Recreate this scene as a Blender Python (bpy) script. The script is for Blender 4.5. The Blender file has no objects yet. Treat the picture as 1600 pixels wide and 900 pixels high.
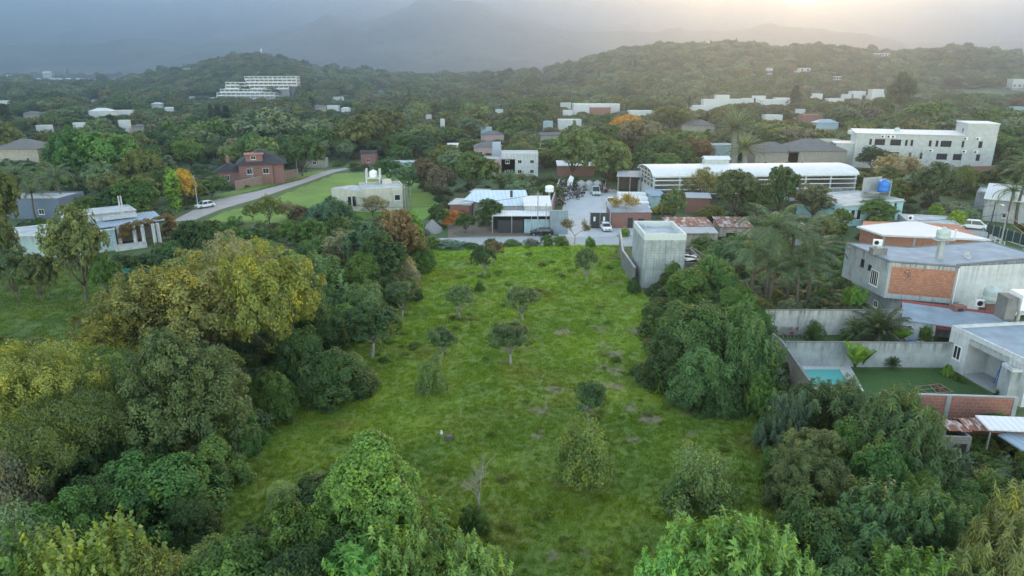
import bpy, math, random
import numpy as np
from mathutils import Vector, Matrix
C = bpy.context.scene.collection
SC = bpy.context.scene
R = math.radians
# ------------------------------------------------------------------ camera, world, sun, exposure
H = 30.0; FX = 1067.0; TH = R(17.56); CT, ST = math.cos(TH), math.sin(TH)
cam = bpy.data.objects.new('camera', bpy.data.cameras.new('camera')); C.objects.link(cam)
cam.location = (0, 0, H); cam.rotation_euler = (math.pi/2 - TH, 0, 0)
cam.data.sensor_width = 36; cam.data.lens = 24.0; cam.data.clip_start = 0.5; cam.data.clip_end = 12000
SC.camera = cam
SUN_AZ, SUN_EL = 19.5, 11.0          # azimuth to the right of the view axis, elevation
world = bpy.data.worlds.new('World'); SC.world = world; world.use_nodes = True
wn = world.node_tree; bg = wn.nodes['Background']
sky = wn.nodes.new('ShaderNodeTexSky'); sky.sky_type = 'NISHITA'; sky.sun_disc = False
sky.sun_elevation = R(SUN_EL); sky.sun_rotation = R(SUN_AZ); sky.air_density = 1.0; sky.dust_density = 0.0; sky.ozone_density = 1.0
hs = wn.nodes.new('ShaderNodeHueSaturation'); hs.inputs['Saturation'].default_value = 0.75; wn.links.new(sky.outputs[0], hs.inputs['Color']); wb = wn.nodes.new('ShaderNodeMixRGB'); wb.blend_type = 'MULTIPLY'; wb.inputs[0].default_value = 1; wb.inputs[2].default_value = (1.0, 0.92, 0.81, 1); wn.links.new(hs.outputs[0], wb.inputs[1]); wn.links.new(wb.outputs[0], bg.inputs[0]); bg.inputs[1].default_value = 0.15
sun = bpy.data.objects.new('sun', bpy.data.lights.new('sun', 'SUN')); C.objects.link(sun)
sun.data.energy = 0.72; sun.data.angle = R(12); sun.data.color = (1.0, 0.44, 0.11)
sd = Vector((math.sin(R(SUN_AZ))*math.cos(R(SUN_EL)), math.cos(R(SUN_AZ))*math.cos(R(SUN_EL)), math.sin(R(SUN_EL))))
sun.rotation_euler = sd.to_track_quat('Z', 'Y').to_euler(); sun.location = sd*500
vs = SC.view_settings; vs.view_transform = 'Standard'; vs.look = 'None'; vs.exposure = 2.85; vs.gamma = 1; vs.use_curve_mapping = False
SC.cycles.max_bounces = 5; SC.cycles.diffuse_bounces = 3; SC.cycles.glossy_bounces = 2; SC.cycles.transmission_bounces = 2
SC.cycles.volume_bounces = 0; SC.cycles.transparent_max_bounces = 4
HAZE_DENSITY = 0.00036; HAZE_TOP = 620.0
# ------------------------------------------------------------------ pixel <-> world
def P(px, py, z=0.0):
    dx = (px-800)/FX; dy = (450-py)/FX
    d = (dx, CT+dy*ST, -ST+dy*CT); t = (z-H)/d[2]
    return (d[0]*t, d[1]*t)
def zat(Y, py):
    k = (450-py)/FX
    return H + Y*(k*CT-ST)/(CT+k*ST)
def proj(X, Y, z):
    w = z-H; dep = Y*CT-w*ST; v = Y*ST+w*CT
    return (800+FX*X/dep, 450-FX*v/dep, dep)
def xat(px, Y, z=0.0):
    return (px-800)/FX*(Y*CT-(z-H)*ST)
# ------------------------------------------------------------------ materials
def hexl(r, g, b): return (r, g, b, 1)
MATS = {}
class NT:
    def __init__(s, name):
        s.m = bpy.data.materials.new(name); s.m.use_nodes = True; s.n = s.m.node_tree.nodes; s.l = s.m.node_tree.links
        s.b = s.n['Principled BSDF']; MATS[name] = s.m
    def new(s, t, **kw):
        n = s.n.new('ShaderNode'+t)
        for k, v in kw.items(): setattr(n, k, v)
        return n
    def link(s, a, b): s.l.new(a, b)
    def coord(s, which='Object', scale=(1, 1, 1)):
        tc = s.new('TexCoord'); mp = s.new('Mapping'); mp.inputs['Scale'].default_value = scale
        s.link(tc.outputs[which], mp.inputs[0]); return mp.outputs[0]
    def noise(s, vec, scale, detail=4, rough=0.6):
        n = s.new('TexNoise'); n.inputs['Scale'].default_value = scale; n.inputs['Detail'].default_value = detail
        n.inputs['Roughness'].default_value = rough; s.link(vec, n.inputs['Vector']); return n.outputs['Fac']
    def ramp(s, fac, stops):
        r = s.new('ValToRGB'); e = r.color_ramp.elements
        while len(e) < len(stops): e.new(0.5)
        for i, (p, c) in enumerate(stops): e[i].position = p; e[i].color = (*c[:3], 1)
        s.link(fac, r.inputs[0]); return r.outputs[0]
    def mix(s, fac, a, b, mode='MIX'):
        m = s.new('MixRGB', blend_type=mode)
        for i, v in ((0, fac), (1, a), (2, b)):
            if isinstance(v, (int, float)): m.inputs[i].default_value = v
            elif isinstance(v, tuple): m.inputs[i].default_value = (*v[:3], 1)
            else: s.link(v, m.inputs[i])
        return m.outputs[0]
    def math(s, op, a, b=None):
        m = s.new('Math', operation=op)
        for i, v in ((0, a), (1, b)):
            if v is None: continue
            if isinstance(v, (int, float)): m.inputs[i].default_value = v
            else: s.link(v, m.inputs[i])
        return m.outputs[0]
    def bump(s, h, strength=0.3, dist=0.05):
        b = s.new('Bump'); b.inputs['Strength'].default_value = strength; b.inputs['Distance'].default_value = dist
        s.link(h, b.inputs['Height']); s.link(b.outputs[0], s.b.inputs['Normal'])
    def col(s, c): s.link(c, s.b.inputs['Base Color'])
def simple(name, c, rough=0.6, metal=0.0, var=0.15, scale=3.0):
    t = NT(name); v = t.coord(); n = t.noise(v, scale)
    t.col(t.ramp(n, [(0.3, tuple(x*(1-var) for x in c)), (0.7, tuple(min(1, x*(1+var)) for x in c))]))
    t.b.inputs['Roughness'].default_value = rough; t.b.inputs['Metallic'].default_value = metal
    return t.m
def plaster(name, c, dirt=(0.07, 0.07, 0.065), amount=0.5, streak=True):
    t = NT(name); v = t.coord(); n1 = t.noise(v, 0.9, 6, 0.65); n2 = t.noise(t.coord(scale=(1.6, 1.6, 0.35)), 1.3, 7, 0.75)
    a = t.mix(t.ramp(n1, [(0.35, (0, 0, 0)), (0.75, (1, 1, 1))]), c, tuple(x*0.72 for x in c))
    f = t.mix(1.0, t.ramp(n2, [(0.46, (0, 0, 0)), (0.75, (amount,)*3)]), t.ramp(t.noise(t.coord(scale=(1, 1, 0.6)), 0.45, 4, 0.6), [(0.38, (0, 0, 0)), (0.6, (1, 1, 1))]), 'MULTIPLY')
    if streak:
        tc = t.new('TexCoord'); sp = t.new('SeparateXYZ'); t.link(tc.outputs['Generated'], sp.inputs[0]); top = t.ramp(sp.outputs[2], [(0.55, (0, 0, 0)), (0.98, (1, 1, 1))])
        rn = t.math('MULTIPLY', top, t.ramp(t.noise(t.coord(scale=(1.8, 1.8, 0.12)), 1.6, 6, 0.75), [(0.42, (0, 0, 0)), (0.62, (1, 1, 1))])); f = t.math('MAXIMUM', f, t.math('MULTIPLY', rn, min(0.85, amount*1.1)))
    t.col(t.mix(f, a, dirt) if streak else a)
    t.b.inputs['Roughness'].default_value = 0.85; t.bump(t.noise(v, 9, 4), 0.25, 0.03)
    return t.m
def brick(name, c1, c2, mortar=(0.3, 0.28, 0.25), bw=0.4, bh=0.2, ms=0.02):
    t = NT(name); tc = t.new('TexCoord'); sp = t.new('SeparateXYZ'); t.link(tc.outputs['Object'], sp.inputs[0])
    cb = t.new('CombineXYZ'); t.link(t.math('ADD', sp.outputs[0], sp.outputs[1]), cb.inputs[0]); t.link(sp.outputs[2], cb.inputs[1])
    b = t.new('TexBrick'); t.link(cb.outputs[0], b.inputs['Vector']); b.inputs['Scale'].default_value = 1
    b.inputs['Brick Width'].default_value = bw; b.inputs['Row Height'].default_value = bh; b.inputs['Mortar Size'].default_value = ms
    b.inputs['Color1'].default_value = (*c1, 1); b.inputs['Color2'].default_value = (*c2, 1); b.inputs['Mortar'].default_value = (*mortar, 1)
    n = t.noise(tc.outputs['Object'], 1.1, 6, 0.7)
    t.col(t.mix(t.ramp(n, [(0.4, (0, 0, 0)), (0.8, (0.6,)*3)]), b.outputs[0], (0.16, 0.11, 0.09)))
    t.b.inputs['Roughness'].default_value = 0.9; t.bump(b.outputs['Fac'], 0.4, -0.02)
    return t.m
def sheet(name, c, c2, pitch=0.3, rough=0.45, metal=0.0, rust=0.0, axis=0):
    t = NT(name); v = t.coord(); tc = t.new('TexCoord'); sp = t.new('SeparateXYZ'); t.link(tc.outputs['Object'], sp.inputs[0])
    n = t.noise(v, 0.5, 6, 0.7); a = t.ramp(n, [(0.3, c), (0.7, c2)])
    if rust:
        n2 = t.noise(t.coord(scale=(1, 0.35, 1)), 1.2, 5, 0.75); a = t.mix(t.ramp(n2, [(0.62-rust*0.25, (0, 0, 0)), (0.68-rust*0.2, (1, 1, 1))]), a, (0.17, 0.06, 0.03))
    w = t.math('SINE', t.math('MULTIPLY', sp.outputs[axis], 2*math.pi/pitch))
    t.col(t.mix(t.math('MULTIPLY', t.math('ADD', w, 1.0), 0.1), a, tuple(x*0.5 for x in c)))
    t.b.inputs['Roughness'].default_value = min(1, rough+0.25); t.b.inputs['Specular IOR Level'].default_value = 0.3; t.bump(w, 0.5, 0.03)
    return t.m
def leafmat(name, instancer=False, trans=0.3):
    t = NT(name)
    if instancer:
        a = t.new('Attribute', attribute_type='INSTANCER', attribute_name='icol'); base = a.outputs['Color']
    else: base = t.new('ObjectInfo').outputs['Color']
    tone = t.new('Attribute', attribute_name='tone'); sp = t.new('SeparateColor'); t.link(tone.outputs['Color'], sp.inputs[0])
    c = t.mix(1.0, base, t.mix(sp.outputs[0], (0.55, 0.6, 0.6), (1.5, 1.4, 1.2)), 'MULTIPLY')
    c = t.mix(sp.outputs[1], c, t.mix(1.0, c, (1.5, 1.22, 0.6), 'MULTIPLY'))
    t.col(c); t.b.inputs['Roughness'].default_value = 0.5; t.b.inputs['Specular IOR Level'].default_value = 0.2
    tr = t.new('BsdfTranslucent'); t.link(t.mix(1.0, c, (1.5, 1.6, 0.7), 'MULTIPLY'), tr.inputs[0])
    mx = t.new('MixShader'); mx.inputs[0].default_value = trans
    t.link(t.b.outputs[0], mx.inputs[1]); t.link(tr.outputs[0], mx.inputs[2]); t.link(mx.outputs[0], t.n['Material Output'].inputs[0])
    return t.m
LEAF = leafmat('leaf'); LEAFI = leafmat('leaf_far', True, 0.2)
BARK = simple('bark', (0.10, 0.085, 0.065), 0.9, 0, 0.4, 6); PALEBARK = simple('pale_bark', (0.30, 0.28, 0.24), 0.9, 0, 0.35, 8)
PLW = plaster('white_plaster', (0.58, 0.60, 0.60), amount=0.4); PLG = plaster('grey_plaster', (0.38, 0.41, 0.41), amount=0.75)
def cement_courses():
    t = NT('cement_courses'); tc = t.new('TexCoord'); sp = t.new('SeparateXYZ'); t.link(tc.outputs['Object'], sp.inputs[0]); cb = t.new('CombineXYZ'); t.link(t.math('ADD', sp.outputs[0], sp.outputs[1]), cb.inputs[0]); t.link(sp.outputs[2], cb.inputs[1])
    b = t.new('TexBrick'); t.link(cb.outputs[0], b.inputs['Vector']); b.inputs['Scale'].default_value = 1; b.inputs['Brick Width'].default_value = 0.8; b.inputs['Row Height'].default_value = 0.4; b.inputs['Mortar Size'].default_value = 0.02
    b.inputs['Color1'].default_value = (.37, .40, .39, 1); b.inputs['Color2'].default_value = (.34, .37, .365, 1); b.inputs['Mortar'].default_value = (.26, .28, .275, 1); v = t.coord()
    n = t.ramp(t.noise(v, 0.55, 7, 0.7), [(0.38, (.72, .74, .74)), (0.62, (1.1, 1.1, 1.1))]); s2 = t.ramp(t.noise(t.coord(scale=(2, 2, .15)), 1.2, 6, .75), [(0.35, (.68, .68, .66)), (0.55, (1, 1, 1))])
    t.col(t.mix(1.0, t.mix(1.0, b.outputs[0], n, 'MULTIPLY'), s2, 'MULTIPLY')); t.b.inputs['Roughness'].default_value = 0.9; t.bump(t.noise(v, 6), 0.3, 0.03); return t.m
CEM = cement_courses()
PLC = plaster('cream_plaster', (0.55, 0.53, 0.44), amount=0.3); PLB = plaster('pale_blue_plaster', (0.38, 0.52, 0.56), amount=0.45)
PLP = plaster('pink_plaster', (0.48, 0.34, 0.33), amount=0.3); CONC = plaster('concrete', (0.34, 0.36, 0.35), amount=0.35, streak=False)
PLF = plaster('far_white_plaster', (0.62, 0.63, 0.61), amount=0.1)
PLK = plaster('pale_clean_plaster', (0.48, 0.50, 0.485), amount=0.12)
CONCD = plaster('dark_concrete', (0.20, 0.20, 0.19), amount=0.85); TAN = plaster('tan_wall', (0.38, 0.35, 0.28), amount=0.6)
BRO = brick('orange_block', (0.52, 0.22, 0.12), (0.38, 0.14, 0.075), (0.17, 0.12, 0.10), 0.36, 0.21, 0.028)
BRR = brick('red_brick', (0.30, 0.085, 0.055), (0.24, 0.07, 0.05), (0.22, 0.19, 0.17), 0.3, 0.13)
BRW = brick('red_block', (0.42, 0.15, 0.095), (0.34, 0.115, 0.08), (0.28, 0.23, 0.20), 0.6, 0.33, 0.035)
MWH = sheet('white_metal_roof', (0.60, 0.60, 0.59), (0.68, 0.68, 0.67), 0.5, 0.5, 0.0)
MBL = sheet('blue_grey_roof', (0.24, 0.31, 0.38), (0.31, 0.38, 0.44), 0.6, 0.4, 0.1)
MRU = sheet('rusty_roof', (0.42, 0.40, 0.38), (0.52, 0.50, 0.48), 0.25, 0.6, 0.2, rust=0.9)
MGR = sheet('grey_metal_roof', (0.30, 0.32, 0.33), (0.40, 0.42, 0.43), 0.3, 0.5, 0.2)
TIL = sheet('dark_tile_roof', (0.035, 0.035, 0.038), (0.06, 0.058, 0.06), 0.35, 0.8, 0, axis=2)
TIG = sheet('grey_tile_roof', (0.12, 0.12, 0.12), (0.17, 0.165, 0.16), 0.35, 0.8, 0, axis=2)
MEM = simple('pale_roof_membrane', (0.38, 0.40, 0.40), 0.95, 0, 0.25, 0.6); MEMB = simple('blue_roof_membrane', (0.24, 0.29, 0.33), 0.95, 0, 0.2, 0.5)
GLS = simple('dark_glass', (0.02, 0.025, 0.03), 0.12, 0, 0.2); FRM = simple('white_frame', (0.7, 0.7, 0.68), 0.5, 0, 0.05)
DRK = simple('dark_metal', (0.035, 0.037, 0.04), 0.5, 0.2, 0.2); STL = simple('grey_steel', (0.35, 0.36, 0.37), 0.45, 0.5, 0.15)
WHP = simple('white_paint', (0.78, 0.78, 0.77), 0.35, 0, 0.04); BLP = simple('black_paint', (0.012, 0.012, 0.014), 0.25, 0, 0.1)
TYR = simple('rubber', (0.02, 0.02, 0.02), 0.85); RED = simple('red_paint', (0.28, 0.04, 0.035), 0.6); BLU = simple('blue_plastic', (0.02, 0.16, 0.52), 0.4, 0, 0.1)
TANKG = simple('grey_green_tank', (0.40, 0.47, 0.44), 0.5, 0, 0.1); ORT = simple('orange_tarp', (0.55, 0.20, 0.05), 0.6, 0, 0.25)
WOOD = simple('weathered_wood', (0.22, 0.17, 0.13), 0.85, 0, 0.3, 5); LAMP = simple('lamp_glass', (0.7, 0.7, 0.65), 0.2)
TEAL = simple('teal_cloth', (0.03, 0.20, 0.17), 0.8); COP = simple('red_coping', (0.30, 0.07, 0.06), 0.8, 0, 0.2)
RUSTY = simple('rusted_iron', (0.14, 0.07, 0.045), 0.85, 0, 0.5, 4)
# ------------------------------------------------------------------ mesh helpers
def tag(o, label=None, cat=None, group=None, kind=None):
    if label: o['label'] = label
    if cat: o['category'] = cat
    if group: o['group'] = group
    if kind: o['kind'] = kind
    return o
def empty(name, loc, rz=0.0, **kw):
    o = bpy.data.objects.new(name, None); C.objects.link(o); o.location = loc; o.rotation_euler = (0, 0, rz); o.empty_display_size = 0.5
    return tag(o, **kw)
class MB:
    def __init__(s): s.v = []; s.f = []; s.mi = []
    def box(s, x0, y0, z0, x1, y1, z1, mi=0, M=None, taper=0.0):
        b = len(s.v); t = taper
        pts = [(x0, y0, z0), (x1, y0, z0), (x1, y1, z0), (x0, y1, z0), (x0+t, y0+t, z1), (x1-t, y0+t, z1), (x1-t, y1-t, z1), (x0+t, y1-t, z1)]
        if M is not None: pts = [tuple(M @ Vector(p)) for p in pts]
        s.v += pts; s.f += [tuple(b+i for i in q) for q in ((0, 3, 2, 1), (4, 5, 6, 7), (0, 1, 5, 4), (1, 2, 6, 5), (2, 3, 7, 6), (3, 0, 4, 7))]; s.mi += [mi]*6
        return s
    def poly(s, pts, mi=0): b = len(s.v); s.v += [tuple(p) for p in pts]; s.f.append(tuple(range(b, b+len(pts)))); s.mi.append(mi); return s
    def prism(s, pts, z0, z1, mi=0):      # pts ccw in xy
        n = len(pts); b = len(s.v); s.v += [(x, y, z0) for x, y in pts]+[(x, y, z1) for x, y in pts]
        s.f += [tuple(b+i for i in reversed(range(n))), tuple(b+n+i for i in range(n))]
        s.f += [(b+i, b+(i+1) % n, b+n+(i+1) % n, b+n+i) for i in range(n)]; s.mi += [mi]*(n+2); return s
    def extrude(s, prof, x0, x1, mi=0):   # profile in (y,z), extruded along x
        n = len(prof); b = len(s.v); s.v += [(x0, y, z) for y, z in prof]+[(x1, y, z) for y, z in prof]
        s.f += [tuple(b+i for i in range(n)), tuple(b+n+i for i in reversed(range(n)))]
        s.f += [(b+(i+1) % n, b+i, b+n+i, b+n+(i+1) % n) for i in range(n)]; s.mi += [mi]*(n+2); return s
    def tube(s, path, rad, n=6, mi=0):
        path = [Vector(p) for p in path]; rad = rad if isinstance(rad, (list, tuple)) else [rad]*len(path); b0 = len(s.v)
        for i, p in enumerate(path):
            t = (path[min(i+1, len(path)-1)]-path[max(i-1, 0)]).normalized()
            a = t.cross(Vector((0, 0, 1)) if abs(t.z) < 0.9 else Vector((1, 0, 0))).normalized(); c = t.cross(a)
            for k in range(n):
                q = 2*math.pi*k/n; s.v.append(tuple(p+(a*math.cos(q)+c*math.sin(q))*rad[i]))
        for i in range(len(path)-1):
            for k in range(n):
                s.f.append((b0+i*n+k, b0+i*n+(k+1) % n, b0+(i+1)*n+(k+1) % n, b0+(i+1)*n+k)); s.mi.append(mi)
        s.f.append(tuple(b0+k for k in reversed(range(n)))); s.f.append(tuple(b0+(len(path)-1)*n+k for k in range(n))); s.mi += [mi, mi]; return s
    def lathe(s, prof, cx=0, cy=0, n=14, mi=0):
        b0 = len(s.v)
        for r, z in prof:
            for k in range(n): q = 2*math.pi*k/n; s.v.append((cx+r*math.cos(q), cy+r*math.sin(q), z))
        for i in range(len(prof)-1):
            for k in range(n): s.f.append((b0+i*n+k, b0+i*n+(k+1) % n, b0+(i+1)*n+(k+1) % n, b0+(i+1)*n+k)); s.mi.append(mi)
        s.f.append(tuple(b0+k for k in reversed(range(n)))); s.f.append(tuple(b0+(len(prof)-1)*n+k for k in range(n))); s.mi += [mi, mi]; return s
    def build(s, name, mat, parent=None, smooth=False, **kw):
        me = bpy.data.meshes.new(name); me.from_pydata(s.v, [], s.f)
        for m in (mat if isinstance(mat, (list, tuple)) else [mat]): me.materials.append(m)
        me.polygons.foreach_set('material_index', s.mi)
        if smooth: me.polygons.foreach_set('use_smooth', [True]*len(s.f))
        o = bpy.data.objects.new(name, me); C.objects.link(o)
        if parent: o.parent = parent
        return tag(o, **kw)
def quads(name, V, nquad, mats, tone=None, mi=None, extra=None):
    """V (4n,3) array of independent quads; tone (n,2); extra = MB whose faces are appended with material 1"""
    me = bpy.data.meshes.new(name); nv = len(V); ev = np.array(extra.v, dtype=np.float32).reshape(-1, 3) if extra and extra.v else np.zeros((0, 3), np.float32)
    ef = extra.f if extra else []
    allv = np.concatenate([V.astype(np.float32), ev]); me.vertices.add(len(allv)); me.vertices.foreach_set('co', allv.ravel())
    loops = np.arange(nv, dtype=np.int32); el = np.array([i+nv for f in ef for i in f], dtype=np.int32); loops = np.concatenate([loops, el])
    sizes = np.concatenate([np.full(nquad, 4, np.int32), np.array([len(f) for f in ef], dtype=np.int32)])
    starts = np.concatenate([[0], np.cumsum(sizes)[:-1]]).astype(np.int32)
    me.loops.add(len(loops)); me.loops.foreach_set('vertex_index', loops)
    me.polygons.add(len(sizes)); me.polygons.foreach_set('loop_start', starts); me.polygons.foreach_set('loop_total', sizes)
    m = np.zeros(len(sizes), np.int32); m[nquad:] = 1
    for x in mats: me.materials.append(x)
    me.polygons.foreach_set('material_index', m)
    if tone is not None:
        a = me.color_attributes.new('tone', 'FLOAT_COLOR', 'POINT'); c = np.zeros((len(allv), 4), np.float32); c[:, 3] = 1
        c[:nv, :2] = np.repeat(tone, 4, axis=0); a.data.foreach_set('color', c.ravel())
    me.update(calc_edges=True); return me
def copy_tree(o, parent=None):
    c = o.copy(); C.objects.link(c)
    if parent: c.parent = parent
    for ch in o.children: copy_tree(ch, c)
    return c
def sheetpoly(name, pxs, z, mat, kind='structure', **kw):
    pts = [(*P(x, y, 0), z) for x, y in pxs]
    return MB().poly(pts).build(name, mat, kind=kind, **kw)
# ------------------------------------------------------------------ foliage generators
def unit(v): return v/np.maximum(np.linalg.norm(v, axis=1, keepdims=True), 1e-9)
def leaves(rng, pos, nrm, L, W, droop=0.0, along=None):
    """leaf quads: diamond, centre pos, facing nrm, long axis along"""
    n = len(pos); r = unit(rng.normal(size=(n, 3))) if along is None else along
    t = unit(r-nrm*np.sum(r*nrm, axis=1, keepdims=True)); t[:, 2] -= droop; t = unit(t); b = unit(np.cross(nrm, t))
    s = (0.65+0.7*rng.random((n, 1))); l = L*s; w = W*s
    V = np.empty((n, 4, 3)); V[:, 0] = pos-t*l*0.5; V[:, 2] = pos+t*l*0.5
    fold = nrm*w*0.25; m = pos+t*l*0.05
    V[:, 1] = m+b*w*0.5+fold; V[:, 3] = m-b*w*0.5+fold
    return V.reshape(-1, 3)
def crown_geo(rng, Rr, z0, z1, shape='round', lumps=12, lumpr=0.42, clumps=26, per=40, L=0.16, W=0.09, clr=0.13, yellow=0.15, droop=0.0, rosette=False, fill=0.55):
    """leaf cloud: lumps of clumps of leaves. Returns V, tone, lump centres"""
    hz = (z1-z0)/2; cz = (z0+z1)/2
    d = unit(rng.normal(size=(lumps*3, 3)))
    if shape in ('dome', 'round', 'flat'): d = d[d[:, 2] > (-0.25 if shape == 'round' else -0.05)]
    # spread the lumps apart
    sel = [d[0]]
    for _ in range(lumps-1):
        dist = np.min(np.linalg.norm(d[:, None]-np.array(sel)[None], axis=2), axis=1); sel.append(d[np.argmax(dist+rng.random(len(d))*0.25)])
    d = np.array(sel); rad = fill+(0.95-lumpr-fill+0.25)*rng.random((len(d), 1))*0.7
    if shape == 'cone':
        t = rng.random(len(d))**0.8; ang = np.arange(len(d))*2.4+rng.random(len(d)); rr = (1-t)*0.70
        c = np.stack([np.cos(ang)*rr*Rr, np.sin(ang)*rr*Rr, z0+(z1-z0)*(t*0.9)], 1); lr = Rr*(0.16+0.42*(1-t))
        sq = np.ones((len(d), 1))*1.0; lrz = lr*1.15
    elif shape == 'column':
        t = (np.arange(len(d))+0.5)/len(d); ang = np.arange(len(d))*2.4; rr = 0.35*np.sin(np.pi*np.clip(t*0.85+0.1, 0, 1))
        c = np.stack([np.cos(ang)*rr*Rr, np.sin(ang)*rr*Rr, z0+(z1-z0)*(t*0.88+0.04)], 1); lr = Rr*(0.35+0.4*np.sin(np.pi*np.clip(t*0.9+0.08, 0, 1))); lrz = lr*1.3
    else:
        if shape == 'dome': base = z0; c = np.stack([d[:, 0]*rad[:, 0]*Rr, d[:, 1]*rad[:, 0]*Rr, z0+np.maximum(d[:, 2], 0.08)*rad[:, 0]*(z1-z0)], 1)
        else: c = np.stack([d[:, 0]*rad[:, 0]*Rr, d[:, 1]*rad[:, 0]*Rr, cz+d[:, 2]*rad[:, 0]*hz*(0.8 if shape == 'flat' else 1)], 1)
        lr = Rr*lumpr*(0.75+0.5*rng.random(len(d))); lrz = lr*min(1.0, 1.15*hz/Rr) if shape != 'dome' else lr*min(1.0, 0.9*(z1-z0)/Rr)
        if shape == 'flat': lrz = lrz*0.55
        c = np.vstack([c, [[0, 0, cz]]]); lr = np.append(lr, Rr*0.5); lrz = np.append(lrz, hz*0.55)
    ltone = rng.random(len(c))*0.5+0.25
    P_, N_, T_, A_ = [], [], [], []
    for i in range(len(c)):
        nc = int(clumps*(0.8+0.4*rng.random())); dd = unit(rng.normal(size=(nc*2, 3))+np.array([0, 0, 0.35])); dd = dd[:nc]
        sc = np.array([lr[i], lr[i], lrz[i]]); cc = c[i]+dd*sc*(0.75+0.3*rng.random((nc, 1)))
        ct = np.clip(ltone[i]+rng.normal(size=nc)*0.16, 0, 1); cr = Rr*clr*(0.6+0.8*rng.random(nc))
        if rosette:
            ax = unit(dd*0.7+np.array([0, 0, 0.8])+rng.normal(size=(nc, 3))*0.2); k = per
            a = np.repeat(ax, k, 0); ph = np.tile(np.arange(k)*2.39996, nc); tt = np.tile((np.arange(k)+0.5)/k, nc)[:, None]
            e1 = unit(np.cross(a, np.array([0.3, 0.9, 0.1]))); e2 = np.cross(a, e1); out = e1*np.cos(ph)[:, None]+e2*np.sin(ph)[:, None]
            al = unit(out*(1.05-0.75*tt)+a*(0.15+0.9*tt)); stem = np.repeat(cc, k, 0)+a*(tt-0.5)*np.repeat(cr, k)[:, None]*1.6
            pos = stem+al*L*0.5; nn = unit(a*0.8+out*0.15+rng.normal(size=(nc*k, 3))*0.2+al*0.0)
            A_.append(al)
        else:
            k = per; u = unit(rng.normal(size=(nc*k, 3))+np.repeat(dd, k, 0)*0.8); rr2 = np.repeat(cr, k)[:, None]*(0.35+0.75*rng.random((nc*k, 1))**0.5)
            pos = np.repeat(cc, k, 0)+u*rr2*np.array([1, 1, 0.8]); nn = unit(u*0.45+np.repeat(dd, k, 0)*0.5+rng.normal(size=(nc*k, 3))*0.40+np.array([0, 0, 0.65]))
        keep = pos[:, 2] > 0.03
        tn = np.clip(np.repeat(ct, k)+rng.normal(size=nc*k)*0.14, 0, 1); yl = np.clip((rng.random(nc*k) < yellow)*rng.random(nc*k)+np.repeat((rng.random(nc) < yellow*0.6)*rng.random(nc), k), 0, 1)
        P_.append(pos[keep]); N_.append(nn[keep]); T_.append(np.stack([tn, yl], 1)[keep])
        if rosette: A_[-1] = A_[-1][keep]
    pos = np.vstack(P_); nn = np.vstack(N_); T = np.vstack(T_)
    V = leaves(rng, pos, nn, L, W, droop, np.vstack(A_) if rosette else None)
    return V, T, c
def limb(mb, a, b, r0, r1, rng, seg=4, sag=0.12, n=6):
    a = np.array(a, float); b = np.array(b, float); L = np.linalg.norm(b-a); pts = []
    off = rng.normal(size=3)*L*sag
    for i in range(seg+1):
        t = i/seg; pts.append(tuple(a+(b-a)*t+off*math.sin(math.pi*t)*(1-t)*1.2))
    mb.tube(pts, [r0+(r1-r0)*(i/seg) for i in range(seg+1)], n)
VAR = {}     # kind -> list of (crown_mesh, trunk_mesh or None, R, Hgt)
def tree_variant(kind, seed, Rr, Hh, frac, shape='round', bark=None, tr=None, shrub=False, extra_lean=0.0, **kw):
    rng = np.random.default_rng(seed); z0 = Hh*frac
    V, T, c = crown_geo(rng, Rr, z0, Hh, shape, **kw)
    tb = MB(); tr = tr or Hh*0.028
    fork = (rng.normal()*0.03*Hh, rng.normal()*0.03*Hh, max(z0*0.85, Hh*0.18))
    if shape in ('cone', 'column'):
        tb.tube([(0, 0, -0.2), (0, 0, Hh*0.5), (0, 0, Hh*0.93)], [tr, tr*0.6, tr*0.1], 6)
    elif shrub:
        for i in range(min(7, len(c))):
            limb(tb, (rng.normal()*0.15, rng.normal()*0.15, -0.1), c[i], tr*0.5, tr*0.12, rng, 4, 0.08, 5)
    else:
        limb(tb, (0, 0, -0.2), fork, tr, tr*0.72, rng, 4, 0.05, 8)
        for i in range(min(9, len(c))):
            limb(tb, fork, c[i], tr*0.5, tr*0.1, rng, 4, 0.1, 6)
            for _ in range(2):
                q = c[i]+rng.normal(size=3)*Rr*0.22; m = np.array(fork)*0.35+c[i]*0.65; limb(tb, m, q, tr*0.2, tr*0.05, rng, 2, 0.1, 4)
    # fit to box: keep sizes true
    if shrub:
        cm = quads(kind, V, len(V)//4, [LEAF, bark or BARK], T, extra=tb); tm = None
    else:
        cm = quads(kind+'_crown', V, len(V)//4, [LEAF], T); tmo = tb.build('trunk_tmp', bark or BARK, smooth=True); tm = tmo.data; bpy.data.objects.remove(tmo)
    VAR.setdefault(kind, []).append((cm, tm, Rr, Hh))
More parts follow.
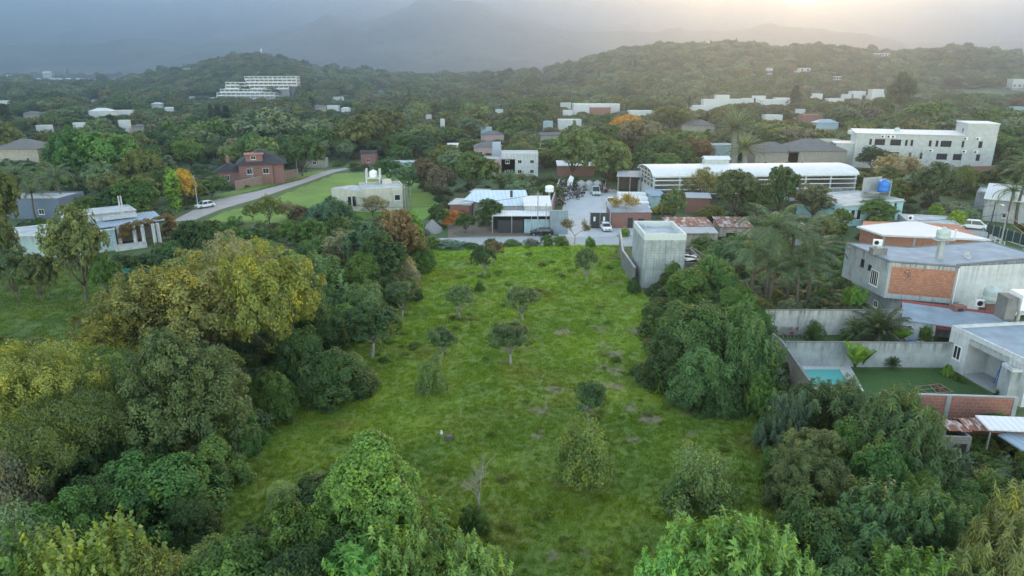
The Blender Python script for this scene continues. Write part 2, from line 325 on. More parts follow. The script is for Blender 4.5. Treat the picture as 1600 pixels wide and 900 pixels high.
# near (foreground) kinds
for s in range(4): tree_variant('shrub_n', 10+s, 2.6, 3.4, 0.0, 'dome', shrub=True, lumps=11, lumpr=0.36, clumps=26, per=80, L=0.17, W=0.09, clr=0.15, yellow=0.12)
for s in range(3): tree_variant('big_n', 20+s, 5.0, 9.0, 0.02, 'dome', lumps=30, lumpr=0.27, clumps=34, per=85, L=0.19, W=0.10, clr=0.085, yellow=0.10)
for s in range(3): tree_variant('loose_n', 30+s, 4.5, 7.5, 0.12, 'round', lumps=16, lumpr=0.34, clumps=26, per=62, L=0.19, W=0.12, clr=0.10, yellow=0.35)
for s in range(2): tree_variant('feather_n', 40+s, 5.5, 6.5, 0.12, 'flat', lumps=26, lumpr=0.30, clumps=30, per=60, L=0.20, W=0.07, clr=0.10, yellow=0.25, droop=0.2)
for s in range(3): tree_variant('rosette_n', 50+s, 2.8, 3.6, 0.0, 'dome', shrub=True, lumps=13, lumpr=0.34, clumps=26, per=26, L=0.34, W=0.10, clr=0.13, yellow=0.18, rosette=True)
for s in range(2): tree_variant('bigleaf_n', 55+s, 2.8, 3.6, 0.0, 'dome', shrub=True, lumps=10, lumpr=0.34, clumps=18, per=16, L=0.27, W=0.17, clr=0.19, yellow=0.25, rosette=True)
for s in range(4): tree_variant('fruit_n', 60+s, 2.0, 4.3, 0.30, 'round', bark=PALEBARK, tr=0.14, lumps=12, lumpr=0.32, clumps=16, per=46, L=0.17, W=0.09, clr=0.14, yellow=0.10)
for s in range(2): tree_variant('thin_n', 70+s, 2.6, 3.2, 0.05, 'dome', shrub=True, lumps=12, lumpr=0.30, clumps=20, per=36, L=0.16, W=0.09, clr=0.16, yellow=0.3)
tree_variant('cone_n', 75, 3.4, 6.2, 0.0, 'cone', lumps=34, clumps=34, per=60, L=0.17, W=0.10, clr=0.10, yellow=0.2, shrub=False)
for s in range(2): tree_variant('droop_n', 80+s, 3.2, 4.2, 0.0, 'dome', shrub=True, lumps=14, lumpr=0.34, clumps=28, per=30, L=0.42, W=0.08, clr=0.13, yellow=0.08, droop=0.55, rosette=True)
# middle distance kinds
for s in range(5): tree_variant('tree_m', 100+s, 4.8, 8.5, 0.14, 'round', lumps=18, lumpr=0.32, clumps=24, per=30, L=0.36, W=0.22, clr=0.10, yellow=0.15)
for s in range(3): tree_variant('loose_m', 110+s, 4.5, 8.0, 0.12, 'round', lumps=15, lumpr=0.30, clumps=18, per=20, L=0.34, W=0.20, clr=0.12, yellow=0.4)
for s in range(2): tree_variant('wide_m', 120+s, 6.5, 8.0, 0.22, 'flat', lumps=24, lumpr=0.28, clumps=26, per=30, L=0.40, W=0.22, clr=0.09, yellow=0.15)
for s in range(3): tree_variant('shrub_m', 130+s, 2.8, 3.4, 0.0, 'dome', shrub=True, lumps=11, lumpr=0.36, clumps=20, per=24, L=0.30, W=0.18, clr=0.15, yellow=0.15)
for s in range(2): tree_variant('conifer_m', 140+s, 2.4, 11.0, 0.05, 'cone', lumps=26, clumps=20, per=22, L=0.38, W=0.16, clr=0.12, yellow=0.03)
for s in range(2): tree_variant('column_m', 145+s, 1.7, 8.0, 0.08, 'column', lumps=14, clumps=20, per=22, L=0.30, W=0.18, clr=0.16, yellow=0.2)
for s in range(3): tree_variant('hedge_m', 150+s, 2.8, 3.0, 0.0, 'dome', shrub=True, lumps=16, lumpr=0.40, clumps=22, per=30, L=0.24, W=0.14, clr=0.12, yellow=0.10)
# far kinds
for s in range(4): tree_variant('tree_f', 160+s, 5.0, 8.0, 0.1, 'round', lumps=14, lumpr=0.34, clumps=18, per=22, L=0.55, W=0.38, clr=0.12, yellow=0.15)
for s in range(1): tree_variant('conifer_f', 170+s, 2.2, 11.0, 0.03, 'cone', lumps=16, clumps=8, per=12, L=0.7, W=0.35, clr=0.14, yellow=0.03)
COLS = dict(dk=(0.052, 0.092, 0.034), mid=(0.080, 0.140, 0.036), brt=(0.135, 0.235, 0.045), olive=(0.110, 0.130, 0.042), yel=(0.145, 0.150, 0.060),
    pale=(0.150, 0.205, 0.085), blue=(0.080, 0.140, 0.092), grey=(0.165, 0.160, 0.120), rust=(0.14, 0.095, 0.055), lime=(0.20, 0.29, 0.05), emer=(0.060, 0.125, 0.038), sage=(0.130, 0.180, 0.110), orange=(0.34, 0.19, 0.05))
PLANTS = []   # (X, Y, R, H)
prng = np.random.default_rng(5)
def put_plant(kind, X, Y, r, h, col, label, name, cat, group=None, z=0.0, tint=0.12):
    v = VAR[kind]; i = int(prng.integers(len(v))); cm, tm, R0, H0 = v[i]
    c = COLS[col] if isinstance(col, str) else tuple(x*1.75 for x in col); f = 1+tint*prng.normal(); g = 1+tint*0.5*prng.normal()
    f *= 1.30; colr = (max(0.01, c[0]*f*g*0.95), max(0.01, c[1]*f), max(0.008, c[2]*f/g), 1)
    s = (r/R0, r/R0, h/H0); rz = prng.random()*6.28
    if tm is None:
        o = bpy.data.objects.new(name, cm); C.objects.link(o); o.location = (X, Y, z); o.rotation_euler = (0, 0, rz); o.scale = s; o.color = colr
        tag(o, label, cat, group)
    else:
        o = empty(name, (X, Y, z), rz, label=label, cat=cat, group=group); o.scale = s
        a = bpy.data.objects.new('crown', cm); C.objects.link(a); a.parent = o; a.color = colr
        b = bpy.data.objects.new('trunk', tm); C.objects.link(b); b.parent = o
    PLANTS.append((X, Y, r, h)); return o
def plant(kind, cx, by, ty, w, col, label, name='shrub', cat='shrub', group=None):
    """cx, by: pixel of the foot; ty: pixel row of the top; w: width in pixels"""
    X, Y = P(cx, by); h = max(0.6, zat(Y, ty)); dep = proj(X, Y, h*0.5)[2]
    return put_plant(kind, X, Y, w/2*dep/FX*1.03, h, col, label, name, cat, group)
def frond(rng, mbl, base, az, el, length, droop, leaflet, nseg=16, both=True, w=0.06):
    """feather frond: rachis curve with leaflet quads; appends to list mbl (V arrays)"""
    p = np.array(base, float); out = np.array([math.cos(az), math.sin(az), 0.0]); side = np.array([-math.sin(az), math.cos(az), 0.0]); V = []; e = el; step = length/nseg; path = [p.copy()]
    for i in range(nseg):
        d = out*math.cos(e)+np.array([0, 0, 1.0])*math.sin(e); q = p+d*step; t = (i+0.5)/nseg; ll = leaflet*math.sin(math.pi*min(1, 0.18+0.8*t))*1.0+0.1
        for sgn in (-1, 1):
            for k in range(2):
                b0 = p+(q-p)*(k*0.5); tip = b0+side*sgn*ll*(0.75+0.2*rng.random())+d*ll*0.5+np.array([0, 0, -ll*(0.25+0.5*droop*rng.random())])
                V += [b0, b0+d*w, tip, b0-d*w*0.4]
        p = q; e -= droop*step*(0.5+t); path.append(p.copy())
    mbl.append(np.array(V)); return path
def palm_variant(kind, seed, Hh, nf, length, droop, leaflet, elr, tr, w=0.06):
    rng = np.random.default_rng(seed); L = []; tb = MB(); cb = MB()
    for i in range(nf):
        el = R(elr[0]+(elr[1]-elr[0])*((i+0.5)/nf)); path = frond(rng, L, (0, 0, Hh), i*2.39996+rng.random()*0.3, el, length*(0.85+0.3*rng.random()), droop*(0.8+0.4*rng.random()), leaflet, w=w)
        cb.tube([tuple(p) for p in path[::3]], [0.05]*len(path[::3]), 3)
    V = np.vstack(L); T = np.stack([rng.random(len(V)//4)*0.8+0.1, (rng.random(len(V)//4) < 0.1)*0.8], 1)
    cm = quads(kind+'_crown', V, len(V)//4, [LEAF, BARK], T, extra=cb)
    limb(tb, (0, 0, -0.2), (0.0, 0, Hh+0.1), tr*1.25, tr*0.85, rng, 6, 0.03, 9)
    o = tb.build('t', PALEBARK if kind == 'canary' else BARK, smooth=True); tm = o.data; bpy.data.objects.remove(o)
    VAR.setdefault(kind, []).append((cm, tm, length*0.75, Hh+length*0.45))
palm_variant('pindo', 1, 7.0, 24, 3.9, 0.42, 0.9, (5, 85), 0.16, 0.045); palm_variant('pindo', 2, 7.0, 20, 3.8, 0.50, 0.9, (-10, 82), 0.16, 0.045)
palm_variant('sago', 5, 0.7, 34, 2.0, 0.5, 0.35, (0, 80), 0.2, 0.05)
palm_variant('canary', 3, 6.5, 60, 4.0, 0.16, 0.55, (-35, 80), 0.42, 0.05)
def bigleaf_plant(name, label, X, Y, h, r, n, col, seed, cat='banana plant', wid=0.40):
    """banana-like plant: arching blades with real width"""
    rng = np.random.default_rng(seed); V = []; T = []; st = MB()
    for i in range(n):
        az = i*2.4+rng.random()*0.4; el = R(58+30*rng.random()); L = h*(0.7+0.3*rng.random()); p = np.array([0, 0, h*0.15]); e = el; out = np.array([math.cos(az), math.sin(az), 0]); side = np.array([-math.sin(az), math.cos(az), 0]); pw = 0.02; ns = 9; path = [tuple(p)]
        for k in range(ns):
            d = out*math.cos(e)+np.array([0, 0, math.sin(e)]); q = p+d*L/ns; t = (k+1)/ns; nw = wid*h*0.55*math.sin(math.pi*max(0, min(1, (t-0.25)/0.78)))+0.02
            up = np.array([0, 0, 0.25])
            for sg in (-1, 1):
                V += [p, q, q+side*sg*nw+up*nw, p+side*sg*pw+up*pw]; T.append((0.35+0.5*rng.random(), 0.2*rng.random()))
            p = q; pw = nw; e -= (0.04+0.07*t)*r
            path.append(tuple(p))
        st.tube(path, 0.02*h/2, 4)
    me = quads(name, np.array(V), len(V)//4, [LEAF, LEAF], np.array(T), extra=st)
    o = bpy.data.objects.new(name, me); C.objects.link(o); o.location = (X, Y, 0); o.color = (*COLS[col], 1); tag(o, label, cat); return o
def branchy(name, label, X, Y, h, seed, mat, leafn=0, leafcol='yel', L=0.25, spread=0.55, cat='tree', depth=5, r0=None, z=0.0):
    """open branching tree with few or no leaves"""
    rng = np.random.default_rng(seed); tb = MB(); tips = []
    def rec(p, d, l, r, k):
        q = p+d*l; limb(tb, p, q, r, r*0.68, rng, 3, 0.06, 5 if k > 2 else 3)
        if k <= 2: tips.append(q); tips.append(p+(q-p)*0.5)
        if k == 0: return
        for _ in range(3 if k > 2 else 2):
            nd = d+rng.normal(size=3)*spread; nd[2] = abs(nd[2])*0.7+0.25; nd /= np.linalg.norm(nd); rec(q, nd, l*(0.62+0.2*rng.random()), r*0.62, k-1)
    rec(np.array([0, 0, -0.1]), np.array([0, 0, 1.0]), h*0.3, r0 or h*0.022, depth)
    root = empty(name, (X, Y, z), 0, label=label, cat=cat); tb.build('trunk', mat, root, smooth=True)
    if leafn:
        tp = np.array(tips)[rng.integers(len(tips), size=leafn)]+rng.normal(size=(leafn, 3))*h*0.035; nn = unit(rng.normal(size=(leafn, 3))+np.array([0, 0, 0.6]))
        V = leaves(rng, tp, nn, L, L*0.6); me = quads('crown', V, leafn, [LEAF], np.stack([rng.random(leafn), rng.random(leafn)*0.4], 1))
        o = bpy.data.objects.new('crown', me); C.objects.link(o); o.parent = root; o.color = (*(COLS[leafcol] if isinstance(leafcol, str) else leafcol), 1)
    return root
# ------------------------------------------------------------------ geometry-node scatter for stuff
def scatter(name, pts, rz, scl, idx, col, meshes, **kw):
    coll = bpy.data.collections.new(name+'_sources')
    for i, m in enumerate(meshes): o = bpy.data.objects.new('%s_source_%02d' % (name, i), m); coll.objects.link(o)
    me = bpy.data.meshes.new(name); me.vertices.add(len(pts)); me.vertices.foreach_set('co', np.asarray(pts, np.float32).ravel())
    for an, ty, key, arr in (('rz', 'FLOAT', 'value', rz), ('ix', 'INT', 'value', idx), ('sv', 'FLOAT_VECTOR', 'vector', scl), ('icol', 'FLOAT_COLOR', 'color', np.hstack([col, np.ones((len(col), 1))]))):
        a = me.attributes.new(an, ty, 'POINT'); a.data.foreach_set(key, np.asarray(arr, np.int32 if ty == 'INT' else np.float32).ravel())
    o = bpy.data.objects.new(name, me); C.objects.link(o); tag(o, **kw)
    ng = bpy.data.node_groups.new(name, 'GeometryNodeTree'); ng.interface.new_socket('Geometry', in_out='INPUT', socket_type='NodeSocketGeometry'); ng.interface.new_socket('Geometry', in_out='OUTPUT', socket_type='NodeSocketGeometry')
    N = ng.nodes; gi = N.new('NodeGroupInput'); go = N.new('NodeGroupOutput'); ip = N.new('GeometryNodeInstanceOnPoints'); ci = N.new('GeometryNodeCollectionInfo'); ci.inputs['Collection'].default_value = coll
    ci.inputs['Separate Children'].default_value = True; ci.inputs['Reset Children'].default_value = True; ip.inputs['Pick Instance'].default_value = True
    def na(n, ty): a = N.new('GeometryNodeInputNamedAttribute'); a.data_type = ty; a.inputs['Name'].default_value = n; return [s for s in a.outputs if s.enabled][0]
    cx = N.new('ShaderNodeCombineXYZ'); lk = ng.links.new
    lk(na('rz', 'FLOAT'), cx.inputs[2]); lk(cx.outputs[0], ip.inputs['Rotation']); lk(na('ix', 'INT'), ip.inputs['Instance Index']); lk(na('sv', 'FLOAT_VECTOR'), ip.inputs['Scale'])
    lk(gi.outputs[0], ip.inputs['Points']); lk(ci.outputs[0], ip.inputs['Instance']); lk(ip.outputs[0], go.inputs[0])
    o.modifiers.new('scatter', 'NODES').node_group = ng; return o
def vnoise(x, y, seed=0):
    """smooth value noise, vectorised"""
    xi = np.floor(x).astype(np.int64); yi = np.floor(y).astype(np.int64); fx = x-xi; fy = y-yi; fx = fx*fx*(3-2*fx); fy = fy*fy*(3-2*fy)
    def h(a, b): n = (a*374761393+b*668265263+seed*974634777) & 0xffffffff; n = ((n ^ (n >> 13))*1274126177) & 0xffffffff; return ((n ^ (n >> 16)) & 0xffff)/65535.0
    return (h(xi, yi)*(1-fx)+h(xi+1, yi)*fx)*(1-fy)+(h(xi, yi+1)*(1-fx)+h(xi+1, yi+1)*fx)*fy
def fbm(x, y, o=4, seed=0):
    s = 0; a = 0.5
    for i in range(o): s = s+a*vnoise(x*2**i, y*2**i, seed+i); a *= 0.5
    return s
# ------------------------------------------------------------------ ground, hills, mountains, haze
RPX = [-400, -100, 0, 120, 200, 240, 290, 340, 410, 460, 500, 560, 640, 700, 780, 870, 920, 970, 1040, 1150, 1200, 1300, 1400, 1500, 1560, 1610, 1700, 2100]
RPY = [130, 130, 130, 131, 132, 124, 111, 99, 90, 101, 114, 117, 124, 126, 122, 112, 98, 84, 75, 72, 78, 80, 88, 80, 87, 104, 118, 125]
YR = 1150.0
def hillz(X, Y):
    X = np.asarray(X, float); Y = np.asarray(Y, float); Ys = np.maximum(Y, 1.0)
    px = 800+FX*X/(Ys*CT+12); ry = np.interp(px, RPX, RPY); zr = np.maximum(0, zat(YR, ry)-4)
    t = np.clip((Y-620)/(YR-620), 0, 1); up = t*t*(3-2*t); dn = 1-np.clip((Y-YR)/650, 0, 1)**2*(3-2*np.clip((Y-YR)/650, 0, 1))
    z = zr*up*dn; z = z*(0.86+0.28*fbm(X/140, Y/140, 4, 3))
    return np.where(Y > 400, z, 0.0)
def grid(name, xs, ys, zf, mat, **kw):
    XX, YY = np.meshgrid(xs, ys); Z = zf(XX, YY); nx, ny = len(xs), len(ys)
    V = np.stack([XX, YY, Z], 2).reshape(-1, 3).astype(np.float32); i = np.arange((nx-1)*(ny-1)); r = i//(nx-1); c = i % (nx-1); a = r*nx+c
    F = np.stack([a, a+1, a+nx+1, a+nx], 1).astype(np.int32)
    me = bpy.data.meshes.new(name); me.vertices.add(len(V)); me.vertices.foreach_set('co', V.ravel()); me.loops.add(F.size); me.loops.foreach_set('vertex_index', F.ravel())
    me.polygons.add(len(F)); me.polygons.foreach_set('loop_start', np.arange(len(F), dtype=np.int32)*4); me.polygons.foreach_set('loop_total', np.full(len(F), 4, np.int32)); me.polygons.foreach_set('use_smooth', np.ones(len(F), bool))
    me.materials.append(mat); me.update(calc_edges=True); o = bpy.data.objects.new(name, me); C.objects.link(o); return tag(o, **kw)
t = NT('undergrowth'); v = t.coord(); n = t.noise(v, 0.12, 8, 0.7); n2 = t.noise(v, 1.6, 6, 0.7)
t.col(t.mix(t.ramp(n2, [(0.35, (0, 0, 0)), (0.75, (1, 1, 1))]), t.ramp(n, [(0.35, (0.045, 0.085, 0.025)), (0.55, (0.075, 0.120, 0.035)), (0.75, (0.13, 0.125, 0.065))]), (0.055, 0.10, 0.03))); t.b.inputs['Roughness'].default_value = 0.95
t.bump(n2, 0.8, 0.4)
GY = [-600, -200, -60]+list(range(0, 420, 60))+list(np.arange(430, 2000, 20.0))+list(range(2000, 3300, 100))+[3600, 4200, 5100]
grid('ground', np.concatenate([np.arange(-5200, -1600, 240), np.arange(-1600, 1601, 20), np.arange(1840, 5300, 240)]), np.array(GY, float), hillz, MATS['undergrowth'], kind='structure')
t = NT('mountain_forest'); v = t.coord('Object'); n = t.noise(v, 0.004, 10, 0.7); n2 = t.noise(v, 0.03, 6, 0.7)
t.col(t.mix(t.ramp(n2, [(0.35, (0, 0, 0)), (0.7, (1, 1, 1))]), t.ramp(n, [(0.40, (0.012, 0.022, 0.016)), (0.60, (0.09, 0.10, 0.065))]), (0.04, 0.055, 0.035))); t.b.inputs['Roughness'].default_value = 1; t.bump(n2, 1.0, 9)
def ridged(x, y, o=6, seed=0):
    s = 0; a = 0.5; w = 1
    for i in range(o): n = 1-np.abs(2*vnoise(x*2**i, y*2**i, seed+i)-1); s = s+a*n*n*w; w = n; a *= 0.52
    return s
def mountain(name, Yr, W0, W1, RX, RY, seed, amp):
    def zf(X, Y):
        px = 800+FX*X/(Yr*CT+12); zr = zat(Yr, np.interp(px, RX, RY)); t = np.clip((Y-(Yr-W0))/W0, 0, 1); dn = 1-np.clip((Y-Yr)/W1, 0, 1)**2
        rd = ridged(X/560.0, Y/640.0, 6, seed); z = zr*(t**1.25)*dn; return np.minimum(z*(1+amp*(rd-0.55)*np.sin(np.pi*np.clip(t, 0, 1)*0.85)), HAZE_TOP-12)-2
    xs = np.arange(-4900, 4901, 28.0); ys = np.arange(Yr-W0-10, Yr+W1, 28.0)
    return grid(name, xs, ys, zf, MATS['mountain_forest'], kind='structure')
mountain('mountains', 2900, 850, 300, [-600, 0, 250, 400, 520, 600, 650, 690, 740, 820, 900, 1000, 1200, 1400, 1600, 2200], [60, 66, 60, 46, 34, 18, 4, -4, 8, 30, 44, 50, 44, 50, 56, 50], 11, 0.9)
mountain('mountains', 4500, 1150, 350, [-800, 0, 200, 350, 500, 700, 900, 1050, 1150, 1240, 1330, 1450, 1600, 2400], [-60, -60, -55, -50, -55, -60, -55, -35, -12, 0, -10, -35, -50, -60], 29, 0.8)
# haze: one box round everything
t = NT('haze_air'); t.n.remove(t.b); pv = t.new('VolumePrincipled'); pv.inputs['Color'].default_value = (0.39, 0.56, 0.78, 1); pv.inputs['Density'].default_value = HAZE_DENSITY; pv.inputs['Anisotropy'].default_value = 0.71
t.link(pv.outputs[0], t.n['Material Output'].inputs['Volume'])
MB().box(-5300, -700, -3, 5300, 5200, HAZE_TOP).build('haze', t.m, label='pale blue haze hanging over the valley', cat='haze', kind='stuff')
# field
def inpoly(X, Y, poly):
    X = np.asarray(X); Y = np.asarray(Y); r = np.zeros(X.shape, bool); n = len(poly)
    for i in range(n):
        x0, y0 = poly[i]; x1, y1 = poly[(i+1) % n]
        c = ((y0 > Y) != (y1 > Y)) & (X < (x1-x0)*(Y-y0)/(y1-y0+1e-12)+x0); r ^= c
    return r
PATCH = [(878, 521, 17, 6), (840, 531, 9, 4), (942, 540, 14, 6), (955, 603, 24, 8), (945, 573, 12, 6), (722, 760, 20, 8), (497, 748, 16, 8), (1015, 656, 18, 9), (990, 640, 12, 8), (838, 683, 14, 6), (868, 612, 16, 6), (840, 642, 16, 8), (990, 690, 14, 6), (1085, 680, 14, 5),
    (920, 640, 20, 7), (935, 515, 20, 7), (1000, 520, 22, 8), (1020, 540, 16, 8), (960, 555, 18, 8), (1075, 650, 10, 4), (693, 680, 8, 5), (915, 870, 12, 8), (860, 870, 14, 6), (720, 418, 10, 4), (980, 395, 26, 14), (1000, 415, 14, 9), (1300-340, 580, 20, 8), (800, 505, 9, 3), (1060, 565, 14, 8), (655, 790, 9, 5)]
PW = []
for a, b, rx, ry in PATCH: X, Y = P(a, b); rr = rx*(Y*CT+9)/FX; ry_ = abs(P(a, b-ry)[1]-P(a, b+ry)[1])/2; PW.append((X, Y, rr*1.1, ry_*1.1))
def dryness(X, Y):
    X = np.asarray(X); Y = np.asarray(Y); d = np.zeros(X.shape)
    w = (fbm(X*1.5, Y*1.5, 4, 7)-0.5)*3.6
    for x, y, a, b in PW: q = ((X-x)/a)**2+((Y-y)/b)**2; d = np.maximum(d, np.clip(1.0-q+w, 0, 1)*(q < 2.2)*0.85)
    return d
def tonefield(X, Y):   # 0 deep green .. 1 yellow green
    a = fbm(X/9, Y/6, 4, 21); b = fbm(X/2.2, Y/1.3, 3, 31); return np.clip((a-0.28)*1.3+(b-0.45)*0.65, 0, 1)
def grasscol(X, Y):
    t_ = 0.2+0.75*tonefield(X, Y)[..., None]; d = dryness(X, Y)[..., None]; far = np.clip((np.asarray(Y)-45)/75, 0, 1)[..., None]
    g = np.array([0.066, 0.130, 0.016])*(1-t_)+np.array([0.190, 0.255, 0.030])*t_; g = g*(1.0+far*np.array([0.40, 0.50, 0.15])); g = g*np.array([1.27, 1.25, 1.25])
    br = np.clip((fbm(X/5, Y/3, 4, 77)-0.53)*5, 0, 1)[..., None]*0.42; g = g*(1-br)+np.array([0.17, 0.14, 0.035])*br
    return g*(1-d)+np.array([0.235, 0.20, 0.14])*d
FIELD = [P(640, 386), P(975, 384), P(990, 445), P(1075, 520), P(1230, 620), P(1500, 900), P(1500, 1300), P(100, 1300), P(80, 900), P(380, 700), P(470, 560), P(560, 450)]
def gsheet(name, poly, z, step, colf, bump, label=None, kind='structure'):
    xs = [p[0] for p in poly]; ys = [p[1] for p in poly]; gx = np.arange(min(xs), max(xs)+step, step); gy = np.arange(min(ys), max(ys)+step, step)
    XX, YY = np.meshgrid(gx, gy); nx = len(gx); keep = inpoly(XX+step/2, YY+step/2, poly)[:-1, :-1]; r, c = np.nonzero(keep); a = r*nx+c
    F = np.stack([a, a+1, a+nx+1, a+nx], 1); used, inv = np.unique(F, return_inverse=True); F = inv.reshape(-1, 4).astype(np.int32)
    X = XX.ravel()[used]; Y = YY.ravel()[used]; Z = z+bump*(fbm(X/1.7, Y/1.4, 4, 5)+0.8*fbm(X/6, Y/6, 2, 15)); V = np.stack([X, Y, Z], 1).astype(np.float32)
    me = bpy.data.meshes.new(name); me.vertices.add(len(V)); me.vertices.foreach_set('co', V.ravel()); me.loops.add(F.size); me.loops.foreach_set('vertex_index', F.ravel())
    me.polygons.add(len(F)); me.polygons.foreach_set('loop_start', np.arange(len(F), dtype=np.int32)*4); me.polygons.foreach_set('loop_total', np.full(len(F), 4, np.int32)); me.polygons.foreach_set('use_smooth', np.ones(len(F), bool))
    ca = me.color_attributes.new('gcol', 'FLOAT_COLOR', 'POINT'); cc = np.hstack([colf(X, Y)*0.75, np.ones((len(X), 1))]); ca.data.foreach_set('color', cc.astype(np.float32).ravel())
    me.materials.append(MATS['meadow']); me.update(calc_edges=True); o = bpy.data.objects.new(name, me); C.objects.link(o); return tag(o, kind=kind)
t = NT('meadow'); a = t.new('Attribute', attribute_name='gcol'); v = t.coord(); n = t.noise(v, 4.0, 6, 0.75)
t.col(t.mix(1.0, a.outputs[0], t.ramp(n, [(0.3, (0.6, 0.6, 0.6)), (0.7, (1.35, 1.35, 1.35))]), 'MULTIPLY')); t.b.inputs['Roughness'].default_value = 0.9; t.bump(n, 0.6, 0.12)
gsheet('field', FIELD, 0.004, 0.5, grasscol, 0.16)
LAWN = [P(-160, 640), P(-160, 425), P(60, 418), P(200, 425), P(330, 415), P(300, 470), P(180, 600)]
def lawncol(X, Y):
    t_ = tonefield(X, Y)[..., None]; return np.array([0.075, 0.145, 0.026])*(1-t_)+np.array([0.165, 0.235, 0.04])*t_
gsheet('lawn', LAWN, 0.004, 0.8, lawncol, 0.12)
LOT = [P(322, 345), P(350, 332), P(420, 313), P(525, 272), P(600, 268), P(650, 280), P(700, 330), P(660, 345), P(540, 345), P(430, 350)]
gsheet('grass_lot', LOT, 0.004, 1.0, lambda X, Y: grasscol(X, Y)*np.array([0.75, 0.85, 0.8]), 0.10)
VERGE = [P(300, 312), P(372, 297), P(470, 272), P(500, 266), P(510, 267), P(470, 279), P(372, 304), P(312, 318)]
gsheet('roadside_verge', VERGE, 0.004, 1.0, lambda X, Y: grasscol(X, Y)*0.8, 0.06)
# grass tufts
def tuft_mesh(seed, n, h, w, spread):
    rng = np.random.default_rng(seed); az = rng.random(n)*6.28; rr = spread*rng.random(n)**0.5; b = np.stack([np.cos(az)*rr, np.sin(az)*rr, np.zeros(n)-0.02], 1)
    a2 = rng.random(n)*6.28; lean = 0.25+0.55*rng.random(n); hh = h*(0.5+0.6*rng.random(n)); side = np.stack([-np.sin(a2), np.cos(a2), np.zeros(n)], 1)*w/2; out = np.stack([np.cos(a2)*lean*hh, np.sin(a2)*lean*hh, hh], 1)
    V = np.empty((n, 4, 3)); V[:, 0] = b-side; V[:, 1] = b+side; V[:, 2] = b+out*0.6+side*0.7+np.array([0, 0, h*0.08]); V[:, 3] = b+out
    return quads('grass_tuft', V.reshape(-1, 3), n, [MATS['grass_blade']], np.stack([rng.random(n), rng.random(n)*0.4], 1))
leafmat('grass_blade', True, 0.3)
rg = np.random.default_rng(77); pts = []; sc = []; cols = []
def scatter_grass(poly, n_fn, y0, y1, colf, zoff):
    xs = [p[0] for p in poly]
    for ya in np.arange(y0, y1, 3.0):
        dens, s = n_fn(ya); n = int(dens*3*(max(xs)-min(xs))); X = min(xs)+rg.random(n)*(max(xs)-min(xs)); Y = ya+rg.random(n)*3
        px = 800+FX*X/(Y*CT+9); k = inpoly(X, Y, poly) & (px > -80) & (px < 1680); X = X[k]; Y = Y[k]
        d = dryness(X, Y); k = rg.random(len(X)) > d*0.55; X = X[k]; Y = Y[k]; d = d[k]
        hz = 0.16*(fbm(X/1.7, Y/1.4, 4, 5)+0.8*fbm(X/6, Y/6, 2, 15)); rank = 0.55+1.1*fbm(X/3.0, Y/2.2, 3, 55); c = colf(X, Y)
        pts.append(np.stack([X, Y, hz*zoff], 1)); sc.append(np.stack([s*np.ones(len(X)), s*np.ones(len(X)), s**0.5*rank*(1-0.6*d)*(0.7+0.6*rg.random(len(X)))], 1)); cols.append(np.clip(c*(0.8+0.4*rg.random((len(X), 1))), 0, 1))
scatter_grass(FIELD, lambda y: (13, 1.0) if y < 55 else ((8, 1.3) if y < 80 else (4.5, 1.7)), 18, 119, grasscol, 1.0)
scatter_grass(LAWN, lambda y: (3.5, 1.8), 55, 112, lawncol, 0.75)
pts = np.vstack(pts); sc = np.vstack(sc); cols = np.vstack(cols)
tm_ = [tuft_mesh(i, 18, 0.20, 0.035, 0.22) for i in range(5)]
scatter('grass', pts, rg.random(len(pts))*6.28, sc, rg.integers(0, 5, len(pts)), cols, tm_, label='bright green long grass growing over the open field', cat='grass', kind='stuff')
print('grass tufts', len(pts))
# roads, pavements, yard
def asph(name, c, sc_=1.5, cr=True):
    t = NT(name); v = t.coord(); n = t.noise(v, 0.35, 8, 0.7); n2 = t.noise(v, 14, 4, 0.7)
    t.col(t.mix(0.35, t.ramp(n, [(0.3, tuple(x*0.75 for x in c)), (0.7, tuple(x*1.12 for x in c))]), t.ramp(n2, [(0.3, tuple(x*0.7 for x in c)), (0.7, tuple(x*1.2 for x in c))])))
    t.b.inputs['Roughness'].default_value = 0.9; t.bump(n2, 0.3, 0.02); return t.m
CSTR = asph('pale_street', (0.36, 0.37, 0.36)); YRD = asph('yard_concrete', (0.44, 0.46, 0.46)); DIRT = asph('dirt', (0.17, 0.135, 0.10)); TRK = asph('gravel_track', (0.33, 0.315, 0.30))
sheetpoly('street', [(560, 390), (560, 377), (690, 372), (870, 369), (985, 364), (1040, 364), (1040, 383), (960, 386), (870, 385), (640, 389)], 0.012, CSTR)
sheetpoly('side_road', [(268, 346), (330, 313), (400, 299), (470, 281), (505, 267), (540, 262), (545, 264), (523, 269), (478, 285), (400, 311), (345, 327), (300, 345)], 0.012, TRK)
sheetpoly('yard_paving', [(872, 371), (878, 330), (884, 300), (960, 296), (985, 305), (1000, 330), (1010, 366), (955, 369)], 0.018, YRD)
sheetpoly('dirt_lot', [(700, 372), (700, 330), (780, 322), (872, 330), (870, 368)], 0.006, DIRT)
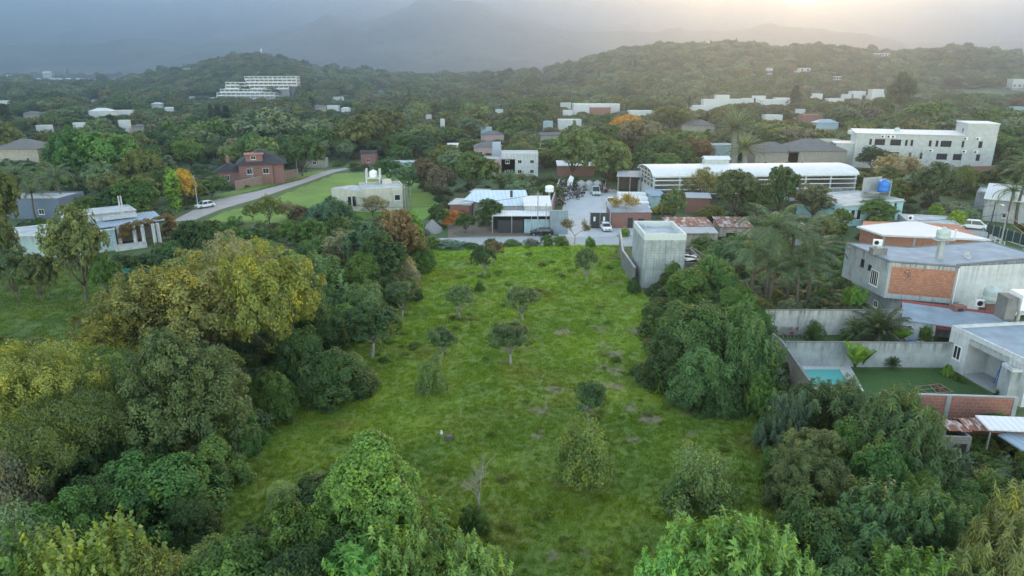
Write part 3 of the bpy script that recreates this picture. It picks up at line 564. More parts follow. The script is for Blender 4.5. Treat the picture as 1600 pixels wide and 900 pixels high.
# ------------------------------------------------------------------ building helpers
KEEP = []      # pixel rectangles (x0,y0,x1,y1,Y) that nearer trees must not cover
HOUSES = []    # (X, Y, halfwidth)
def site(name, a, b, z, label, cat='house', group=None, keep=None, z0=0.0):
    """front edge from pixel a to pixel b, both seen at height z; returns root empty and width"""
    A = Vector(P(a[0], a[1], z)); B = Vector(P(b[0], b[1], z)); d = B-A
    r = empty(name, (A.x, A.y, z0), math.atan2(d.y, d.x), label=label, cat=cat, group=group)
    if keep: KEEP.append((*keep, A.y))
    HOUSES.append(((A.x+B.x)/2, (A.y+B.y)/2, d.length/2)); return r, d.length
def face_box(mb, face, W, D, u0, z0, u1, z1, d0, d1, mi=0):
    """box on a wall face, from depth d0 to d1 outwards"""
    if face == 'F': mb.box(u0, -d1, z0, u1, -d0, z1, mi)
    elif face == 'B': mb.box(u0, D+d0, z0, u1, D+d1, z1, mi)
    elif face == 'L': mb.box(-d1, u0, z0, -d0, u1, z1, mi)
    else: mb.box(W+d0, u0, z0, W+d1, u1, z1, mi)
def window(root, face, W, D, u, z, w, h, mull=1, frame=FRM, sill=True, name='window', fw=0.07, pane=None):
    m = MB(); fb = lambda *a: face_box(m, face, W, D, *a)
    fb(u, z, u+fw, z+h, 0.003, 0.07); fb(u+w-fw, z, u+w, z+h, 0.003, 0.07); fb(u+fw, z+h-fw, u+w-fw, z+h, 0.003, 0.068); fb(u+fw, z, u+w-fw, z+fw, 0.003, 0.068)
    for i in range(mull): x = u+w*(i+1)/(mull+1); fb(x-fw*0.35, z+fw, x+fw*0.35, z+h-fw, 0.022, 0.06)
    if sill: fb(u-0.06, z-0.08, u+w+0.06, z-0.003, 0.003, 0.12)
    o = m.build(name, frame, root); p = MB(); face_box(p, face, W, D, u+fw, z+fw, u+w-fw, z+h-fw, 0.004, 0.02); p.build('pane', pane or GLS, o); return o
def door(root, face, W, D, u, z, w, h, mat=WOOD):
    m = MB(); face_box(m, face, W, D, u, z, u+w, z+h, 0.003, 0.05); o = m.build('door', mat, root); k = MB(); face_box(k, face, W, D, u+w*0.85, z+h*0.45, u+w*0.92, z+h*0.5, 0.052, 0.1); k.build('handle', STL, o); return o
def roof_hip(root, W, D, z, rise, mat, ov=0.4, name='roof'):
    m = MB(); a = (-ov, -ov, z); b = (W+ov, -ov, z); c = (W+ov, D+ov, z); d = (-ov, D+ov, z); k = min(W, D)/2
    if W >= D: e = (k, D/2, z+rise); f = (W-k, D/2, z+rise); m.poly([a, b, f, e]); m.poly([b, c, f]); m.poly([c, d, e, f]); m.poly([d, a, e])
    else: e = (W/2, k, z+rise); f = (W/2, D-k, z+rise); m.poly([a, b, e]); m.poly([b, c, f, e]); m.poly([c, d, f]); m.poly([d, a, e, f])
    m.poly([d, c, b, a]); return m.build(name, mat, root)
def roof_gable(root, W, D, z, rise, mat, ov=0.35, along='x', name='roof', wall=None):
    m = MB(); t = 0.12
    if along == 'x': prof = [(-ov, z-0.02), (D/2, z+rise), (D+ov, z-0.02), (D+ov, z+t), (D/2, z+rise+t+0.05), (-ov, z+t)]; m.extrude(prof, -ov, W+ov)
    else:
        m.extrude([(-ov, z-0.02), (W/2, z+rise), (W+ov, z-0.02), (W+ov, z+t), (W/2, z+rise+t+0.05), (-ov, z+t)], -ov, D+ov); m.v = [(y, x, zz) for x, y, zz in m.v]; m.f = [tuple(reversed(f)) for f in m.f]
    o = m.build(name, mat, root)
    if wall:
        g = MB()
        if along == 'x': g.extrude([(0.02, z), (D-0.02, z), (D/2, z+rise-0.03)], 0.01, 0.2); g.extrude([(0.02, z), (D-0.02, z), (D/2, z+rise-0.03)], W-0.2, W-0.01)
        g.build('gable', wall, root)
    return o
def roof_slab(root, x0, y0, x1, y1, zf, zb, mat, t=0.12, name='roof'):
    """sheet sloping from front height zf to back height zb"""
    m = MB(); b = [(x0, y0, zf), (x1, y0, zf), (x1, y1, zb), (x0, y1, zb)]; m.v = b+[(x, y, z+t) for x, y, z in b]; m.f = [(3, 2, 1, 0), (4, 5, 6, 7), (0, 1, 5, 4), (1, 2, 6, 5), (2, 3, 7, 6), (3, 0, 4, 7)]; m.mi = [0]*6; return m.build(name, mat, root)
def flat_block(root, W, D, h, wall, top=MEM, par=0.45, th=0.2, x=0, y=0, z=0, nm='wall', rn='roof', coping=None):
    w = MB().box(x, y, z-(0.2 if z == 0 else 0), x+W, y+D, z+h-par); o = w.build(nm, wall, root)
    MB().box(x+th, y+th, z+h-par+0.003, x+W-th, y+D-th, z+h-par+0.06).build(rn, top, root)
    p = MB(); zb = z+h-par+0.001; p.box(x, y, zb, x+W, y+th, z+h).box(x, y+D-th, zb, x+W, y+D, z+h).box(x, y+th+.002, zb, x+th, y+D-th-.002, z+h).box(x+W-th, y+th+.002, zb, x+W, y+D-th-.002, z+h); p.build('parapet', coping or wall, root); return o
def tank_mb(r, h, x=0, y=0, z=0):
    return MB().lathe([(r*0.92, z), (r, z+0.05), (r, z+h*0.30), (r*0.97, z+h*0.33), (r, z+h*0.36), (r, z+h*0.72), (r*0.95, z+h*0.80), (r*0.6, z+h*0.93), (r*0.28, z+h*0.97), (r*0.28, z+h)], x, y, 18)
def water_tank(name, label, X, Y, z, r, h, mat, stand=None, group=None):
    o = empty(name, (X, Y, z), 0, label=label, cat='water tank', group=group); tank_mb(r, h).build('tank', mat, o, smooth=True); MB().lathe([(r*0.3, h-0.02), (r*0.34, h), (r*0.3, h+0.08), (0.02, h+0.1)], n=12).build('lid', mat, o)
    if stand: MB().box(-r-0.1, -r-0.1, -0.15, r+0.1, r+0.1, -0.003).build('platform', stand, o)
    return o
def aircon(name, label, X, Y, z, rz, s=1.0):
    o = empty(name, (X, Y, z), rz, label=label, cat='air conditioner', group='air conditioner units on walls and roofs'); MB().box(-0.42*s, -0.15*s, 0, 0.42*s, 0.15*s, 0.6*s).build('casing', FRM, o)
    f = MB()
    for k in range(4): f.lathe([(0.05*s+0.05*s*k, -0.17*s), (0.07*s+0.05*s*k, -0.155*s)], n=14)
    f.v = [(x-0.1*s, z2, 0.3*s+y) for x, y, z2 in f.v]; f.build('fan_grille', DRK, o); return o
def dish(name, label, X, Y, z, rz, r=0.4, tilt=40):
    o = empty(name, (X, Y, z), rz, label=label, cat='satellite dish'); m = MB(); m.lathe([(0.02, 0), (r*0.5, r*0.07), (r*0.85, r*0.2), (r, r*0.28), (r*0.98, r*0.31), (r*0.5, r*0.1), (0.02, 0.03)], n=18); M = Matrix.Translation((0, 0, 0.5)) @ Matrix.Rotation(R(90-tilt), 4, 'X'); m.v = [tuple(M @ Vector(p)) for p in m.v]; m.build('reflector', STL, o, smooth=True)
    MB().tube([(0, 0.1, 0), (0, 0.05, 0.5)], 0.03, 6).tube([(0, 0.02, 0.4), (0, -r*0.9, 0.5+r*0.55)], 0.012, 4).build('mast', STL, o); return o
def pole(name, label, X, Y, h, mat, arm=True, r=0.13, lamp=False):
    o = empty(name, (X, Y, 0), 0, label=label, cat='utility pole'); MB().tube([(0, 0, -0.3), (0, 0, h)], [r, r*0.65], 8).build('post', mat, o)
    if arm: a = MB().box(-0.9, -0.06, h-0.55, 0.9, 0.06, h-0.43); [a.lathe([(0.04, h-0.43), (0.06, h-0.36), (0.03, h-0.27)], x, 0, 6) for x in (-0.8, -0.3, 0.3, 0.8)]; a.build('crossarm', WOOD, o)
    if lamp: MB().tube([(0, 0, h-0.6), (0, -1.2, h-0.1), (0, -1.7, h-0.1)], 0.04, 5).build('lamp_arm', STL, o); MB().box(-0.15, -2.2, h-0.2, 0.15, -1.6, h-0.06).build('lamp_head', LAMP, o)
    return o
def wire(label, a, b, sag=0.8, group='overhead wires', r=0.035):
    a = Vector(a); b = Vector(b); pts = []
    for i in range(13): t = i/12; p = a+(b-a)*t; p.z -= sag*4*t*(1-t); pts.append(p-a)
    o = MB().tube(pts, r, 4).build('overhead_wire', DRK, None, label=label, cat='wire', group=group); o.location = a; return o
def yardwall(name, label, pts, h, th, mat, coping=None, cat='wall', posts=0, h2=None, pmat=None):
    """wall along world points; h (to h2) high"""
    A = Vector(pts[0]); root = empty(name, (A.x, A.y, 0), 0, label=label, cat=cat); w = MB(); c = MB(); pm = MB()
    for i in range(len(pts)-1):
        p = Vector(pts[i])-A; q = Vector(pts[i+1])-A; d = (q-p); n = Vector((-d.y, d.x)).normalized()*th/2; ha = h if h2 is None else h+(h2-h)*i/(len(pts)-1); hb = h if h2 is None else h+(h2-h)*(i+1)/(len(pts)-1)
        def pr(mb, z0a, z0b, z1a, z1b, n, mi=0):
            b = len(mb.v); mb.v += [(p.x+n.x, p.y+n.y, z0a), (p.x-n.x, p.y-n.y, z0a), (q.x-n.x, q.y-n.y, z0b), (q.x+n.x, q.y+n.y, z0b), (p.x+n.x, p.y+n.y, z1a), (p.x-n.x, p.y-n.y, z1a), (q.x-n.x, q.y-n.y, z1b), (q.x+n.x, q.y+n.y, z1b)]
            mb.f += [tuple(b+k for k in f) for f in ((0, 1, 2, 3), (7, 6, 5, 4), (0, 4, 5, 1), (1, 5, 6, 2), (2, 6, 7, 3), (3, 7, 4, 0))]; mb.mi += [mi]*6
        pr(w, -0.2, -0.2, ha, hb, n)
        if coping: pr(c, ha+0.002, hb+0.002, ha+0.1, hb+0.1, n*1.3)
        if posts:
            k = max(1, int(d.length/posts))
            for j in range(k+1): e = p+d*j/k; pm.box(e.x-0.2, e.y-th*0.8, -0.1, e.x+0.2, e.y+th*0.8, ha+0.02)
    w.build('panel', mat, root)
    if coping: c.build('coping', coping, root)
    if posts: pm.build('pillars', pmat or CONC, root)
    return root
def small_house(name, px, py, w, h, rooft, wall, roof, label, d=None, ang=0.0, nwin=2, group=None, keep=True, cat='house', storeys=1, z0=None, parts=True):
    X, Y = P(px, py)
    if z0 is not None: pass
    r = empty(name, (X, Y, z0 or 0), R(ang), label=label, cat=cat, group=group); d = d or w*0.7
    rt = {'flat': 0.3, 'gable': 0, 'hip': 0, 'mono': 0}[rooft]; o = MB().box(-w/2, 0, -0.5, w/2, d, h-rt).build('wall', wall, r); o2 = bpy.data.objects.new('x', None)
    sub = bpy.data.objects.new('shift', None)
    bpy.data.objects.remove(sub); bpy.data.objects.remove(o2)
    class Off: pass
    if rooft == 'flat': flat = MB().box(-w/2, 0, h-rt+.002, w/2, 0.25, h).box(-w/2, d-0.25, h-rt+.002, w/2, d, h).box(-w/2, 0.252, h-rt+.002, -w/2+0.25, d-0.252, h).box(w/2-0.25, 0.252, h-rt+.002, w/2, d-0.252, h); flat.build('parapet', wall, r); MB().box(-w/2+.252, .252, h-rt+.002, w/2-.252, d-.252, h-rt+0.05).build('roof', roof, r)
    else:
        if rooft == 'hip': q = roof_hip(r, w, d, h, min(w, d)*0.24, roof)
        elif rooft == 'gable': q = roof_gable(r, w, d, h, d*0.2, roof, wall=wall)
        else: q = roof_slab(r, -0.3, -0.3, w+0.3, d+0.3, h+0.02, h+0.9, roof)
        for ch in r.children:
            if ch.name.split('.')[0] in ('roof', 'gable'): ch.location.x = -w/2
    for s in range(storeys):
        for i in range(nwin):
            u = -w/2+w*(i+0.5)/nwin-0.6; window(r, 'F', w/2, d, u, s*2.9+1.0, 1.2, 1.1, 1)
    A = zat(Y, 0)
    if keep: a = proj(X-w/2, Y, h); b = proj(X+w/2, Y, h*(0.35 if Y < 250 else 0.6)); KEEP.append((a[0]-1, a[1]-1, b[0]+1, b[1], Y))
    HOUSES.append((X, Y, w/2)); return r
# ------------------------------------------------------------------ main grey house at the right with the orange block wall
ZR, ZF = 7.64, 2.75
A = Vector(P(1391, 407, ZR)); B = Vector(P(1500, 415, ZR)); D_ = Vector(P(1323, 378, ZR)); Cc = Vector(P(1600, 403, ZR)); E = Vector(P(1575, 377, ZR)); Fv = Vector(P(1640, 392, ZR))
house = empty('grey_house', (A.x, A.y, 0), 0, label='two-storey grey concrete house with an overhanging upper floor and an orange block wall', cat='house'); KEEP.append((1322, 370, 1600, 475, 78))
L2 = lambda p: (p[0]-A.x, p[1]-A.y)
far = Vector(P(1440, 372, ZR)); rt_ = Vector((Cc.x+6, Cc.y-0.6)); bk = Vector(P(1570, 374, ZR)); 
poly = [L2(A), L2(B), L2((B.x+0.1, B.y+0.7)), L2(Cc), L2(P(1640, 401, ZR)), L2(P(1628, 400, ZR)), L2(P(1545, 376, ZR)), L2(P(1421, 386, ZR)), L2(D_)]
MB().prism(poly, ZF, ZR-0.25).build('upper_wall', PLG, house)
MB().prism([(x*0.985+0.1, y*0.985+0.12) for x, y in poly], ZR-0.248, ZR-0.12).build('roof', MEMB, house)
rim = MB()
for i in range(len(poly)):
    p = Vector(poly[i]); q = Vector(poly[(i+1) % len(poly)]); d = (q-p); rim.tube([(p.x, p.y, ZR-0.12), (q.x, q.y, ZR-0.12)], 0.14, 4)
rim.build('roof_edge', CONCD, house)
# orange block panel on the front, plaster on right wing
d = (B-A); dn = d.normalized(); n = Vector((dn.y, -dn.x)); ang = math.atan2(d.y, d.x)
def panel(name, p, q, z0, z1, off, mat, parent=house):
    M = Matrix.Translation((p.x-A.x, p.y-A.y, 0)) @ Matrix.Rotation(math.atan2((q-p).y, (q-p).x), 4, 'Z'); o = MB().box(0, -off, z0, (q-p).length, 0, z1).build(name, mat, parent); o.matrix_local = M; return o
panel('block_wall', A+dn*0.35, B-dn*0.25, ZF+0.65, ZR-0.72, 0.03, BRO); panel('wing_wall', Vector((B.x+0.15, B.y+0.68)), Cc+Vector((6, -0.6)), 0.5, ZR-0.3, 0.04, PLW)
# damaged holes pattern: small dark gaps where blocks are missing
hm = MB(); rr_ = random.Random(3)
for i in range(16): u = 1.4+rr_.random()*0.7+(0.2 if i % 3 == 0 else 0); z = ZF+2.5+rr_.random()*1.3; hm = MB(); hm.box(0, -0.045, 0, 0.1+0.1*rr_.random(), -0.032, 0.1); o = hm.build('broken_block', DRK, house); o.matrix_local = Matrix.Translation((dn.x*(0.35+u), dn.y*(0.35+u), z)) @ Matrix.Rotation(ang, 4, 'Z')
if 0: o.matrix_local = Matrix.Translation((dn.x*0.35, dn.y*0.35, 0)) @ Matrix.Rotation(ang, 4, 'Z')
panel('downpipe', B-dn*0.06, B+dn*0.06, ZF-0.5, ZR-0.4, 0.12, FRM)
# lower storey set back under the overhang
lp = [L2(A+Vector((1.6, 0.9))), L2(B+Vector((0.6, 0.6))), L2(P(1640, 401, ZR)), L2(P(1545, 377, ZR)), L2(P(1421, 387, ZR)), L2(D_+Vector((1.6, 0)))]
MB().prism(lp, -0.2, ZF-0.002).build('lower_wall', PLG, house)
# left-side wall windows (wall from A back to D_)
dl = (A-D_); Ml = Matrix.Translation((D_.x-A.x, D_.y-A.y, 0)) @ Matrix.Rotation(math.atan2(dl.y, dl.x), 4, 'Z'); Wl = dl.length
wl = empty('side_wall_windows', (0, 0, 0)); bpy.data.objects.remove(wl)
def hw(u, z, w, h, mull=1, M=Ml, **k):
    o = window(house, 'F', 1, 1, u, z, w, h, mull, **k); o.matrix_local = M; return o
hw(4.0, ZF+2.6, 0.7, 1.0, 0, frame=DRK); hw(5.7, ZF+2.6, 0.7, 0.7, 0, frame=DRK); hw(6.4, ZF+0.9, 1.7, 2.0, 3)
for u, z, w, h in ((8.0, ZF-1.7, 0.9, 0.9),): hw(u, z, w, h, 1)
dr = (Cc-B-Vector((0.1, 0.7))); Mr = Matrix.Translation((B.x+0.1-A.x, B.y+0.66-A.y, 0)) @ Matrix.Rotation(math.atan2(dr.y, dr.x), 4, 'Z')
hw(1.1, ZF+2.2, 1.0, 0.75, 0, M=Mr, frame=DRK); hw(4.6, ZF+1.9, 0.9, 1.1, 0, M=Mr, frame=RUSTY)
# chimney / roof hatch, tanks, dish, air conditioner on roof
def roofpt(px, py, z=ZR): return P(px, py, z)
x, y = roofpt(1372, 396); c = MB().box(-0.9, -0.5, 0, 0.9, 0.6, 0.85).build('chimney', CONCD, house); c.location = (x-A.x, y-A.y, ZR-0.12); MB().box(-0.4, -0.3, 0.852, 0.4, 0.3, 1.05).build('chimney_cap', CONC, c)
x, y = roofpt(1371, 382); aircon('air_conditioner', 'white air conditioner unit standing on the flat roof edge of the grey house', x, y, ZR-0.12, R(-20), 1.35)
x, y = roofpt(1467, 403); st = MB().box(-0.3, -0.3, 0, 0.3, 0.3, 2.5).box(-1.2, -0.8, 2.5, 1.2, 0.8, 2.6); st.build('tank_pillar', CONC, house).location = (x-A.x, y-A.y, ZR-0.12)
water_tank('water_tank', 'pale grey-green water tank on a concrete pillar above the grey house roof', x, y, ZR+2.5, 0.78, 1.35, TANKG)
x, y = roofpt(1510, 403); dish('satellite_dish', 'round grey satellite dish lying tilted on the blue-grey roof', x, y, ZR-0.12, R(10), 0.6, 30)
x, y = P(1547, 462, 4.6); tt = water_tank('water_tank', 'pale green water tank on a brick pillar against the stained white wall', x-0.2, y-0.5, 4.2, 0.85, 1.7, TANKG, CONC)
MB().box(x-0.9, y-1.1, -0.1, x+0.5, y+0.2, 4.03).build('tank_pillar', BRR, None, label='red brick pillar carrying the tank by the stained white wall', cat='pillar')
x, y = P(1531, 479, 3.4); aircon('air_conditioner', 'white air conditioner unit on the wall beside the brick tank pillar', x, y, 3.4, R(-8), 1.5)
# low shed with blue-grey roof and red coping
r, W = site('lean_to_shed', (1412, 500), (1496, 512), 2.5, 'low white shed with a blue-grey sloping roof and a red edge', 'shed', keep=(1410, 485, 1560, 540))
flat = MB().box(0, 0, -0.1, W*0.62, 4.5, 2.45).build('wall', PLW, r); MB().box(W*0.62+0.01, 3.4, -0.1, W+4.6, 4.5, 2.45).build('back_wall', PLG, r)
roof_slab(r, -0.2, -0.3, W+5.0, 4.8, 2.5, 3.1, MEMB); MB().box(-0.3, 4.81, 2.6, W+5, 5.05, 3.45).build('red_coping', COP, r); MB().box(W*0.62, -0.1, 2.1, W+2.5, 0.1, 2.49).build('beam', RED, r)
MB().box(W*0.62, 0, -0.1, W*0.64, 3.4, 2.45).build('partition', RED, r); window(r, 'F', W, 4, 0.5, 1.4, 0.5, 0.6, 0)
x, y = P(1498, 482, 3.4); ch = empty('chimney_stack', (x, y, 3.0), 0, label='small square brick chimney on the blue-grey shed roof', cat='chimney'); MB().box(-0.7, -0.4, -0.4, 0.7, 0.5, 0.8).build('stack', BRR, ch); MB().box(-0.3, -0.42, 0.15, 0.3, -0.402, 0.5).build('opening', DRK, ch)
# plant rack & clutter in the rear yard
x, y = P(1441, 536); rk = empty('plant_rack', (x, y, 0), R(-4), label='brown wooden rack of pot plants against the white shed', cat='rack'); m = MB()
for u in (-0.6, 0.55): m.box(u, -0.2, 0, u+0.06, -0.14, 2.0); m.box(u, 0.14, 0, u+0.06, 0.2, 2.0)
m.box(-0.6, -0.14, 1.9, -0.54, 0.14, 1.96).box(0.55, -0.14, 1.9, 0.61, 0.14, 1.96).box(-0.54, 0.15, 1.9, 0.55, 0.19, 1.96); m.build('frame', WOOD, rk)
for k in range(4): MB().box(-0.58, -0.2, 0.3+0.5*k, 0.58, 0.2, 0.34+0.5*k).build('shelf', WOOD, rk)
x, y = P(1428, 541, 0.5)
for i, (px, c, lb) in enumerate(((1424, BLU, 'crumpled blue cloth on the ground by the potted plants'), (1440, WHP, 'white plastic bag on the ground by the plant rack'), (1452, BLU, 'blue and white bundle by the dark doorway'))):
    x, y = P(px, 538, 0.2); rngb = np.random.default_rng(i); m = MB(); m.lathe([(0.45, 0), (0.6, 0.15), (0.5, 0.4), (0.22, 0.6), (0.05, 0.66)], n=9); m.v = [(a*(1+0.3*rngb.random()), b*(1+0.3*rngb.random()), c2*(0.8+0.4*rngb.random())) for a, b, c2 in m.v]
    m.build('cloth_bundle', c, None, label=lb, cat='bundle').location = (x, y, 0)
# garden junk: bicycles / chairs row in the rear yard -> metal frames
for i, px in enumerate((1226, 1236, 1247, 1258, 1266)):
    x, y = P(px, 526); jr = empty('folding_chair', (x, y, 0), R(20*i), label='old grey metal chair frame among yard junk', cat='chair', group='old chair frames in the rear yard'); m = MB()
    for sx in (-0.25, 0.25): m.tube([(sx, -0.3, 0), (sx, 0.15, 0.5), (sx, 0.25, 1.15)], 0.035, 5).tube([(sx, 0.35, 0), (sx, -0.2, 0.5)], 0.035, 5)
    m.build('frame', STL, jr); MB().box(-0.27, -0.25, 0.47, 0.27, 0.2, 0.53).build('seat', [WOOD, RED, STL][i % 3], jr); MB().box(-0.27, 0.2, 0.75, 0.27, 0.25, 1.12).build('backrest', [STL, WOOD, RED][i % 3], jr)
# yard walls
w2 = [P(1222, 572), P(1487, 574)]; yardwall('garden_wall', 'long stained grey wall between the pool lawn and the rear yard', w2, 2.75, 0.2, PLG, CONCD, posts=0)
yardwall('rear_yard_wall', 'streaked white wall behind the rear yard below the palms', [P(1192, 523), P(1404, 523)], 3.1, 0.2, plaster('streaked_wall', (0.50, 0.50, 0.46), (0.06, 0.06, 0.055), 0.9), CONCD)
yardwall('side_wall', 'pale stained wall running towards the shrubs left of the pool', [P(1203, 560), (P(1222, 572)[0]-0.3, P(1222, 572)[1]), P(1262, 640)], 2.9, 0.2, TAN, CONCD, h2=2.7)
fw0, fw1 = P(1345, 655), P(1497+76, 658); yardwall('brick_wall', 'red block wall with concrete posts in front of the lawn', [P(1372, 653), P(1578, 660)], 2.45, 0.2, BRW, CONC, posts=4.2)
# pool
pw = [P(1248, 572, 0), P(1322, 572, 0), P(1342, 606, 0), P(1262, 606, 0)]; pool = empty('swimming_pool', (*pw[0], 0), 0, label='small turquoise swimming pool with a white stone rim', cat='swimming pool'); L3 = lambda p, z: (p[0]-pw[0][0], p[1]-pw[0][1], z)
rimp = [P(1243, 568), P(1326, 568), P(1350, 612), P(1262, 612)]; MB().poly([L3(p, 0.06) for p in rimp][::-1]).build('rim', simple('pool_rim', (0.55, 0.56, 0.56), 0.7), pool)
wm = NT('pool_water'); wm.b.inputs['Base Color'].default_value = (0.10, 0.42, 0.38, 1); wm.b.inputs['Roughness'].default_value = 0.08; wm.bump(wm.noise(wm.coord(), 2.5), 0.15, 0.05)
wp = [P(1256, 578), P(1312, 578), P(1328, 604), P(1262, 604)]; MB().poly([L3(p, 0.068) for p in wp][::-1]).build('water', wm.m, pool)
gsheet('garden_lawn', [P(1326, 577), P(1485, 577), P(1590, 640), P(1578, 660), P(1330, 654), P(1255, 640), P(1250, 608)], 0.004, 0.5, lambda X, Y: np.array([0.050, 0.125, 0.018])*(0.75+0.5*tonefield(X, Y)[..., None]), 0.0)
x, y = P(1462, 610); fr_ = empty('climbing_frame', (x, y, 0), R(15), label='wooden ladder frame with red rungs lying on the lawn', cat='frame'); m = MB()
for q in ((-1.4, -0.6, 1.2, -0.9), (-1.6, 1.0, 1.4, 0.9), (-1.4, -0.6, -1.6, 1.0), (1.2, -0.9, 1.4, 0.9), (-0.6, -0.7, 0.2, 1.0), (-1.4, 0.2, 1.3, 0.1)): m.tube([(q[0], q[1], 0.12), (q[2], q[3], 0.12)], 0.05, 5)
m.build('rails', WOOD, fr_); MB().tube([(-0.2, -0.8, 0.16), (0.9, 0.9, 0.3)], 0.05, 5).tube([(0.6, -0.8, 0.16), (0.2, 0.5, 0.3)], 0.05, 5).build('red_rung', RED, fr_)
# ------------------------------------------------------------------ low white house right of the lawn
ZH = 4.6; a = Vector(P(1488, 508, ZH)); b = Vector(P(1612, 566, ZH)); r = empty('white_house', (a.x, a.y, 0), math.atan2((b-a).y, (b-a).x), label='single-storey worn white house with an open porch beside the lawn', cat='house'); W = (b-a).length; KEEP.append((1480, 490, 1600, 640, 60))
Dp = 14.0
wm_ = PLW; s = W/12.0
MB().box(0, 0, -0.2, 3.1*s, Dp, ZH-0.5).build('wall', wm_, r); MB().box(3.1*s+.003, 2.6, -0.2, 9.2*s, Dp, ZH-0.5).build('porch_wall', PLK, r); MB().box(9.2*s+.003, 0, -0.2, W, Dp, ZH-0.5).build('end_wall', wm_, r)
MB().box(0, 0, ZH-0.498, W, 0.25, ZH).box(0, 0.252, ZH-0.498, 0.25, Dp, ZH).box(0.252, Dp-0.25, ZH-0.498, W, Dp, ZH).build('parapet', wm_, r); MB().box(0.252, 0.252, ZH-0.49, W, Dp-0.252, ZH-0.3).build('roof', MEMB, r)
MB().box(3.1*s+.003, 0.002, ZH-1.15, 9.2*s-.003, 0.25, ZH-0.502).build('porch_beam', PLG, r); MB().box(3.1*s+.003, -0.1, -0.1, 9.2*s-.003, 2.59, 0.12).build('porch_floor', CONC, r)
window(r, 'F', W, Dp, 1.1*s, 1.3, 1.2*s, 1.5, 1, frame=FRM)
MB().box(5.4*s, 2.50, 0.15, 8.9*s, 2.595, 3.0).build('porch_glass_door', GLS, r)
for u in (5.4, 6.6, 7.8, 8.9): MB().box(u*s-0.05, 2.42, 0.15, u*s+0.05, 2.49, 3.05).build('door_post', BLU, r)
sw = empty('garden_swing', (*(a+(b-a)*0.58), 0), math.atan2((b-a).y, (b-a).x), label='blue metal swing seat standing in the open porch', cat='swing'); sw.location.x += 0.6*math.sin(-math.atan2((b-a).y, (b-a).x)); m = MB()
for u in (-0.8, 0.8): m.tube([(u, 0.9, 0.12), (u, 1.4, 2.5), (u, 1.9, 0.12)], 0.045, 5)
m.tube([(-0.8, 1.4, 2.5), (0.8, 1.4, 2.5)], 0.045, 5); m.build('frame', BLU, sw); MB().box(-0.6, 1.1, 0.6, 0.6, 1.6, 0.72).box(-0.6, 1.55, 0.72, 0.6, 1.62, 1.2).build('seat', BLU, sw)
ZT = ZH+1.0; ax, ay = P(1579, 499, ZH); tw = empty('rooftop_tank_box', (ax+0.4, ay, ZH-0.3), R(-6), label='large white box tank on a concrete frame above the white house', cat='water tank'); MB().box(0.4, 0, 1.3, 3.6, 2.4, 3.0).build('tank', WHP, tw); MB().box(0.2, -0.2, 1.1, 3.8, 2.6, 1.296).build('slab', CONC, tw)
for u, v_ in ((0.3, 0), (3.3, 0), (0.3, 2.1), (3.3, 2.1)): MB().box(u, v_, 0, u+0.25, v_+0.25, 1.09).build('leg', CONC, tw)
MB().box(-0.9, 0.2, 0, 0.15, 2.2, 2.6).build('side_block', CONCD, tw)
# grey annex at right edge behind the brick wall
a = Vector(P(1583, 577, 3.6)); r = empty('annex', (a.x, a.y, 0), R(-3), label='grey rendered annex block at the end of the red block wall', cat='building'); flat_block(r, 6, 1.6, 3.6, PLG, MEM, 0.3, coping=PLW)
# ruined shed lower right
r, W = site('ruined_shed', (1466, 680), (1520, 682), 2.6, 'ruined grey block shed with a doorway and a rusty sheet roof', 'shed', keep=(1462, 662, 1525, 745)); KEEP.append((1500, 655, 1600, 700, 45))
w_ = 0.22; m = MB(); m.box(0, 0, -0.2, W*0.52, w_, 2.5).box(W*0.9, 0, -0.2, W, w_, 2.5).box(W*0.52, 0.002, 1.9, W*0.9, w_, 2.5).box(0, w_+.002, -0.2, w_, 2.6, 2.5).box(W-w_, w_+.002, -0.2, W, 2.6, 2.5).box(0, 2.602, -0.2, W, 2.8, 2.5); m.build('wall', brick('ruin_block', (0.24, 0.235, 0.22), (0.20, 0.19, 0.18), (0.12, 0.12, 0.11), 0.4, 0.2), r)
rng9 = random.Random(9)
for i in range(9): M = Matrix.Rotation(R(rng9.uniform(-7, 7)), 4, 'Z'); o = MB().box(-0.45, -0.9, 0, 0.45, 1.1, 0.04).build('roof_sheet', MRU, r); o.location = (-0.2+i*0.85, 1.5+rng9.uniform(-.2, .2), 2.62+0.05*i % 0.15+0.012*i); o.rotation_euler = (R(rng9.uniform(-3, 5)), R(rng9.uniform(-3, 3)), R(rng9.uniform(-9, 9)))
MB().box(W+0.05, 2.9, -0.2, W+7.5, 3.1, 2.6).build('back_wall', simple('dark_brick', (0.07, 0.045, 0.035), 0.9, 0, 0.4), r)
a = P(1548, 676, 2.8); r = empty('lean_to_roof', (a[0], a[1], 0), R(-5), label='white metal lean-to roof on posts beside the ruined shed', cat='lean-to'); roof_slab(r, 0, 0.3, 7, 2.3, 2.8, 3.0, MWH)
for u in (0.2, 3.4): MB().box(u, 0.4, -0.1, u+0.12, 0.52, 2.78).build('post', STL, r)
a = P(1590, 700, 2.2); r = empty('blue_sheet_roof', (a[0], a[1], 0), R(20), label='pale blue sheet roof at the edge below the white lean-to', cat='lean-to'); roof_slab(r, 0, -1.6, 4, 1.6, 1.9, 2.4, MBL); MB().box(0.2, -1.4, -0.1, 0.35, -1.25, 1.9).build('post', STL, r)
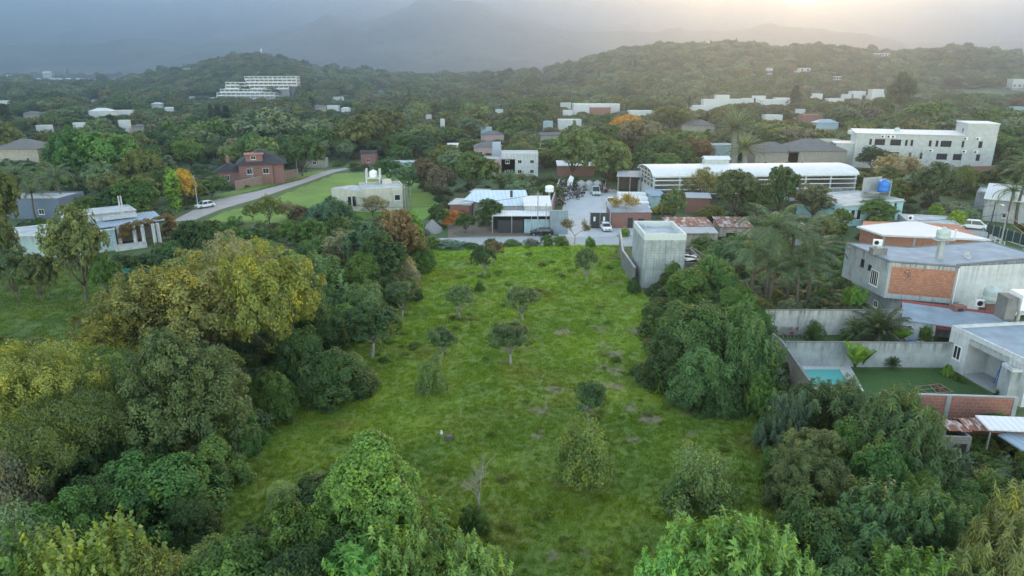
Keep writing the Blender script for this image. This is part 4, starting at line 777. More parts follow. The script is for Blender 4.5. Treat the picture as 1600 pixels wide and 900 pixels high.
# ------------------------------------------------------------------ brick building with a white roof behind the grey house
r, W = site('brick_building', (1381, 366), (1544, 373), 4.4, 'long brick building with a flat white roof behind the grey house', 'building', keep=(1330, 352, 1546, 378))
MB().box(0, 0, -0.1, W, 12.5, 4.1).build('wall', BRO, r); MB().box(0, -0.06, 1.6, W, -0.003, 2.0).build('ring_beam', CONC, r)
m = MB(); [m.box(u, -0.08, -0.1, u+0.3, -0.003, 4.1) for u in (0, W*0.3, W*0.62, W-0.3)]; m.build('pillars', CONC, r); dlt = Vector(P(1332, 354, 4.4))-Vector(P(1381, 366, 4.4))
m = MB(); m.prism([(-0.3, -0.4), (W+0.3, -0.4), (W-7, 13), (dlt.x-0.3, dlt.y), ], 4.103, 4.4); m.build('roof', MWH, r); MB().prism([(0, 0.01), (0, 12), (dlt.x+0.3, dlt.y-0.4)], -0.1, 4.1).build('side_wall', BRO, r)
for i, (x_, lb) in enumerate(((1491, 'thin white vent pipe rising from the white roof'),)):
    a = P(x_, 376, 4.4); MB().tube([(0, 0, 0), (0, 0, 1.6)], 0.09, 8).lathe([(0.18, 1.6), (0.2, 1.75), (0.03, 1.85)]).build('vent_pipe', FRM, None, label=lb, cat='pipe').location = (a[0], a[1], 4.4)
# small white shed + AC + white van behind
r, W = site('white_hut', (1424, 352), (1447, 353), 3.0, 'small pale hut with an air conditioner beside the white roof', 'hut', keep=(1415, 335, 1450, 352)); MB().box(0, 0, -0.1, W, 4, 2.6).build('wall', PLK, r); roof_gable(r, W, 4, 2.6, 0.5, MWH, 0.1, along='x', wall=PLK); door(r, 'F', W, 4, W*0.65, 0, 0.8, 2.0, DRK)
x, y = P(1430, 341, 3.6); aircon('air_conditioner', 'white air conditioner unit on top of the small pale hut', x, y+1.5, 3.0, 0, 1.3)
r, W = site('low_annex', (1420, 346), (1500, 350), 2.6, 'low flat-roofed pale building behind the papaya trees', 'building', keep=None); flat_block(r, W, 8, 2.6, PLK, MEM, 0.25)
# ------------------------------------------------------------------ blue tank building
r, W = site('blue_tank_house', (1318, 320), (1413, 311), 4.6, 'turquoise-walled flat building with a blue water tank on its roof', 'house', keep=(1300, 285, 1416, 330)); flat_block(r, W, 12, 4.6, simple('turquoise_wall', (0.30, 0.50, 0.52), 0.8, 0, 0.12), MEM, 0.35, coping=PLW); MB().box(-0.2, -0.25, 4.05, W+0.2, -0.003, 4.3).build('fascia', CONC, r)
for u in (0.6, 2.3, 4.0): window(r, 'F', W, 12, u, 1.2, 1.2, 2.2, 0, frame=FRM)
MB().box(W-2.6, -0.05, 0.2, W-2.0, -0.003, 4.0).build('dark_panel', DRK, r)
a = Vector(P(1369, 312, 4.6)); m = MB().box(0, 2.4, 0, 5.2, 2.65, 4.2).box(5.2, 0, 0, 5.45, 2.65, 3.6).box(0.3, 0, 1.2, 5.19, 2.39, 1.4); m.build('tank_screen', CONC, r).location = r.matrix_basis.inverted() @ Vector((a.x, a.y+2, 4.3)); 
KEEP.append((1360, 280, 1400, 312, 100)); water_tank('blue_water_tank', 'bright blue plastic water tank on the turquoise building roof', a.x+2.9, a.y+3.2, 5.75, 1.15, 2.6, BLU)
# ------------------------------------------------------------------ three-storey pale building with tower
r, W = site('three_storey_building', (1339, 207), (1512, 211), 11.2, 'long three-storey pale building with air conditioners and a stair tower', 'building', keep=(1312, 186, 1556, 262))
MB().box(0, 0, -0.2, W, 11, 10.9).build('wall', PLK, r); roof_slab(r, -0.4, -0.3, W-0.003, 11.2, 10.95, 11.6, MWH, 0.15); A2 = Vector(P(1559-49, 192, 15.2)); tx = W
MB().box(W-0.5, -0.35, -0.2, W+8.0, 11.6, 14.6).build('stair_tower', PLK, r); MB().box(W-0.7, -0.5, 14.602, W+8.2, 11.8, 14.9).build('tower_roof', MWH, r); MB().box(-5.5, 1.0, -0.2, -0.003, 9, 7.5).build('side_block', PLK, r); MB().box(-6.3, 0.8, 7.502, -0.003, 9.2, 7.8).build('side_roof', MWH, r)
ws = [(5.2, 0.9), (7.2, 3.8), (13, 3.9), (18.4, 0.9), (20.4, 0.9), (27, 0.9), (29.4, 0.9), (31.2, 3.8), (38.6, 0.9)]
for u, w in ws: window(r, 'F', W, 11, u*W/40, 7.4, w*W/40, 1.9, 3 if w > 2 else 0, frame=DRK, sill=False)
for u, w in ((20.5, 0.9), (24.5, .9), (30.5, 3.8), (36.4, 3.8), (13, 3.9), (7, 3.8)): window(r, 'F', W, 11, u*W/40, 3.4, w*W/40, 1.9, 3 if w > 2 else 0, frame=DRK, sill=False)
for z in (7.4, 3.4): o = window(r, 'F', W, 11, W+3.4, z, 1.0, 2.0, 0, frame=DRK, sill=False); o.location.y = -0.352
o = window(r, 'L', W, 11, 3, 11.8, 1.0, 1.2, 0, frame=DRK, sill=False); o.location.x = W-0.5
for i, (px, py) in enumerate(((1388, 217), (1396, 217), (1402, 217), (1497, 217), (1512, 217), (1387, 238), (1457, 238), (1495, 237), (1509, 237), (1490, 260))):
    z = 9.7 if py < 225 else (5.7 if py < 250 else 1.8); Mi = r.matrix_basis; Xw = P(px, py, z)[0]; u = Xw-r.location.x; yy = r.location.y+math.tan(r.rotation_euler.z)*u-0.25 if False else r.location.y+math.tan(r.rotation_euler.z)*u-(0.3 if px < 1508 else 0.6)
    aircon('air_conditioner', 'small white air conditioner unit on the front of the three-storey building', Xw, yy, z, r.rotation_euler.z, 1.5)
# ------------------------------------------------------------------ hangar
r, W = site('hangar', (1022, 275), (1340, 272), 6.4, 'long hangar with a white curved metal roof and open slatted side', 'hangar', keep=(1003, 250, 1342, 298)); Dh = 15
prof = [(0, 6.4)]+[(Dh/2-Dh/2*math.cos(t), 6.4+1.6*math.sin(t)) for t in [math.pi*i/14 for i in range(1, 14)]]+[(Dh, 6.4)]; prof2 = [(y, z-0.14) for y, z in reversed(prof)]
MB().extrude([(-0.3, 6.3)]+prof+[(Dh+0.3, 6.3)]+prof2, -0.4, W+0.5).build('curved_roof', MWH, r, smooth=False)
gp = MB(); gp.extrude([(0.1, -0.2), (Dh, -0.2), (Dh, 3.4), (0.1, 3.4)], 0, 0.2); gp.build('end_wall', PLK, r); MB().extrude([(Dh-0.2, -0.2), (Dh, -0.2), (Dh, 6.3), (Dh-0.2, 6.3)], 0.3, W).build('back_wall', PLG, r)
for k in range(5): y0 = 0.3+k*Dh/5; MB().box(-0.05, y0, 3.402, 0.15, y0+0.3, 6.3+1.4*math.sin(math.pi*(k*0.2+0.02))-0.2).build('gable_post', PLK, r)
for z in (4.4, 5.4, 6.4): MB().box(0.16, 0.2, z, 0.24, Dh-.3, z+0.14).build('gable_rail', FRM, r)
nb = 8
for k in range(nb+1): MB().box(k*(W-0.4)/nb, 0, -0.1, k*(W-0.4)/nb+0.35, 0.4, 6.38).build('column', PLK, r)
for z in (1.9, 3.0, 4.1, 5.2): MB().box(0.3, -0.06, z, W, -0.003, z+0.22).build('side_slat', FRM, r)
MB().box(0.3, -0.08, 6.0, W, -0.003, 6.37).build('eaves_beam', FRM, r); MB().box(0.5, 0.5, -0.05, W-0.5, Dh-0.5, 0.03).build('floor_slab', CONCD, r); MB().box(W-0.3, 0.42, 0, W-0.1, Dh-0.3, 6.3).build('far_end_wall', PLK, r)
MB().box(W*0.60, 0.1, -0.1, W-0.31, 0.3, 3.0).build('low_wall', PLG, r)
a = P(1130, 247, 9.9); rr2 = empty('roof_vent_box', (a[0], a[1]+6, 7.0), 0, label='small white raised vent on the hangar roof ridge', cat='roof vent'); MB().box(-3, -1.5, 0, 3, 1.5, 2.0).build('box', PLK, rr2); roof_gable(rr2, 6, 3, 2.0, 0.6, MWH, 0.3).location = (-3, -1.5, 0)
# ------------------------------------------------------------------ yard: open shed, trailers, brick walls, gate
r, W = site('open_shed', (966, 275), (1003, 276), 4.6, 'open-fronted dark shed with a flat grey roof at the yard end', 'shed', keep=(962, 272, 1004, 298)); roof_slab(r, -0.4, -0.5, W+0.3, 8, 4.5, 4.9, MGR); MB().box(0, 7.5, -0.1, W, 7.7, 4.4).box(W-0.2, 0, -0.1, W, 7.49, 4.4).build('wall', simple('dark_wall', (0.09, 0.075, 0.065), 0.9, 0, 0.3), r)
for u in (0, W/2): MB().box(u, 0, -0.1, u+0.16, 0.16, 4.5).build('post', STL, r)
for i in range(4):
    z = 3.2; a = P(966+i*2, 301+i*7.4, z); rr2 = empty('trailer', (a[0], a[1], 0), R(-2), label='white roofed box trailer parked in the row across the yard', cat='trailer', group='white box trailers in the yard'); Wt = (P(1010+i*2, 301+i*7.4, z)[0]-a[0])
    MB().box(0, 0, 0.9, Wt, 2.4, 3.0).build('box_body', WHP if i % 2 else FRM, rr2); MB().extrude([(-0.05, 3.0), (0.6, 3.15), (1.8, 3.15), (2.45, 3.0)], -0.05, Wt+0.05).build('roof', MWH, rr2)
    for u in (0.8, Wt-1.6):
        for v in (0.05, 2.2): w_ = MB().lathe([(0.1, -0.12), (0.4, -0.12), (0.42, 0), (0.4, 0.12), (0.1, 0.12)], n=14); w_.v = [(x+u+0.4, z+v+0.08, y+0.42) for x, y, z in w_.v]; w_.build('wheel', TYR, rr2)
    MB().box(0.1, 0.6, 0.6, Wt-0.1, 1.8, 0.9).build('chassis', DRK, rr2)
KEEP.append((960, 296, 1018, 332, 140))
r, W = site('street_brick_building', (955, 331), (1018, 331), 3.3, 'low red brick building with a pale sheet roof beside the dark gate', 'building', keep=None); MB().box(0, 0, -0.1, W, 7, 3.2).build('wall', BRR, r); roof_slab(r, -0.1, -0.3, W+0.2, 7.3, 3.21, 3.5, MEMB); door(r, 'F', W, 7, W*0.42, 0, 1.0, 2.1, DRK); window(r, 'F', W, 7, W*0.68, 0.9, 1.2, 1.0, 1, frame=DRK)
ga = Vector(P(922, 357)); gb = Vector(P(952, 357)); rg_ = empty('yard_gate', (ga.x, ga.y, 0), 0, label='wide dark grey metal double gate closing the concrete yard', cat='gate'); Wg = gb.x-ga.x
for k in range(2): o = MB().box(k*Wg/2+0.03, 0, 0.05, (k+1)*Wg/2-0.03, 0.08, 3.2).build('gate_leaf', DRK, rg_); MB().box(k*Wg/2+Wg*0.16, -0.03, 1.5, k*Wg/2+Wg*0.26, -0.003, 2.4).build('sign_plate', FRM, o)
m = MB(); [m.box(u-0.15, -0.08, -0.1, u+0.02, 0.2, 3.4) for u in (0, Wg+0.15)]; m.build('posts', STL, rg_)
KEEP += [(880, 305, 960, 345, 128), (915, 330, 960, 372, 112), (640, 372, 960, 388, 112)]
# left yard wall (brick) running back + stained grey panel at the corner
yardwall('yard_brick_wall', 'long thin red brick wall along the left of the concrete yard', [P(861, 340), P(874, 300)], 3.3, 0.2, BRR, CONC)
ca = P(859, 366); cb = P(887, 366); r = empty('corner_wall', (*ca, 0), 0, label='tall blue-grey rendered wall at the yard corner beside the street', cat='wall'); MB().box(0, 0, -0.1, cb[0]-ca[0], 0.25, 4.6).build('panel', plaster('blue_grey_plaster', (0.27, 0.33, 0.36), amount=0.3), r); MB().box(-0.05, -0.05, 4.602, cb[0]-ca[0]+0.05, 0.3, 4.7).build('coping', CONC, r); KEEP.append((818, 318, 888, 366, 112))
yardwall('yard_side_wall', 'grey wall returning from the blue-grey corner panel', [P(859.5, 364.5), P(862, 345)], 4.2, 0.2, PLG)
# white compound beside it
r, W = site('white_shed', (820, 322), (862, 322), 4.6, 'white metal-roofed shed behind the pale street wall', 'shed', keep=(818, 318, 862, 332)); MB().box(0, 0.6, -0.1, W, 7, 4.4).build('wall', PLW, r); roof_slab(r, -0.2, 0.2, W, 7.4, 4.5, 5.3, MWH)
r, W = site('carport', (768, 337.5), (862, 337.5), 3.4, 'long white carport roof on posts behind the parked black car', 'carport', keep=(766, 332, 860, 340)); roof_slab(r, 0, 0, W, 4.2, 3.35, 3.55, MWH); KEEP.append((765, 330, 860, 364, 112))
for u in (0.1, W*0.33, W*0.66, W-0.3): MB().box(u, 0.05, -0.1, u+0.14, 0.2, 3.34).build('post', STL, r)
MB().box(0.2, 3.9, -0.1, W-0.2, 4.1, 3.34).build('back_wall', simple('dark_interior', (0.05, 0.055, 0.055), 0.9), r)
ca = P(819, 364); cb = P(858, 364); MB().box(0, 0, -0.1, cb[0]-ca[0], 0.2, 2.7).build('street_wall', PLB, None, label='pale blue painted street wall behind the black car', cat='wall').location = (*ca, 0)
ca = P(778, 364); cb = P(817, 364); MB().box(0, 0, -0.1, cb[0]-ca[0], 0.12, 2.5).build('dark_gate', DRK, None, label='dark sliding gate under the white carport', cat='gate').location = (*ca, 0)
# blue roof house
r, W = site('blue_roof_house', (780, 322), (827, 321), 3.7, 'white house with a pale blue gabled sheet roof', 'house', keep=(732, 298, 828, 330)); 
dv = Vector(P(733, 311, 3.7))-Vector(P(780, 322, 3.7)); roof = MB(); pr_ = [(0, 0), (W, 0), (W-1, 13), (-3.5, 13), (dv.x, dv.y)]
MB().prism([(0.2, 0.2), (W-0.2, 0.2), (W-1.2, 12.6), (-3.3, 12.6), (dv.x+.3, dv.y+.1)], -0.1, 3.65).build('wall', PLW, r)
rid0, rid1 = (-5, 6.5, 5.6), (W, 8.0, 5.6); m = MB(); m.poly([(dv.x-.3, dv.y-.3, 3.75), (0, -0.3, 3.75), (W+.3, -0.3, 3.75), (W+.3, 8, 5.6), (dv.x+2, 9.0, 5.6)]); m.poly([(W+.3, 8, 5.6), (W-.5, 14, 3.9), (-4, 14, 3.9), (dv.x+2, 9, 5.6)]); m.poly([(dv.x+2, 9, 5.6), (-4, 14, 3.9), (dv.x-.3, dv.y-.3, 3.75)]); m.poly([(W+.3, -0.3, 3.75), (W-.5, 14, 3.9), (W+.3, 8, 5.6)]); m.build('roof', sheet('pale_blue_sheets', (0.46, 0.56, 0.62), (0.60, 0.66, 0.68), 0.9, 0.5, 0.1), r)
window(r, 'F', W, 10, 0.8, 1.1, 1.2, 1.2, 1, frame=FRM); MB().box(2.6, 2.6, 5.0, 3.1, 3.1, 6.4).build('chimney', DRK, r)
r, W = site('brick_annex', (703, 318), (733, 319), 3.6, 'small red brick annex with a pale slab roof left of the blue roof', 'building', keep=(700, 313, 735, 345)); MB().box(0, 0, -0.1, W, 6, 3.4).build('wall', BRR, r); MB().box(-0.3, -0.4, 3.402, W+0.4, 6.3, 3.65).build('roof', MEM, r)
for u in (W*0.12, W*0.5): window(r, 'F', W, 6, u, 1.2, 1.1, 1.2, 1, frame=RED, pane=RUSTY)
a = P(710, 352); m = MB(); rb = np.random.default_rng(4); m.v = []; 
for i in range(7):
    for j in range(5): m.v.append((i*0.75+0.2*rb.random(), j*0.25+0.4*rb.random(), 3.0-j*0.72-0.12*abs(i-3)+0.2*rb.random()))
for i in range(6):
    for j in range(4): m.f.append((i*5+j, (i+1)*5+j, (i+1)*5+j+1, i*5+j+1)); m.mi.append(0)
o = m.build('orange_tarp', ORT, None, label='orange tarpaulin hanging in front of the brick annex', cat='tarpaulin'); o.location = (a[0]-2.6, a[1]-0.6, 0.1); sm = o.modifiers.new('s', 'SOLIDIFY'); sm.thickness = 0.04
r, W = site('pale_shed', (735, 299), (758, 300), 4.0, 'tiny brick hut with pale roof beside the chimney', 'shed'); MB().box(0, 0, -0.1, W, 4, 3.8).build('wall', BRR, r); MB().box(-0.2, -0.2, 3.802, W+0.2, 4.2, 4.0).build('roof', MGR, r)
a = P(676, 362); m = MB(); m.lathe([(2.3, 0), (1.6, 0.9), (0.7, 1.9), (0.1, 2.5)], n=9); m.v = [(x*(1+0.15*math.sin(5*x+3*y)), y, z) for x, y, z in m.v]; m.build('rubble_mound', simple('grey_tarp', (0.24, 0.235, 0.225), 0.9, 0, 0.25, 4), None, label='grey cone-shaped covered heap beside the street', cat='heap').location = (*a, -0.05)
# ------------------------------------------------------------------ cement cube
x0, y0 = P(1002, 450); X1 = xat(1067, y0, 4); r = empty('cement_tower', (x0, y0, 0), R(0), label='tall windowless cement block building with a recessed flat roof', cat='building'); KEEP.append((984, 344, 1068, 448, 90))
Wc = P(1067, 366, 8.0)[0]-P(1001, 366, 8.0)[0]; flat_block(r, Wc, 9.0, 8.05, CEM, MEM, 0.9, 0.28, coping=simple('pale_cement', (0.50, 0.54, 0.53), 0.8, 0, 0.08)); MB().lathe([(0.25, 7.2), (0.3, 7.25), (0.3, 7.6), (0.05, 7.7)], 1.6, 7.9, 10).build('roof_pipe', TANKG, r)
yardwall('boundary_wall', 'weathered grey boundary wall left of the cement block building', [P(968, 384), (x0-1.1, y0+11), (x0-0.9, y0+1.0)], 2.8, 0.25, CONCD, CONC)
xa = P(1070, 420); r = empty('ruin_room', (x0+Wc+0.2, y0+6, 0), 0, label='roofless dark room with debris beside the cement block building', cat='ruin'); m = MB().box(0, 0, -0.1, 4.6, 0.2, 2.2).box(4.4, 0.202, -0.1, 4.6, 9, 2.2).box(0, 8.8, -0.1, 4.398, 9, 2.2); m.build('wall', CONCD, r)
for i in range(10): o = MB().box(-0.9, -0.25, 0, 0.9, 0.25, 0.04).build('roof_sheet', [MWH, MRU, MGR][i % 3], r); o.location = (0.9+rng9.random()*2.8, 0.8+rng9.random()*7.4, 2.22+0.02*i); o.rotation_euler = (R(rng9.uniform(-6, 6)), R(rng9.uniform(-6, 6)), rng9.random()*6)
KEEP.append((1067, 372, 1115, 430, 96)); yardwall('ruin_side_wall', 'sloping broken wall right of the roofless room', [(x0+Wc+5.0, y0+16), (x0+Wc+7.5, y0-1)], 2.2, 0.2, CONCD)
# rusty roofs
r, W = site('rusty_shed', (1058, 364), (1122, 364), 3.0, 'long low shed with rusty patched sheet roof', 'shed', keep=(1050, 340, 1125, 364)); MB().box(0, 0, -0.1, W, 8.5, 2.9).build('wall', TAN, r); roof_slab(r, -0.4, -0.4, W, 3.0, 2.95, 3.35, MGR, name='lower_roof'); roof_slab(r, -1.0, 3.01, W+0.2, 9, 3.45, 3.9, MRU)
r, W = site('tan_shed', (1125, 355), (1175, 356), 3.2, 'tan walled shed with rusty roof and one dark window', 'shed', keep=(1122, 340, 1176, 368)); MB().box(0, 0, -0.1, W, 6.5, 3.15).build('wall', TAN, r); roof_slab(r, -0.2, -0.3, W+0.3, 6.8, 3.2, 3.7, MRU); window(r, 'F', W, 6, W*0.22, 1.2, 1.6, 1.0, 0, frame=DRK)
r, W = site('brick_hut', (1073, 308), (1110, 309), 3.6, 'small brick hut with pale metal roof in front of the hangar', 'hut', keep=(1072, 300, 1112, 322)); MB().box(0, 0, -0.1, W, 5, 3.4).build('wall', BRR, r); roof_slab(r, -0.2, -0.3, W+0.3, 5.3, 3.45, 3.7, MGR)
r, W = site('glazed_shed', (1018, 305), (1040, 304), 3.0, 'pale translucent roofed lean-to at the hangar corner', 'lean-to', keep=(1016, 293, 1042, 308)); MB().box(0, 0, -0.1, W, 4, 2.7).build('wall', PLB, r); roof_slab(r, -0.2, -0.2, W+0.2, 4.2, 2.75, 3.5, MBL)
r, W = site('small_grey_tower', (1236, 350), (1257, 352), 3.8, 'small grey block hut with a round dark opening among trees', 'hut', keep=(1233, 340, 1260, 362)); flat_block(r, W, 2.4, 3.8, CONC, MGR, 0.15); m = MB().lathe([(0.6, -0.05), (0.6, -0.004)], n=16); m.v = [(x+W*0.55, z, y+2.5) for x, y, z in m.v]; m.build('round_opening', DRK, r)
# ------------------------------------------------------------------ cream house
r, W = site('cream_house', (566, 296), (633, 293), 5.2, 'cream flat-roofed modern house with a roof water tank', 'house', keep=(533, 268, 643, 325)); pf = [(0, 0), (W, 0), (W, 10.5), (0, 10.5)]
flat_block(r, W, 10.5, 5.2, PLC, MEM, 0.45); dv = Vector(P(533, 289, 5.0))-Vector(P(566, 296, 5.2)); MB().prism([(-0.003, 0.3), (-0.003, 9.5), (dv.x*0.3, 10.2), (dv.x, dv.y)], -0.2, 4.6).build('side_wing', PLC, r); MB().prism([(-0.003, 0.6), (-0.003, 9.2), (dv.x*0.3+0.2, 9.9), (dv.x+0.5, dv.y)], 4.603, 4.75).build('side_roof', MEM, r)
MB().box(0.4, -0.25, -0.1, 6.3*W/9.5, -0.003, 5.35).build('front_panel', PLC, r)
for u in (-3.2, -2.2): window(r, 'F', W, 10, u, 1.3, 0.7, 2.2, 0, frame=DRK, sill=False).location.y = dv.y*0.3-0.9
window(r, 'F', W, 10, W-2.5, 2.4, 1.3, 1.3, 0, frame=FRM)
m = MB().box(W-0.6, -0.5, -0.1, W-0.35, -0.1, 5.9).box(W+0.1, -0.5, -0.1, W+0.35, -0.1, 5.9).box(W+0.9, -0.3, -0.1, W+1.2, 0.2, 5.6); m.build('fins', CONCD, r)
a = Vector(P(570, 292, 5.2)); tr_ = empty('tank_stand', (a.x, a.y+6.5, 4.75), 0, label='white framed stand holding the round tank on the cream house', cat='tank stand'); m = MB().box(-1.1, 0, 0, -0.85, 1.6, 3.6).box(0.85+1.2, 0, 0, 1.1+1.2, 1.6, 3.6).box(-0.84, 0, 1.3, 2.04, 1.6, 1.5); m.build('frame', PLW, tr_); water_tank('water_tank', 'white round water tank in the stand on the cream house roof', a.x+0.6, a.y+7.3, 6.28, 0.95, 1.7, WHP); KEEP.append((555, 262, 590, 290, 150))
dish('satellite_dish', 'white satellite dish on the cream house roof', P(596, 285, 5.2)[0], P(596, 285, 5.2)[1]+1.5, 5.0, R(-40), 0.7, 20); MB().box(5.2, 8.2, 4.81, 7.4, 9.8, 5.9).build('roof_box', PLC, r)
# ------------------------------------------------------------------ red brick house with hip roof
r, W = site('red_brick_house', (372, 258), (425, 256), 5.6, 'two-storey red brick house with a dark hipped tile roof', 'house', keep=(338, 234, 442, 285)); MB().box(0, 0, -0.1, W, 13, 5.6).build('wall', BRR, r); roof_hip(r, W+3, 13, 5.62, 3.6, TIL, 0.8); MB().box(W+.003, 0.5, -0.1, W+3, 12, 5.58).build('side_wing', BRR, r)
MB().box(2.0, 0.6, 5.9, 6.4, 5, 8.2).build('dormer', BRR, r); o = window(r, 'F', W, 13, 3.4, 6.9, 1.3, 1.0, 1, frame=FRM); o.location.y = 0.6
gg = MB(); gg.extrude([(0.2, 8.2), (5.4, 8.2), (5.4, 8.35), (0.2, 8.35)], 1.6, 6.8); gg.build('dormer_roof', simple('tile_red', (0.28, 0.09, 0.06), 0.8), r)
for u, z in ((2.0, 3.0), (6.2, 3.0)): window(r, 'F', W, 13, u, z, 1.6, 1.5, 1)
m = MB().box(-5.5, 2.5, -0.1, -0.003, 11, 3.6); m.build('left_wing', BRR, r); w_ = roof_hip(r, 6, 8.5, 3.62, 2.0, TIL, 0.6, name='wing_roof'); w_.location = (-6, 2.5, 0); window(r, 'F', W, 13, -4, 1.1, 1.2, 1.5, 1).location.y = 2.5; MB().box(-3.5, 6, 5, -2.6, 7, 7.5).build('chimney', BRR, r)
yardwall('brick_boundary', 'long low red brick boundary wall beside the side road', [P(368, 297), P(372, 296.5), P(420, 286), P(466, 276)], 2.3, 0.2, brick('pale_brick', (0.36, 0.19, 0.14), (0.32, 0.16, 0.12), (0.3, 0.28, 0.25), 0.5, 0.2), CONC); KEEP.append((368, 268, 466, 296, 150))
a = P(417, 283); b_ = P(424, 281.5); MB().box(0, 0, 0, 1.2, 0.1, 2.6).build('metal_gate', DRK, None, label='dark narrow metal gate in the brick boundary wall', cat='gate').location = (a[0], a[1]-0.5, 0)
KEEP += [(300, 262, 530, 332, 215), (345, 270, 660, 325, 175)]
# ------------------------------------------------------------------ left white house with pergola
r, W = site('pergola_house', (97, 366), (178, 356), 4.0, 'white flat-roofed house with a blue roof and a vine-covered pergola', 'house', keep=(46, 327, 268, 400)); 
dv = Vector(P(49, 350, 4.0))-Vector(P(97, 366, 4.0)); MB().prism([(0, 0), (W, 0), (W+1, 11), (dv.x+3, 12), (dv.x, dv.y)], -0.2, 3.6).build('wall', PLB, r); MB().prism([(0.2, 0.3), (W-0.2, 0.3), (W+.8, 10.7), (dv.x+3.2, 11.7), (dv.x+.3, dv.y+.1)], 3.602, 3.72).build('roof', MEM, r)
rim = MB(); q = [(0, 0), (W, 0), (W+1, 11), (dv.x+3, 12), (dv.x, dv.y)]
for i in range(5): rim.tube([(*q[i], 3.75), (*q[(i+1) % 5], 3.75)], 0.2, 4)
rim.build('parapet', PLW, r); MB().box(1.5, 5.5, 3.73, 12.5, 12, 5.6).build('upper_block', PLW, r); MB().box(1.3, 5.3, 5.602, 12.7, 12.2, 5.8).build('upper_roof', MEM, r)
roof_slab(r, W*0.55, 1.0, W+8.5, 8.5, 4.0, 4.5, MBL, 0.15, 'blue_roof'); MB().box(W*0.9, 4.5, 4.65, W*0.9+5.5, 5.1, 5.4).build('roof_upstand', PLW, r); window(r, 'L', 0, 0, -1.4+dv.y*0, 1.6, 0.8, 1.6, 0, frame=DRK).location = (dv.x*0.8, dv.y*0.8+1, 0)
for i, px in enumerate((189, 213, 226, 243, 250)): X_, Y_ = P(px, 384-i*1.5, 0.5); o = MB().box(-0.22, -0.22, -0.1, 0.22, 0.22, 4.0).build('column', PLW, r); o.location = r.matrix_basis.inverted() @ Vector((X_, Y_, 0)); o.rotation_euler.z = -r.rotation_euler.z
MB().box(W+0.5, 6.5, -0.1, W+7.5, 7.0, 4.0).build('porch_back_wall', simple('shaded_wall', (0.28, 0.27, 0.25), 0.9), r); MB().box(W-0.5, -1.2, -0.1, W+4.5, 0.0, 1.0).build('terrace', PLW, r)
for i, (px, py, hh) in enumerate(((174, 338, 3.6), (178, 338, 3.8))): a = P(px, py, 5.8); MB().tube([(0, 0, 0), (0, 0, 3.2)], 0.12, 6).build('roof_pipe', PLW, None, label='pale upright roof pipe on the white pergola house', cat='pipe', group='roof pipes on the pergola house').location = (a[0], a[1]+3, 5.7)
MB().box(0, 0, 0, 7.5, 0.06, 1.7).build('shade_cloth_fence', TEAL, None, label='teal shade cloth fence beneath the left white house', cat='fence').location = (*P(192, 436), 0)
# ------------------------------------------------------------------ middle background houses (nearer ones)
small_house('pink_house', 780, 276, 9.5, 5.2, 'flat', PLP, MEM, 'dusty pink flat-roofed house left of the white two-storey one', nwin=2, d=9)
small_house('white_two_storey_house', 812, 276, 11, 7.0, 'flat', PLW, MEM, 'white two-storey house with balcony beside the pink house', nwin=3, d=8, storeys=2)
small_house('blue_block_house', 776, 268, 2.6, 9.0, 'flat', simple('blue_grey_block', (0.30, 0.36, 0.42), 0.8), MEM, 'narrow blue-grey tower behind the pink house', nwin=0, d=3)
small_house('tiled_house', 762, 246, 10, 3.8, 'hip', PLP, TIG, 'small pinkish house with grey hipped roof among trees', nwin=2)
small_house('grey_gable_house', 1275, 262, 19, 5.4, 'hip', TAN, TIG, 'large house with grey hipped roof and chimneys behind the hangar', nwin=2, d=14)
small_house('grey_hip_house', 1212, 262, 14, 5.0, 'hip', TAN, TIG, 'grey hipped-roof house just behind the hangar beside the canary palms', nwin=2, d=12)
small_house('cream_tower_house', 1298, 256, 6, 8.0, 'flat', PLC, MEM, 'square cream block with chimney left of the three-storey building', nwin=1, d=5)
small_house('brick_cottage', 576, 258, 5, 4.0, 'gable', BRR, TIL, 'tiny dark brick cottage between the big trees', nwin=1)
small_house('white_store', 1131, 256, 9, 6.5, 'flat', PLB, MEM, 'pale blue boxy building behind the hangar roof', nwin=2, d=6)
small_house('roadside_shed', 624, 268, 10, 3.0, 'flat', PLB, MEM, 'low pale blue shed beyond the grass lot', nwin=1, d=5)
small_house('white_roof_shed', 900, 276, 11, 3.2, 'mono', BRR, MWH, 'brick shed with white sheet roof at the yard back', nwin=0, d=5)
small_house('left_blue_house', 38, 342, 16, 4.4, 'flat', simple('blue_wall', (0.10, 0.14, 0.20), 0.8, 0, 0.2), MEM, 'dark blue low house half hidden behind palms', nwin=2, d=9)
small_house('far_left_house', 28, 256, 15, 5.0, 'hip', TAN, TIG, 'house with pale grey hipped roof at the far left', nwin=2, d=12)
small_house('edge_house', 1606, 352, 16, 4.6, 'gable', PLG, MWH, 'grey house with white sheet roof at the right edge', nwin=2, d=12, ang=-38)
small_house('edge_back_house', 1562, 330, 10, 4.0, 'flat', PLG, MEM, 'low grey house with windows behind the edge house', nwin=2, d=8, ang=-38)
small_house('road_end_shed', 492, 262, 7, 3.0, 'flat', TAN, MGR, 'small dark shed beside the end of the side road', nwin=1, d=4)
